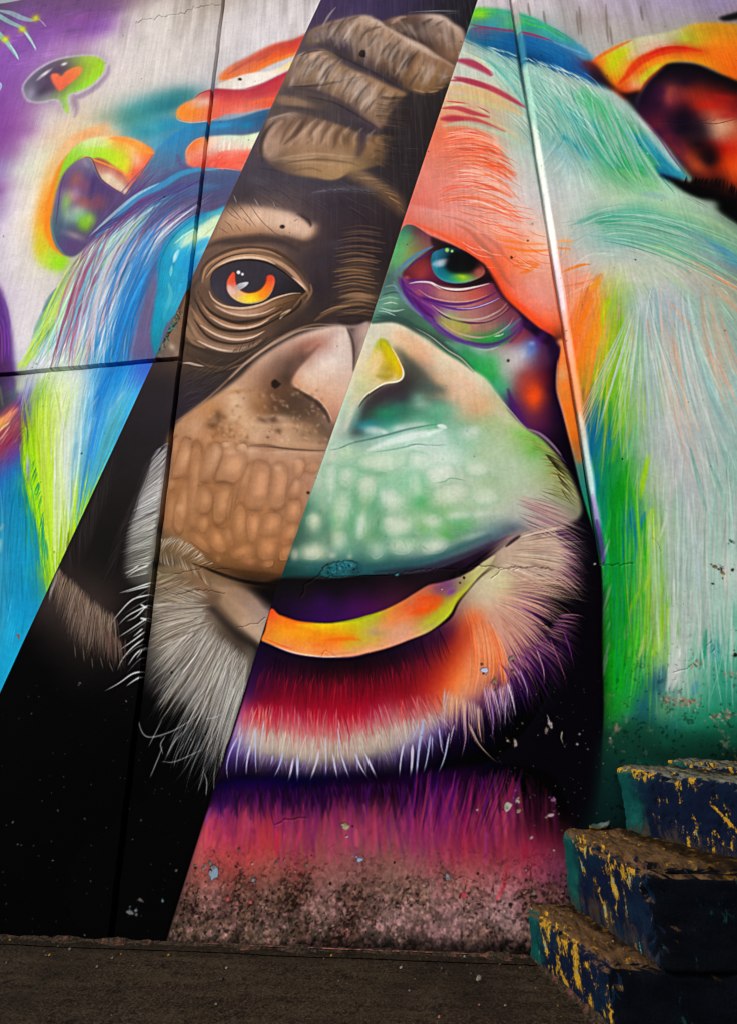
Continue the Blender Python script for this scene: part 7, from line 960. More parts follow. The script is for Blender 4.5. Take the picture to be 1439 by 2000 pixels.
    F("330,200 360,110 500,60 1000,40 1500,20 2200,-20 2420,200 2450,700 2400,1300 2200,1400 -60,1400 90,960 150,780 240,480", 
      """340,200,#240838 400,200,#2c0a48 380,260,#742c78 500,180,#380c40 600,180,#3c0c44 700,200,#3c0c40 800,220,#300a34 900,230,#300a30 1000,220,#3a0c34 1100,200,#3c0c34 1200,180,#340a30 1350,180,#240614 1500,200,#3c0c40 1650,220,#440c4c 1800,180,#480c34 1950,200,#300a24 2100,250,#200610 2250,300,#180608 2400,300,#0c0406
      320,300,#c44c58 380,320,#b03c58 450,300,#983050 560,280,#903048 660,300,#a03040 760,300,#94244c 850,320,#803050 950,320,#843048 1050,320,#88304c 1150,330,#843c54 1260,300,#843050 1380,320,#803858 1500,350,#78244c 1620,340,#602060 1750,380,#84203c 1900,380,#802040 2050,350,#642030 2200,400,#7c1c3c 2350,420,#581428
      280,420,#b84c58 400,420,#b84450 500,450,#a83c48 600,450,#a83844 700,440,#b03c40 800,460,#98444c 900,460,#984850 1050,450,#904450 1200,450,#8c4450 1400,500,#905450 1600,500,#8c4450 1800,480,#902c3c 2000,480,#902c3c 2200,500,#942c44 2350,520,#743048
      240,560,#a05850 400,580,#a04c48 560,560,#a84c48 700,560,#a05850 850,560,#9c4c4c 1000,560,#905450 1200,580,#94605c 1400,600,#886058 1600,600,#945458 1800,600,#945050 2000,600,#985058 2200,620,#984858 2350,620,#6c3850
      200,700,#80544c 400,720,#704840 600,720,#6c4c44 800,720,#6c5048 1000,700,#785450 1200,720,#806058 1400,720,#7c6054 1600,700,#8c6460 1800,720,#90605c 2000,720,#986868 2200,720,#986870 2350,760,#785060
      160,850,#5c4c40 400,850,#785c58 600,860,#685448 800,850,#685448 1000,850,#745c54 1200,860,#785c58 1400,860,#806460 1600,860,#7c6058 1800,860,#806464 2000,860,#947878 2150,860,#947478 2300,900,#684c50
      110,960,#40382c 400,950,#5c4c44 700,960,#544840 1000,960,#54483c 1300,960,#544840 1600,960,#644c4c 1900,960,#6c5450 2150,960,#6c5850 2300,1000,#403030
      90,1030,#1c1610 500,1030,#1c1610 1000,1050,#1c1610 1500,1060,#1c1610 2000,1070,#1c1410""", 14)
    HAIR("340,180 700,160 1100,140 1500,140 1900,60 2150,20", "300,500 700,520 1100,480 1500,520 1900,500 2200,440", 190, "#a03050 #842048 #c04c50 #782468 #5c1c70 #94304c #601c50 #b44858", 26, .38, shuffle=True, lj=.5, rj=.5, soft=14)
    HAIR("360,120 800,100 1300,80 1700,60 2100,0", "360,330 800,360 1300,330 1700,360 2150,340", 190, "#3a0c58 #480c50 #2c0834 #54147c #380a3c #600c54", 16, .5, shuffle=True, lj=.5)
    HAIR("1600,100 1800,80 2000,60 2150,60", "1500,470 1720,520 1900,470 2050,400", 50, "#8c1448 #6c1058 #a82044 #4c148c #3c0c2c", 22, .4, shuffle=True, soft=13)
    for s, w, c, a in (("720,340 725,430 720,520", 26, '#d83038', .7), ("770,360 765,440", 14, '#d04858', .5), ("860,360 856,430", 12, '#d83c3c', .6), ("1230,200 1240,260", 16, '#8c3468', .6), ("310,330 320,280 340,220", 20, '#7c3c9c', .5), ("2080,540 2060,620 2040,700 2000,780", 30, '#b03040', .5), ("2030,700 2010,780", 20, '#d04850', .5), ("2150,420 2170,480 2160,540", 40, '#a01c40', .5), ("1880,340 1875,420 1860,480", 24, '#b01c38', .6), ("560,500 550,580", 30, '#d04c50', .4), ("850,380 840,460", 16, '#b86080', .4)): S(s, w, c, a, w * .5)
    HAIR("340,150 900,120 1500,100 2100,0", "300,480 900,560 1500,560 2150,520", 170, "#d04858 #a83a58 #7c2060 #c05060 #8c1c48 #b04468 #641a68 #942840", 34, .4, shuffle=True, lj=.6, rj=.7, taper='both', vj=.1, soft=20)
    HAIR("360,100 800,80 1300,60 1700,40 2150,-30", "350,260 800,300 1300,290 1700,290 2140,260", 120, "#12030f #1a0620 #0c020c #240830 #3a0c50", 30, .5, shuffle=True, lj=.6, rj=.3, vj=.1, soft=18)
    HAIR("2060,20 2160,30 2260,60 2340,140", "2120,460 2220,470 2310,470 2380,480", 60, "#5c1040 #3a0c30 #7c1c44 #2a0820", 24, .32, shuffle=True, lj=.6, rj=.5, soft=16)
    for k in range(46):
        x = 1500 + rng.random() * 620; t = (x - 1500) / 620
        S(f"{x+40*t+20},{-20+rng.random()*60} {x+10},{140} {x-20-60*t},{300+rng.random()*120}", 9, ['#7c1050', '#5c0c40', '#4c148c', '#94204c', '#a03850', '#1c0610'][k % 6], .4, 7)

    # right-hand joint (bead): mural colours, with its lit and shaded flanks painted in
    view(0, 0, 1)
    for y0, y1, c, a in ((0, 60, '#a8a09c', .8), (40, 130, '#5ab0a0', .6), (60, 130, '#2a7098', .6), (120, 270, '#a4ccbc', .8), (230, 420, '#e0e8dc', .9), (330, 540, '#f0f0ea', .9), (480, 640, '#ece0e6', .9), (600, 740, '#f0b49c', .9), (690, 830, '#f4a878', .9), (800, 900, '#d0c8b8', .9), (850, 990, '#c0d8d4', .9), (960, 1040, '#9c90c0', .85), (1010, 1100, '#483478', .8)):
        S([[997 + .1615 * y + 6, y] for y in np.linspace(y0, y1, 8)], 11, c, a, 5)
    for y0, y1, c, a in ((70, 200, '#2c4858', .7), (180, 420, '#6a8c88', .45), (460, 700, '#d05018', .6), (650, 900, '#c85010', .7), (880, 1090, '#100818', .9)):
        S([[997 + .1615 * y - 4, y] for y in np.linspace(y0, y1, 8)], 6, c, a, 3)
# ---------------------------------------------------------------- age and wear of the painted plaster
def to_sketch(w, h):                                         # sketch coordinates of every canvas pixel
    if cv.dens is None:
        X, Y = np.meshgrid(np.arange(w, dtype=np.float32) + .5, np.arange(h, dtype=np.float32) + .5)
        return X / cv.prev, Y / cv.prev
    x = (np.arange(w, dtype=np.float32) + .5) / cv.dens + WX0; z = WZ1 - (np.arange(h, dtype=np.float32) + .5) / cv.dens
    X, Z = np.meshgrid(x, z)
    d = [X * R_CW[0, i] + CAM_D * R_CW[1, i] + (Z - CAM_H) * R_CW[2, i] for i in range(3)]
    return CXP + FPX * d[0] / d[2], CYP + FPX * d[1] / d[2]
def CRACK(s, w=2.0, col='#1c1614', a=.8, jag=2.5, depth=1.0):
    P = pts(s); n = max(4, int(np.hypot(*np.diff(P, axis=0).T).sum() / 5))
    Q = along(P, np.linspace(0, 1, n)) if len(P) > 2 else P[0] + (P[-1] - P[0]) * np.linspace(0, 1, n)[:, None]
    Q = Q + rng.normal(0, jag, Q.shape) * .6
    for i in range(0, n - 1):
        S(Q[i:i + 2], w * .7 * (.2 + 1.1 * rng.random() ** 1.5), col, a * (.25 + .6 * rng.random()), .5, 'none', True)
    img, clip = cv.img, cv.clip
    cv.img = cv.hgt[..., None]; cv.clip = None
    for i in range(0, n - 1): S(Q[i:i + 2], w * 1.2, np.array([-depth], np.float32), .8, .6, 'none', True)
    cv.img, cv.clip = img, clip
def CHIP(x, y, r, cols, el=1.0, n=9, depth=.8, ang=0, rim=True):  # a flake of paint gone, with a raised broken rim
    c = pts([[x, y]])[0]; th = np.linspace(0, 2 * np.pi, n, endpoint=False); rr = r / cv.v[2] * (.6 + .6 * rng.random(n))
    u = np.stack([rr * np.cos(th), rr * np.sin(th) * el], -1); t = math.radians(ang)
    P = c + np.stack([u[:, 0] * math.cos(t) - u[:, 1] * math.sin(t), u[:, 0] * math.sin(t) + u[:, 1] * math.cos(t)], -1)
    v = cv.v; cv.v = (0, 0, 1)
    if rim: F(c + (P - c) * 1.1 + np.array([0, .4]), '#14100e', .5, .75, 0)
    F(P, cols[0], .5, .95, 0)
    for k in range(len(cols) * 2): 
        q = P[rng.integers(n)] * .5 + c * .5; B(q[0], q[1], r / v[2] * .3, r / v[2] * .3, 0, cols[k % len(cols)], .7)
    img = cv.img; cv.img = cv.hgt[..., None]; F(P, np.array([-depth], np.float32), .5, .9, 0); cv.img = img; cv.v = v
def weather():
    H, W = cv.H, cv.W
    SX, SY = to_sketch(W, H)
    u = (cv.dens or 280 * cv.prev) / 280.0                   # noise scale: about 280 pixels per metre
    cv.clip = None
    f = noise(H, W, 90 * u, 5); g = noise(H, W, 14 * u, 4); fine = noise(H, W, 3.2 * u, 2)
    vert = noise(H, W, 2.6 * u, 2, ax=26.0); drip = noise(H, W, 16 * u, 3, ax=14)
        # crisp up the brushwork, deepen the paint
    for c in range(3): cv.img[..., c] += .5 * (cv.img[..., c] - blur(cv.img[..., c], 1.8 * u))
    g_ = cv.img.mean(-1, keepdims=True)
    cv.img = np.clip(g_ + (cv.img - g_) * 1.01, 0, 1) ** 1.08
    # sprayed and rolled paint is never flat: broad tone shifts, roller streaks, grain
    lum = cv.img.mean(-1)
    top = np.clip((900 - SY) / 700, 0, 1)
    k = 1 + (f - .5) * .12 + (vert - .5) * (.04 + .09 * top) + (g - .5) * .06 + (fine - .5) * .09
    cv.img *= k[..., None]
    # thin paint: dark parts show a little of the wall in vertical streaks
    band = np.clip((560 - SY) / 400, 0, 1) * np.clip((SX - 470) / 90, 0, 1) * np.clip((1000 - SX) / 90, 0, 1) * np.clip((.32 - lum) / .2, 0, 1)
    cv.img += (band * np.clip(vert - .46, 0, 1) * .2)[..., None] * np.array([1, .93, .97], np.float32)
    # the folds of the brow are painted in a greyer brown
    gb = np.clip((420 - SY) / 60, 0, 1) * np.clip((SX - (628 - .4635 * SY)) / 3, 0, 1) * np.clip(((932 - .332 * SY) - SX) / 3, 0, 1)
    gl_ = cv.img.mean(-1)
    for c, k_ in ((0, 1.05), (1, .97), (2, .90)): cv.img[..., c] += (gl_ * k_ - cv.img[..., c]) * gb * .22
    # grime running down from the wall top
    gr = np.clip((150 - SY) / 220, 0, 1) * np.clip(drip * 1.5 - .62, 0, 1) * np.clip(lum * 1.6 - .3, 0, 1)
    cv.img *= 1 - gr[..., None] * np.array([.50, .54, .58], np.float32)
    # eroded foot of the wall: damp plaster pushes the paint off
    inpink = np.clip((SX - (330 + (1822 - SY) * .3304)) / 6, 0, 1) * np.clip((1180 - SX) / 60, 0, 1)
    n1 = noise(H, W, 34 * u, 5, gain=.62); n2 = noise(H, W, 9 * u, 4, gain=.7); n3 = noise(H, W, 3.0 * u, 3, gain=.7)
    lvl = np.interp(SY, [1560, 1640, 1700, 1740, 1790, 1880], [.0, .20, .38, .48, .46, .70]) - .05 * np.clip((SX - 900) / 120, 0, 1)
    peel = np.clip(((.62 * n1 + .38 * n2) - (1.0 - lvl) * .78 - .10) * 11, 0, 1) * inpink
    conc = np.stack([.48 + .24 * (n3 - .5) + .2 * (f - .5), .365 + .22 * (n3 - .5) + .17 * (f - .5), .31 + .2 * (n3 - .5) + .12 * (f - .5)], -1)
    conc = conc * (1 + (n2[..., None] - .5) * .5)
    cv.img += (conc - cv.img) * (peel * .5)[..., None]
    n4 = noise(H, W, 120 * u, 3); zone = np.clip((SY - 1640) / 110, 0, 1) * inpink
    chalk = np.clip((noise(H, W, 6 * u, 4, gain=.75) - .50 - .5 * (n1 - .5)) * 6, 0, 1) * np.clip((SY - 1700) / 80, 0, 1) * inpink    # pale crumbs of paint still holding
    cv.img += (np.array([.70, .50, .50], np.float32) * (.8 + .4 * n3[..., None]) - cv.img) * (chalk * .55)[..., None]
    stain = np.clip((n4 * .5 + n1 * .5 - .47) * 5, 0, 1) * zone            # brown damp stains
    cv.img *= 1 - (stain * .30)[..., None] * np.array([.75, 1.0, 1.1], np.float32)
    cv.img *= 1 + (zone * (n3 - .5) * .8)[..., None]
    pit = np.clip((noise(H, W, 3.4 * u, 3, gain=.8) + .5 * (n1 - .5) + .35 * (n4 - .5) - .665) * 9, 0, 1) * zone
    edge = np.clip(peel * (1 - peel) * 4, 0, 1)
    cv.img *= 1 - (np.clip(pit * .45 + edge * .2, 0, .9))[..., None]
    damp = np.clip((SY - 1805 - 24 * n2 - 20 * n1) / 26, 0, 1)
    cv.img *= 1 - (damp * .72 * np.clip((SX + 400) / 300, 0, 1))[..., None]
    cv.hgt += -peel * .55 - pit * .9 + (n2 - .5) * .7 * np.clip((SY - 1600) / 150, 0, 1) * inpink + (g - .5) * .10 + (fine - .5) * .05
    # teal foot beside the steps: rubbed and spotted
    rt = np.clip((SX - 1172) / 30, 0, 1)
    sp = np.clip((noise(H, W, 5 * u, 3, gain=.7) - .66) * 12, 0, 1) * np.clip((SY - 1180) / 260, 0, 1) * rt
    cv.img *= 1 - (sp * .4)[..., None]
    r2 = np.clip((n1 * .6 + n2 * .4 - .66) * 12, 0, 1) * np.clip((SY - 1220) / 200, 0, 1) * rt * np.clip((1500 - SY) / 30, 0, 1)
    cv.img += (np.array([.50, .40, .34], np.float32) * (.7 + .6 * n3[..., None]) - cv.img) * (r2 * .7)[..., None]
    cv.hgt -= sp * .6 + r2 * .5
    # specks
    view(0, 0, 1)
    for i in range(330):
        x, y = rng.random() * 1439, rng.random() * 1500; r = .6 + 1.0 * rng.random() ** 3
        B(x, y, r, r * (.7 + .6 * rng.random()), 0, ['#14100e', '#2a221e', '#3c2c24'][i % 3], .75, 1.5)
    for i in range(240):                                     # light nicks in the black paint
        x, y = (rng.random() * 400, 1330 + rng.random() * 500) if i % 2 else (930 + rng.random() * 270, 1330 + rng.random() * 300)
        if i % 2 and x > 430 + (1500 - y) * .33 - 30: continue
        r = .5 + 1.1 * rng.random() ** 3
        B(x, y, r * (1 + rng.random()), r, rng.random() * 180, ['#8a8078', '#5c5650', '#a89c90'][i % 3], .65, 1.5)
    for x, y, r in ((540, 750, 9), (553, 443, 5), (708, 105, 8), (998, 503, 3.4), (992, 704, 3.2), (337, 1313, 3), (603, 962, 3), (470, 155, 4), (1030, 470, 2), (322, 385, 2), (160, 885, 2), (1215, 896, 2), (1240, 507, 2)): CHIP(x, y, r, ['#1c1410', '#3c2c24', '#0c0808'], depth=1.2, n=7, rim=False)
    # cracks and broken plaster
    for c, w in (("263,45 300,37 350,28 395,14 437,10", 2.2), ("640,370 700,372 745,380", 1.2), ("1290,238 1330,240 1400,232", .9),
                 ("590,1165 600,1138 620,1128 640,1104 690,1096 703,1110", 3.4), ("620,1128 700,1125 760,1122 830,1112 880,1112 905,1118 930,1104 990,1110 1040,1108 1080,1112", 2.4), ("1173,1098 1205,1104 1233,1100", 2.4), ("345,1120 400,1109 450,1112", 1.6), ("320,1150 345,1160 390,1152 440,1160", 1.6), ("300,1100 306,1118 303,1140", 2.6), ("465,1225 505,1217 520,1205", 1.4), ("960,1130 980,1112 1010,1108 1060,1112", 1.6), ("1063,1180 1075,1200 1072,1218 1040,1220", 1.6), ("1290,1075 1285,1062 1275,1050", 1.2), ("630,1290 633,1270 660,1280", 1.0),
                 ("1380,1260 1391,1255 1398,1265 1390,1275", 1.4), ("1350,1300 1330,1308 1310,1312", 1.2), ("540,1610 560,1600 600,1597", 2.0), ("420,1660 430,1690 425,1705", 2), ("440,1720 432,1738 450,1760 470,1775", 2.4), ("640,1755 660,1740 670,1760", 2.2), ("1033,1745 1040,1720 1030,1690", 2.2), ("985,1790 1005,1798 1015,1785 1030,1788", 2.6), ("880,1720 900,1712 930,1720", 1.6), ("750,1775 770,1757 790,1768", 2.2)):
        CRACK(c, w)
    for x, y, r, cols, el, an in ((418, 1702, 14, ['#7c98ac', '#8caabc', '#6c8498'], 1.5, 10), (411, 1684, 5, ['#5c6c64'], 1.2, 0), (703, 1677, 9, ['#8ca0c0', '#a0acc8'], .8, 0), (675, 1613, 12, ['#8c7c54', '#a89870', '#b0aca0'], 1, 10), (495, 1717, 6, ['#6c8898'], 1, 0), (873, 1712, 7, ['#8c98a0', '#7c8c94'], 1.3, 0), (990, 1575, 11, ['#b0a898', '#a09484'], 1.5, 15), (1009, 1563, 6, ['#a89c90'], 1.3, 0), (1011, 1582, 6, ['#8c7c64'], 1.4, 20),
                                 (1080, 1560, 8, ['#7c4c74', '#94648c'], 1, 40), (1075, 1590, 10, ['#b89ca0', '#8c7c70'], .5, -15), (1036, 1634, 5, ['#a08c88'], 1.4, 10), (945, 1308, 9, ['#b4c4e4', '#c4d0e8'], .9, 0), (964, 1331, 7, ['#8c6c5c', '#7c5848'], 1.6, 0), (998, 1285, 8, ['#8c7468', '#a08878'], 1.1, 20), (940, 1296, 4, ['#4c3428'], 1, 0), (1000, 1310, 5, ['#7c6458'], 1.5, 0), (967, 1347, 4, ['#6c4838'], 1, 0),
                                 (1396, 1106, 7, ['#7c5c3c', '#8c6c48', '#5c4430'], .6, 25), (1410, 1117, 8, ['#8c6c48', '#6c4c30'], .5, 30), (1409, 1108, 6, ['#8c94a0'], .7, 0), (1430, 1112, 4, ['#2c1c14'], 1, 0), (1391, 1139, 4, ['#2c1c14', '#4c3428'], .6, 10), (1435, 1278, 6, ['#180c08'], 1, 0), (1430, 1057, 7, ['#688c88'], .5, 35), (1160, 1100, 4, ['#a8b0b8'], .8, 0), (275, 1755, 7, ['#6c6460', '#5c5854'], .6, 40), (255, 1780, 10, ['#6c6864', '#5c6c74'], .6, 10), (266, 1776, 5, ['#6c7c88'], 1, 0), (318, 1757, 4, ['#5c7c84'], 1.3, 0), (345, 1698, 4, ['#5c5440'], 1, 0), (1005, 1450, 5, ['#a0948c'], 2.6, -10), (990, 1445, 5, ['#a88c7c'], .7, 30), (1130, 1432, 4, ['#8c8480'], .7, -30), (1126, 1452, 4, ['#a09890'], 1, 0), (1073, 1412, 6, ['#a89c98'], 2.4, -25), (775, 1122, 5, ['#2c8c98', '#1c6c78'], .7, 0), (893, 1122, 10, ['#0c0c0c'], .8, 0), (862, 1150, 4, ['#c49880'], .8, 0), (1190, 1440, 4, ['#8c948c'], .7, 0), (930, 1580, 4, ['#a08c94'], 1.2, 0), (1066, 1425, 5, ['#7c6c64'], 2, 0), (445, 1755, 6, ['#c44c54', '#a83c48'], 1, 0), (490, 1760, 6, ['#c8585c'], 1, 0), (905, 1745, 8, ['#b83c4c', '#8c3040'], 1.3, 0), (790, 1760, 7, ['#b87c80'], .8, 0), (775, 1762, 5, ['#1c1410'], 1, 0), (600, 1688, 6, ['#6c5c50'], 1, 0), (540, 1684, 6, ['#6c5448'], 1, 0)):
        CHIP(x, y, r * .72, cols, el, ang=an, n=11)
        for q in range(3 if r > 4 else 0): CHIP(x + rng.normal(0, r * .9), y + rng.normal(0, r * .9), r * (.12 + .2 * rng.random()), [cols[-1], '#1c1612'][q == 2:], 1, n=6)
    for k in range(110):                                     # crumbled spots along the wall foot
        x, y = 345 + rng.random() * 740, 1640 + 190 * rng.random() ** .7
        if x < 330 + (1822 - y) * .33 + 8: continue
        CHIP(x, y, 1.2 + 3.2 * rng.random() ** 2, [['#2c2018'], ['#7c685c'], ['#4c3c30'], ['#a88080'], ['#1c140e']][k % 5], .7 + rng.random() * .5, depth=.9, n=6)
    np.clip(cv.img, .001, .965, out=cv.img)
def paint_mural():
    view(0, 0, 1)
    L = mask_of("628,-3 -900,3296 -1800,3296 -1200,-500 860,-500"); N_ = mask_of("628,-3 860,-500 1097,-500 932,0 787,432 707,680 653,833 528,1188 403,1590 332,1815 250,2100 -300,2100 0,1354")
    cv.img[:] = .01
    cv.clip = None; paint_right()
    cv.clip = L; paint_left()
    cv.clip = N_; paint_band()
    cv.clip = None; weather()
# ---------------------------------------------------------------- helpers for the scene
def link(o, parent=None):
    scene.collection.objects.link(o)
    if parent is not None: o.parent = parent
    return o
def mesh_obj(name, verts, faces, mat, parent=None, smooth_=False):
    me = bpy.data.meshes.new(name); me.from_pydata([tuple(v) for v in verts], [], faces); me.update()
    if smooth_: me.polygons.foreach_set('use_smooth', [True] * len(me.polygons))
    if mat: me.materials.append(mat)
    return link(bpy.data.objects.new(name, me), parent)
def root(name, label, cat, loc=(0, 0, 0)):
    o = bpy.data.objects.new(name, None); o.location = loc; o.empty_display_size = .2
    o['label'] = label; o['category'] = cat
    return link(o)
class N:                                                     # terse node-tree building
    def __init__(s, name):
        s.m = bpy.data.materials.new(name); s.m.use_nodes = True; s.t = s.m.node_tree; s.t.nodes.clear()
        s.out = s.n('OutputMaterial'); s.b = s.n('BsdfPrincipled'); s.l(s.b, s.out)
    def n(s, kind, **kw):
        q = s.t.nodes.new('ShaderNode' + kind)
        for k, v in kw.items(): setattr(q, k, v)
        return q
    def o(s, a): return a if isinstance(a, bpy.types.NodeSocket) else a.outputs[0]
    def l(s, a, b, i=0):
        s.t.links.new(s.o(a), b if isinstance(b, bpy.types.NodeSocket) else b.inputs[i])
    def math(s, op, a, b=None, c=None, clamp=False):
        q = s.n('Math', operation=op, use_clamp=clamp)
        for i, v in enumerate((a, b, c)):
            if v is None: continue
            if isinstance(v, (int, float)): q.inputs[i].default_value = v
            else: s.l(v, q.inputs[i])
        return q.outputs[0]
    def noise(s, vec, scale, detail=6, rough=.6, dist=0.0):
        q = s.n('TexNoise'); q.inputs['Scale'].default_value = scale; q.inputs['Detail'].default_value = detail; q.inputs['Roughness'].default_value = rough; q.inputs['Distortion'].default_value = dist
        s.l(vec, q.inputs['Vector']); return q.outputs['Fac']
    def ramp(s, f, a, b):                                    # smooth step between a and b
        q = s.n('MapRange', interpolation_type='SMOOTHSTEP'); q.inputs['From Min'].default_value = a; q.inputs['From Max'].default_value = b
        s.l(f, q.inputs['Value']); return q.outputs[0]
    def mix(s, f, a, b, mode='MIX'):
        q = s.n('Mix', data_type='RGBA', blend_type=mode)
        if isinstance(f, (int, float)): q.inputs['Factor'].default_value = f
        else: s.l(f, q.inputs['Factor'])
        for i, v in ((6, a), (7, b)):
            if isinstance(v, tuple): q.inputs[i].default_value = v + (1,)
            else: s.l(v, q.inputs[i])
        return q.outputs[2]
    def mapv(s, vec, scale=(1, 1, 1), loc=(0, 0, 0), rot=(0, 0, 0)):
        q = s.n('Mapping'); q.inputs['Scale'].default_value = scale; q.inputs['Location'].default_value = loc; q.inputs['Rotation'].default_value = rot
        s.l(vec, q.inputs['Vector']); return q.outputs[0]
    def bump(s, h, dist, strength=1.0, normal=None):
        q = s.n('Bump'); q.inputs['Distance'].default_value = dist; q.inputs['Strength'].default_value = strength
        s.l(h, q.inputs['Height'])
        if normal is not None: s.l(normal, q.inputs['Normal'])
        return q.outputs[0]
    def fin(s, col, rough, normal=None, spec=.3):
        s.l(col, s.b.inputs['Base Color'])
        if isinstance(rough, (int, float)): s.b.inputs['Roughness'].default_value = rough
        else: s.l(rough, s.b.inputs['Roughness'])
        s.b.inputs['Specular IOR Level'].default_value = spec
        if normal is not None: s.l(normal, s.b.inputs['Normal'])
        return s.m

# ---------------------------------------------------------------- paint the mural and hand it to the wall material
DENS = 300
setup_canvas(DENS)
paint_mural()
def to_image(name, rgb, data=False):
    h, w = rgb.shape[:2]
    im = bpy.data.images.new(name, w, h, alpha=False, float_buffer=False, is_data=data)
    px = np.ones((h, w, 4), np.float32); px[..., :3] = rgb if rgb.ndim == 3 else rgb[..., None]
    im.pixels.foreach_set(np.ascontiguousarray(px[::-1]).ravel()); im.update(); im.pack()
    return im
im_col = to_image('mural_paint', cv.img)
im_hgt = to_image('mural_relief', np.clip(.75 + cv.hgt * .3, 0, 1), True)
def wall_material():
    s = N('painted_concrete')
    tc = s.n('TexCoord').outputs['Object']
    # wall metres (x, z) -> canvas (u, v)
    sx = s.n('SeparateXYZ'); s.l(tc, sx)
    u = s.math('DIVIDE', s.math('SUBTRACT', sx.outputs[0], WX0), WX1 - WX0); v = s.math('DIVIDE', s.math('SUBTRACT', sx.outputs[2], WZ0), WZ1 - WZ0)
    cx = s.n('CombineXYZ'); s.l(u, cx.inputs[0]); s.l(v, cx.inputs[1])
    ti = s.n('TexImage', image=im_col, interpolation='Linear', extension='EXTEND'); s.l(cx, ti.inputs['Vector'])
    th = s.n('TexImage', image=im_hgt, interpolation='Cubic', extension='EXTEND'); s.l(cx, th.inputs['Vector'])
    n1 = s.noise(tc, 55, 8, .65); n2 = s.noise(tc, 9, 5, .6); n3 = s.noise(tc, 240, 3, .7)
    col = s.mix(.16, ti.outputs['Color'], s.mix(n1, (.42, .42, .42), (.58, .58, .58)), 'OVERLAY')
    rough = s.math('MULTIPLY_ADD', n2, .25, .6)
    h = s.math('ADD', s.math('MULTIPLY', n1, .30), s.math('MULTIPLY', n2, .55))
    h = s.math('ADD', h, s.math('MULTIPLY', n3, .10))
    b1 = s.bump(h, .006, .5); b2 = s.bump(th.outputs['Color'], .018, .7, b1)
    return s.fin(col, rough, b2, .02)
M_wall = wall_material()

# ---------------------------------------------------------------- the wall: four cast panels with open joints
GZ = -0.013                                                  # pavement level
JL, JR, JH, TOP = -1.416, 0.778, 2.853, 6.722
wall = root('painted_wall', 'tall concrete wall painted with a chimpanzee face, part natural brown and part neon coloured', 'wall')
def panel(x0, x1, z0, z1, offs, label=None):
    # offs: per side (left, right, bottom, top) = inset of the face, inset of the arris; the sides run back into the wall
    rings = []
    for d, k in ((0.0, 0), (offs['d'], 1), (.24, 2)):
        o = {q: offs[q][min(k, 1)] for q in 'lrbt'}
        rings.append([(x0 + o['l'], d, z0 + o['b']), (x1 - o['r'], d, z0 + o['b']), (x1 - o['r'], d, z1 - o['t']), (x0 + o['l'], d, z1 - o['t'])])
    # the face is divided so that its arrises can be uneven
    V, Fc = [], []
    nx, nz = max(2, int((x1 - x0) / .05)), max(2, int((z1 - z0) / .05))
    def wob(a, b): return .0035 * mnoise.noise((a * 9, b * 9, 3.1)) + .0025 * mnoise.noise((a * 31, b * 31, 7.7))
    a, b, c, d = rings[0]
    for j in range(nz + 1):
        for i in range(nx + 1):
            x = a[0] + (b[0] - a[0]) * i / nx; z = a[2] + (d[2] - a[2]) * j / nz
            if i == 0 and offs['l'][0]: x += wob(z, x0)
            if i == nx and offs['r'][0]: x += wob(z, x1)
            if j == 0 and offs['b'][0]: z += wob(x, z0)
            if j == nz and offs['t'][0]: z += wob(x, z1)
            V.append((x, .004 * mnoise.noise((x * .8, z * .8, 1.3)) + .0015 * mnoise.noise((x * 5, z * 5, 2.3)), z))
    W_ = nx + 1
    for j in range(nz):
        for i in range(nx): Fc.append((j * W_ + i, j * W_ + i + 1, (j + 1) * W_ + i + 1, (j + 1) * W_ + i))
    border = [i for i in range(nx)] + [j * W_ + nx for j in range(nz)] + [nz * W_ + i for i in range(nx, 0, -1)] + [j * W_ for j in range(nz, 0, -1)]
    side = ['b'] * nx + ['r'] * nz + ['t'] * nx + ['l'] * nz
    def ringv(k, q):
        x, y, z = V[border[q]]; r = rings[k]
        x = min(max(x, r[0][0]), r[1][0]); z = min(max(z, r[0][2]), r[2][2])
        sd = side[q]
        if sd == 'b' or q == 0: z = r[0][2]
        if sd == 't': z = r[2][2]
        if sd == 'r': x = r[1][0]
        if sd == 'l': x = r[0][0]
        if q == nx: x = r[1][0]; z = r[0][2]
        if q == nx + nz: x = r[1][0]; z = r[2][2]
        if q == 2 * nx + nz: x = r[0][0]; z = r[2][2]
        if q == 0: x = r[0][0]
        return (x, r[0][1], z)
    nb = len(border); base = len(V)
    for k in (1, 2): V += [ringv(k, q) for q in range(nb)]
    for q in range(nb):
        q2 = (q + 1) % nb
        Fc.append((border[q], base + q, base + q2, border[q2])); Fc.append((base + q, base + nb + q, base + nb + q2, base + q2))
    Fc.append(tuple(base + nb + q for q in range(nb)))
    o = mesh_obj('wall_panel', V, [f[::-1] if len(f) > 4 else f for f in Fc], M_wall, wall)
    bm = bmesh.new(); bm.from_mesh(o.data); bmesh.ops.recalc_face_normals(bm, faces=bm.faces); bm.to_mesh(o.data); bm.free()
    if label: o['label'] = label
    return o
wall['kind'] = 'thing'
Z_, G_, RL, RR = (0, 0), (.015, .010), (.017, .003), (.036, .003)
panel(WX0 + .05, JL, JH, TOP, {'l': Z_, 'r': G_, 'b': (.018, .013), 't': (.004, 0), 'd': .016}, 'upper left panel with a small ear, a heart in a speech bubble and purple sky')
panel(WX0 + .05, JL, GZ - .04, JH, {'l': Z_, 'r': G_, 'b': Z_, 't': (.016, .011), 'd': .016}, 'lower left panel with lime and blue fur over black')
JB = 1.495                                                   # a cold joint: the foot of the wall was cast in one piece
H0 = (0, 0)
panel(JL, JR, JB, TOP, {'l': G_, 'r': RL, 'b': H0, 't': (.004, 0), 'd': .028}, 'upper middle panel with the eyes, nose and muzzle')
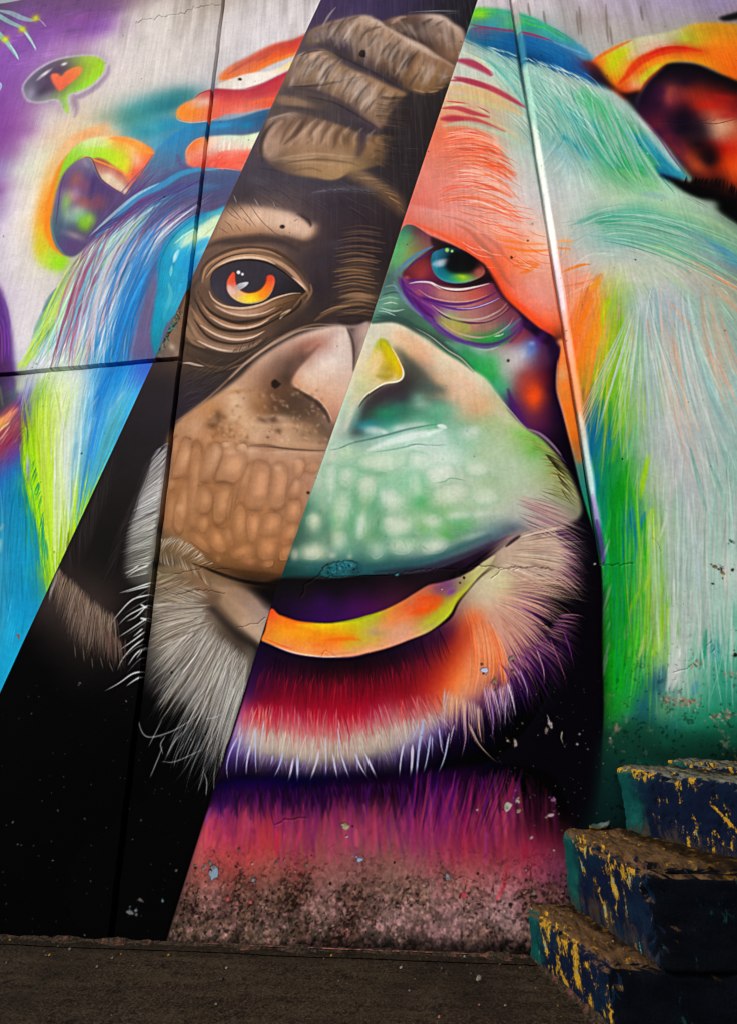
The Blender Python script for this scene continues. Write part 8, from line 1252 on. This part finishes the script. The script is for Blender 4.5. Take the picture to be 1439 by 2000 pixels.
panel(JR, WX1 - .05, JB, TOP, {'l': RR, 'r': Z_, 'b': H0, 't': (.004, 0), 'd': .030}, 'upper right panel with mint fur and a big ear')
panel(JL, WX1 - .05, GZ - .04, JB, {'l': G_, 'r': Z_, 'b': Z_, 't': H0, 'd': .020}, 'wall foot with the chin, fringe and peeling pink paint')
def strip(x0, x1, z0, z1, y0, y1):
    V = [(x, y, z) for x in (x0, x1) for y in (y0, y1) for z in (z0, z1)]
    return mesh_obj('joint_filler', V, [(0, 1, 3, 2), (4, 6, 7, 5), (0, 4, 5, 1), (2, 3, 7, 6), (0, 2, 6, 4), (1, 5, 7, 3)], M_wall, wall)
strip(JL - .009, JL + .009, GZ, TOP - .02, .045, .20)
strip(JR - .0028, JR + .0028, JB + .01, TOP - .02, .034, .20)
strip(WX0 + .1, JL - .013, JH - .0105, JH + .0125, .045, .20)

# ---------------------------------------------------------------- pavement
def ground_material():
    s = N('damp_concrete')
    tc = s.n('TexCoord').outputs['Object']
    st = s.mapv(tc, (.35, 2.2, 1)); big = s.noise(tc, 1.6, 5, .6); streak = s.noise(st, 9, 8, .7); gr = s.noise(tc, 130, 6, .75); sp = s.noise(tc, 42, 5, .7)
    c = s.mix(s.ramp(streak, .32, .72), (.006, .0040, .0022), (.027, .0185, .0105))
    c = s.mix(s.math('MULTIPLY', s.ramp(gr, .44, .68), .75), c, (.085, .060, .037))
    c = s.mix(s.math('MULTIPLY', s.ramp(sp, .53, .64), .8), c, (.0035, .0025, .002))
    c = s.mix(s.math('MULTIPLY', s.ramp(big, .48, .68), .6), c, (.006, .0042, .003))
    sx = s.n('SeparateXYZ'); s.l(tc, sx)
    foot = s.ramp(s.math('ADD', sx.outputs[1], s.math('MULTIPLY', streak, .10)), -.10, .06)   # dirt washed against the wall
    c = s.mix(s.math('MULTIPLY', foot, .6), c, (.006, .004, .003))
    h = s.math('ADD', s.math('MULTIPLY', gr, .5), s.math('ADD', s.math('MULTIPLY', streak, .9), s.math('MULTIPLY', sp, .5)))
    return s.fin(c, s.math('MULTIPLY_ADD', big, .3, .55), s.bump(h, .012, .7), .06)
M_ground = ground_material()
pav = root('pavement', 'dark damp concrete pavement at the foot of the wall', 'pavement'); pav['kind'] = 'structure'; del pav['category']
def sheet(name, x0, x1, y0, y1, z, nx, ny, mat, parent, amp=.003, thick=.10):
    V = [(x0 + (x1 - x0) * i / nx, y0 + (y1 - y0) * j / ny, 0) for j in range(ny + 1) for i in range(nx + 1)]
    V = [(x, y, z + amp * mnoise.noise((x * 2.3, y * 2.3, 5)) + amp * .5 * mnoise.noise((x * 9, y * 9, 8))) for x, y, _ in V]
    Fc = [(j * (nx + 1) + i, j * (nx + 1) + i + 1, (j + 1) * (nx + 1) + i + 1, (j + 1) * (nx + 1) + i) for j in range(ny) for i in range(nx)]
    return mesh_obj(name, V, Fc, mat, parent, True)
sheet('kerb_strip', -40, 40, -.062, .06, GZ + .002, 900, 4, M_ground, pav, .003)
sheet('slab', -60, 60, -90, -6.0, GZ - .002, 30, 20, M_ground, pav, 0)
sheet('slab', -5, 5, -6.0, -.0628, GZ - .001, 200, 120, M_ground, pav, .003)
sheet('slab', -60, -5.0, -6.0, -.068, GZ - .002, 12, 6, M_ground, pav, 0); sheet('slab', 5.0, 60, -6.0, -.068, GZ - .002, 12, 6, M_ground, pav, 0)
sheet('subsoil', -80, 80, -110, 60, GZ - .035, 4, 4, M_ground, pav, 0)
# a splash of pink wall paint along the kerb strip
def splash_mat():
    s = N('spilled_pink_paint'); tc = s.n('TexCoord').outputs['Object']; n = s.noise(tc, 40, 6, .7)
    return s.fin(s.mix(s.ramp(n, .42, .62), (.05, .025, .018), (.42, .14, .10)), .6, s.bump(n, .004, .6), .25)
V, Fc = [], []
nn = 90
for i in range(nn + 1):
    x = -1.05 + 1.15 * i / nn; wdt = .010 * (1 - abs(2 * i / nn - 1) ** 3) * (.75 + .9 * mnoise.noise((x * 14, 0, 0)))
    zz = GZ + .0095; V += [(x, -.004, zz), (x, -.004 - max(.0015, wdt), zz)]
    if i: Fc.append((2 * i - 2, 2 * i - 1, 2 * i + 1, 2 * i))
mesh_obj('paint_spill', V, Fc, splash_mat(), pav)

# ---------------------------------------------------------------- concrete steps against the wall
def step_material(kind, run=.2, slope=.33):
    s = N('peeling_step_paint' if kind != 'landing' else 'weathered_landing')
    tc = s.n('TexCoord').outputs['Object']; geo = s.n('NewGeometry')
    sx = s.n('SeparateXYZ'); s.l(tc, sx); X, Y, Z = sx.outputs
    nz = s.n('SeparateXYZ'); s.l(geo.outputs['True Normal'], nz); NX, NY, NZ = nz.outputs
    a = s.noise(tc, 11, 7, .68); b = s.noise(s.mapv(tc, (1, 1, .45)), 27, 8, .74); f = s.noise(tc, 160, 5, .75); c_ = s.noise(tc, 4.2, 4, .6); e = s.noise(s.mapv(tc, (1, 1, .28), (3, 1, 2)), 24, 8, .75)
    navy = s.mix(s.ramp(c_, .40, .62), (.003, .0065, .021), (.003, .016, .033))
    teal = s.mix(s.ramp(a, .4, .65), (.003, .046, .043), (.005, .075, .064))
    # teal wall paint laps over the end of the riser next to the wall
    lap = s.ramp(s.math('ADD', Y, s.math('MULTIPLY', s.math('SUBTRACT', a, .5), .16)), -.125, -.055)
    c = s.mix(lap, navy, teal)
    # old yellow coat showing in patches: strong along the nosing, ragged on the riser
    near_top = s.math('SUBTRACT', 1.0, s.ramp(s.math('MULTIPLY', Z, -1.0), .0, .085))
    yl = s.math('ADD', s.math('MULTIPLY', b, .66), s.math('MULTIPLY', f, .12)); yl = s.math('ADD', yl, s.math('MULTIPLY', a, .32))
    yl = s.math('ADD', yl, s.math('MULTIPLY', near_top, s.math('MULTIPLY', s.ramp(c_, .38, .62), .155 if kind == 'up' else .115)))
    yl = s.math('SUBTRACT', yl, s.math('MULTIPLY', lap, .07))
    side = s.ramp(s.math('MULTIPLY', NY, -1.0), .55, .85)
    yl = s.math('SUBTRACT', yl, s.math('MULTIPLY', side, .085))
    if kind == 'up':                                         # a slanting yellow stripe near the outer end
        ln = s.math('ABSOLUTE', s.math('SUBTRACT', s.math('ADD', Y, .36), s.math('MULTIPLY', s.math('ADD', Z, .10), .846)))
        yl = s.math('ADD', yl, s.math('MULTIPLY', s.math('MULTIPLY', s.math('SUBTRACT', 1.0, s.ramp(ln, .003, .012)), s.ramp(s.math('MULTIPLY', Z, -1.0), .07, .10)), .10))
    ym = s.ramp(yl, .612 if kind != 'low' else .582, .635 if kind != 'low' else .612)
    yel = s.mix(s.ramp(f, .35, .7), (.30, .155, .010), (.56, .31, .014))
    # bare concrete and dirt low on the riser
    dm = s.ramp(s.math('ADD', s.math('MULTIPLY', e, .7), s.math('MULTIPLY', s.ramp(s.math('MULTIPLY', Z, -1.0), .06, .26), .22)), .50, .62)
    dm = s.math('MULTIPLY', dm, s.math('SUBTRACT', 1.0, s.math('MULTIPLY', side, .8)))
    c = s.mix(s.math('MULTIPLY', dm, .8), c, s.mix(f, (.009, .0065, .004), (.085, .058, .034)))
    c = s.mix(ym, c, yel)
    cy = s.ramp(s.math('ADD', b, s.math('MULTIPLY', c_, .25)), .745, .775)
    c = s.mix(s.math('MULTIPLY', cy, .9), c, (.05, .34, .33))
    dark = s.ramp(s.math('ADD', s.math('MULTIPLY', e, .6), s.math('MULTIPLY', f, .4)), .56, .66)
    c = s.mix(s.math('MULTIPLY', dark, .8), c, (.004, .004, .005))
    # the side towards the street is coloured almost black
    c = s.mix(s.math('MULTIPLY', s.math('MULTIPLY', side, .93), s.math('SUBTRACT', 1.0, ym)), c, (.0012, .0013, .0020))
    # worn treads
    st = s.noise(s.mapv(tc, (5.5, 1.4, 1), (0, 0, 0), (0, 0, .5)), 9, 9, .72)
    if kind in ('low', 'mid'):
        tread = s.mix(s.ramp(st, .30, .68), (.008, .0045, .0024), (.125, .066, .029))
        tread = s.mix(s.math('MULTIPLY', s.ramp(f, .52, .75), .45), tread, (.19, .125, .075))
    else:
        tread = s.mix(s.ramp(st, .36, .66), (.010, .0095, .007), (.13, .128, .098))
    tread = s.mix(s.math('MULTIPLY', s.ramp(b, .585, .64), .7), tread, (.40, .21, .015))
    tread = s.mix(s.math('MULTIPLY', s.ramp(a, .56, .66), .8), tread, (.010, .009, .008))
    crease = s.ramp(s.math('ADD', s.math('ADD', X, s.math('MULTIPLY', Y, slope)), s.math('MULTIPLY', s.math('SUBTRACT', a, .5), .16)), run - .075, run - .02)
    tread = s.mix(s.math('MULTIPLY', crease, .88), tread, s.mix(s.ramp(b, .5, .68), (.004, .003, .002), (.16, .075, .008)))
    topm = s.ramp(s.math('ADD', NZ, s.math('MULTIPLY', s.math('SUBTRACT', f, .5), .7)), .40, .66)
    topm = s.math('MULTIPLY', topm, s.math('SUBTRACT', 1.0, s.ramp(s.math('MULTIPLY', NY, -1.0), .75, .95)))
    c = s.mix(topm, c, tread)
    h = s.math('ADD', s.math('MULTIPLY', b, .6), s.math('ADD', s.math('MULTIPLY', f, .5), s.math('MULTIPLY', ym, .12)))
    h = s.math('ADD', h, s.math('MULTIPLY', e, .5))
    return s.fin(c, s.math('MULTIPLY_ADD', a, .3, .5), s.bump(h, .012, .75), .03)
stairs = root('concrete_steps', 'worn concrete steps with peeling navy, teal and yellow paint climbing beside the mural', 'steps', (.31, 0, GZ))
def step(x0, y_near, dx_near, x_right, z0, z1, mat, seed, rad=.016, label=None):
    # a rounded, chipped block: its riser runs from (x0, 0) at the wall to (x0 + dx_near, y_near); origin at the nosing by the wall
    L, D, Hh = x_right - x0, -y_near + .01, z1 - z0
    n = (int(L / .016), int(D / .011), max(8, int(Hh / .011)))
    V, Fc, idx = [], [], {}
    def key(i, j, k):
        q = (i, j, k)
        if q not in idx:
            idx[q] = len(V); V.append((i / n[0], j / n[1], k / n[2]))
        return idx[q]
    for a in range(3):
        b, c = (a + 1) % 3, (a + 2) % 3
        for s_ in (0, n[a]):
            for i in range(n[b]):
                for j in range(n[c]):
                    q = []
                    for di, dj in ((0, 0), (1, 0), (1, 1), (0, 1)):
                        w = [0, 0, 0]; w[a] = s_; w[b] = i + di; w[c] = j + dj; q.append(key(*w))
                    Fc.append(tuple(q) if s_ else tuple(q[::-1]))
    P = np.array(V) * np.array([L, D, Hh]); size = np.array([L, D, Hh])
    lo, hi = np.array([rad, rad, 0.0]), size - np.array([0, 0, rad])
    out = []
    for p in P:
        q = np.minimum(np.maximum(p, lo), hi); d = p - q; l = np.linalg.norm(d)
        if l > 1e-9: p = q + d / l * min(l, rad) if np.count_nonzero(np.abs(d) > 1e-9) > 1 else p
        u = Vector((p[0] * 1.0, p[1] * 1.0, p[2] * 1.0 + seed))
        amp = .009 * mnoise.noise(u * 6) + .006 * mnoise.noise(u * 17) + .0045 * mnoise.noise(u * 46) + .003 * mnoise.noise(u * 95)
        ex = sum(1 for t in (p[0] < .03, p[1] < .03, p[2] > Hh - .03) if t)
        if ex > 1: amp -= .030 * max(0, mnoise.noise(u * 9 + Vector((9, 4, 2))) - .12) + .030 * max(0, mnoise.noise(u * 26) - .15) + .012 * max(0, mnoise.noise(u * 60) - .1)
        # displace outwards from the block
        nrm = np.array([-1.0 if p[0] < .02 else 0, -1.0 if p[1] < .02 else 0, 1.0 if p[2] > Hh - .02 else 0]); nl = np.linalg.norm(nrm)
        if nl: p = p + nrm / nl * amp
        yy = -(D - p[1]); t = -yy / D
        out.append((p[0] + dx_near * t, yy, p[2] - Hh))
    o = mesh_obj('step', out, Fc, mat, stairs, True)
    o.location = (x0 - stairs.location.x, .01, z1 - stairs.location.z)
    bm = bmesh.new(); bm.from_mesh(o.data); bmesh.ops.recalc_face_normals(bm, faces=bm.faces); bm.to_mesh(o.data); bm.free()
    if label: o['label'] = label
    return o
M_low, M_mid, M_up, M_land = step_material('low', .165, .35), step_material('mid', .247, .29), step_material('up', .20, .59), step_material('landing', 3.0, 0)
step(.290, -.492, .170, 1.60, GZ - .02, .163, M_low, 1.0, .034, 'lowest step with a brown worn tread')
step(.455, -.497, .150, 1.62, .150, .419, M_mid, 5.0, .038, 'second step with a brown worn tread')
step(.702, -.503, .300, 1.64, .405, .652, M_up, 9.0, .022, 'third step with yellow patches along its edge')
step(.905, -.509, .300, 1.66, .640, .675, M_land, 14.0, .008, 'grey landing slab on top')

# dirt washed up along the foot of the wall and round the lowest step
def dirt_fillet(name, path, w0, h0):
    V, Fc = [], []
    for i, (x, y, nx, ny) in enumerate(path):
        q = .55 + .9 * mnoise.noise((x * 9, y * 9, 4)) + .5 * mnoise.noise((x * 33, y * 33, 6)); q = max(.12, q)
        w, h = w0 * q, h0 * (.5 + .8 * q)
        for k, (a, b) in enumerate(((-.012, 1.0), (.18, .72), (.45, .34), (.75, .12), (1.0, 0.0))):
            e = .0016 * mnoise.noise((x * 60, y * 60 + k, 2))
            V.append((x + nx * a * w, y + ny * a * w, GZ + .001 + b * h + (e if 0 < k < 4 else 0) - (.004 if k == 4 else 0)))
        if i:
            for k in range(4): Fc.append(((i - 1) * 5 + k, (i - 1) * 5 + k + 1, i * 5 + k + 1, i * 5 + k))
    o = mesh_obj(name, V, Fc, M_dirt, None, True); o['kind'] = 'stuff'
    return o
def dirt_mat():
    s = N('washed_dirt'); tc = s.n('TexCoord').outputs['Object']; n = s.noise(tc, 90, 6, .75); m_ = s.noise(tc, 14, 5, .65)
    c = s.mix(s.ramp(n, .36, .68), (.006, .004, .003), (.055, .038, .024)); c = s.mix(s.math('MULTIPLY', s.ramp(m_, .55, .66), .7), c, (.16, .055, .040))
    return s.fin(c, .9, s.bump(n, .008, .8), .05)
M_dirt = dirt_mat()
dirt_fillet('dirt', [(-4.6 + i * .012, -.001, 0, -1) for i in range(410)], .040, .012)['label'] = 'dark dirt washed up along the foot of the wall'
dirt_fillet('dirt', [(.288 - .345 * (-.004 - i * .006) / 1.0 * 1.0, -.004 - i * .006, -.95, -.3) for i in range(80)], .030, .012)['label'] = 'dark dirt gathered at the base of the lowest step'

# a curled leaf on the second tread and crumbs on the ground
def leaf_mat():
    s = N('dry_leaf'); tc = s.n('TexCoord').outputs['Object']; n = s.noise(tc, 60, 5, .6); sx = s.n('SeparateXYZ'); s.l(tc, sx)
    edge = s.ramp(s.math('ADD', s.math('MULTIPLY', sx.outputs[1], -1.0), s.math('MULTIPLY', n, .01)), .004, .012)
    return s.fin(s.mix(edge, s.mix(n, (.010, .030, .032), (.03, .06, .05)), s.mix(n, (.42, .22, .01), (.62, .36, .03))), .5, s.bump(n, .002, .6), .3)
V, Fc = [], []
nu, nv = 14, 7
for i in range(nu + 1):
    u = i / nu; hw = .017 * math.sin(math.pi * (u * .94 + .03)) ** .75
    for j in range(nv + 1):
        w = (j / nv - .5) * 2
        V.append(((u - .5) * .085, w * hw, .006 + .010 * w * w + .014 * (u - .5) ** 2 * 4 * (.4 + .6 * (u > .5)) + .002 * math.sin(u * 17 + w * 3)))
W_ = nv + 1
for i in range(nu):
    for j in range(nv): Fc.append((i * W_ + j, (i + 1) * W_ + j, (i + 1) * W_ + j + 1, i * W_ + j + 1))
nb = len(V); V += [(x, y, z - .0012) for x, y, z in V]; Fc += [tuple(nb + q for q in f[::-1]) for f in Fc[:]]
lf = mesh_obj('dry_leaf', V, Fc, leaf_mat(), None, True)
lp = on_plane(np.array([1162.0, 1613.0]), 2, .425)
lf.location = (lp[0], min(lp[1], -.022), .424); lf.rotation_euler = (math.radians(14), math.radians(-4), math.radians(8))
lf['label'] = 'small curled leaf with a yellow edge lying on the second step'; lf['category'] = 'leaf'
def crumb_mat():
    s = N('grit'); oi = s.n('Attribute', attribute_name='tone'); tc = s.n('TexCoord').outputs['Object']
    return s.fin(s.mix(s.noise(tc, 300, 3), (.0, .0, .0), oi.outputs['Color'], 'MIX'), .7, None, .2)
def crumbs():
    V, Fc, C = [], [], []
    r_ = random.Random(11)
    tones = [(.12, .09, .06), (.05, .035, .025), (.22, .19, .15), (.03, .02, .015), (.45, .26, .02), (.40, .14, .09), (.30, .28, .26)]
    def one(x, y, z, r, c):
        b = len(V); m = 6
        for k in range(m): t = k / m * 6.283 + r_.random() * .5; q = r * (.7 + .6 * r_.random()); V.append((x + q * math.cos(t), y + q * math.sin(t), z))
        for k in range(m): t = k / m * 6.283 + r_.random() * .5; q = r * .6 * (.7 + .6 * r_.random()); V.append((x + q * math.cos(t), y + q * math.sin(t), z + r * (.5 + .5 * r_.random())))
        for k in range(m): Fc.append((b + k, b + (k + 1) % m, b + m + (k + 1) % m, b + m + k))
        Fc.append(tuple(b + m + k for k in range(m))); C.extend([c] * (m * 2))
    for i in range(330):
        x = -2.2 + 2.6 * r_.random(); y = -.012 - (.9 * r_.random() ** 2.4)
        if x > .25 - y * .35 and y > -.5: continue
        one(x, y, GZ + .002, .0012 + .0034 * r_.random() ** 3, tones[r_.choice([0, 1, 1, 1, 1, 3, 3, 3, 3, 0, 0, 4, 5, 2])])
    for sx_, sy_, c, r in ((97, 1867, 4, .005), (20, 1838, 4, .006), (290, 1840, 4, .005), (330, 1867, 4, .005), (648, 1868, 4, .005), (443, 1892, 6, .005), (783, 1892, 6, .006), (907, 1870, 6, .006), (935, 1914, 2, .012), (585, 1857, 1, .008), (617, 1860, 1, .008), (137, 1856, 2, .007), (872, 1903, 3, .008), (433, 1914, 3, .008), (220, 1873, 2, .006), (190, 1890, 2, .005)):
        p = on_plane(np.array([float(sx_), float(sy_)]), 2, GZ)
        if p[1] < -.004: one(p[0], p[1], GZ + .002, r, tones[c])
    for i in range(70):
        k = r_.random(); y = -.02 - .42 * r_.random()
        if k < .5: one(.50 + .16 * r_.random() - y * .3, y, .420, .001 + .003 * r_.random() ** 2, tones[r_.choice([0, 1, 2, 3, 4])])
        else: one(.345 + .08 * r_.random() - y * .33, y, .164, .001 + .003 * r_.random() ** 2, tones[r_.choice([0, 1, 2, 3])])
    o = mesh_obj('grit', V, Fc, crumb_mat())
    at = o.data.color_attributes.new('tone', 'FLOAT_COLOR', 'POINT'); at.data.foreach_set('color', np.array([c + (1,) for c in C], np.float32).ravel())
    o['kind'] = 'stuff'; o['label'] = 'grit, paint flakes and crumbs scattered along the pavement and treads'
crumbs()
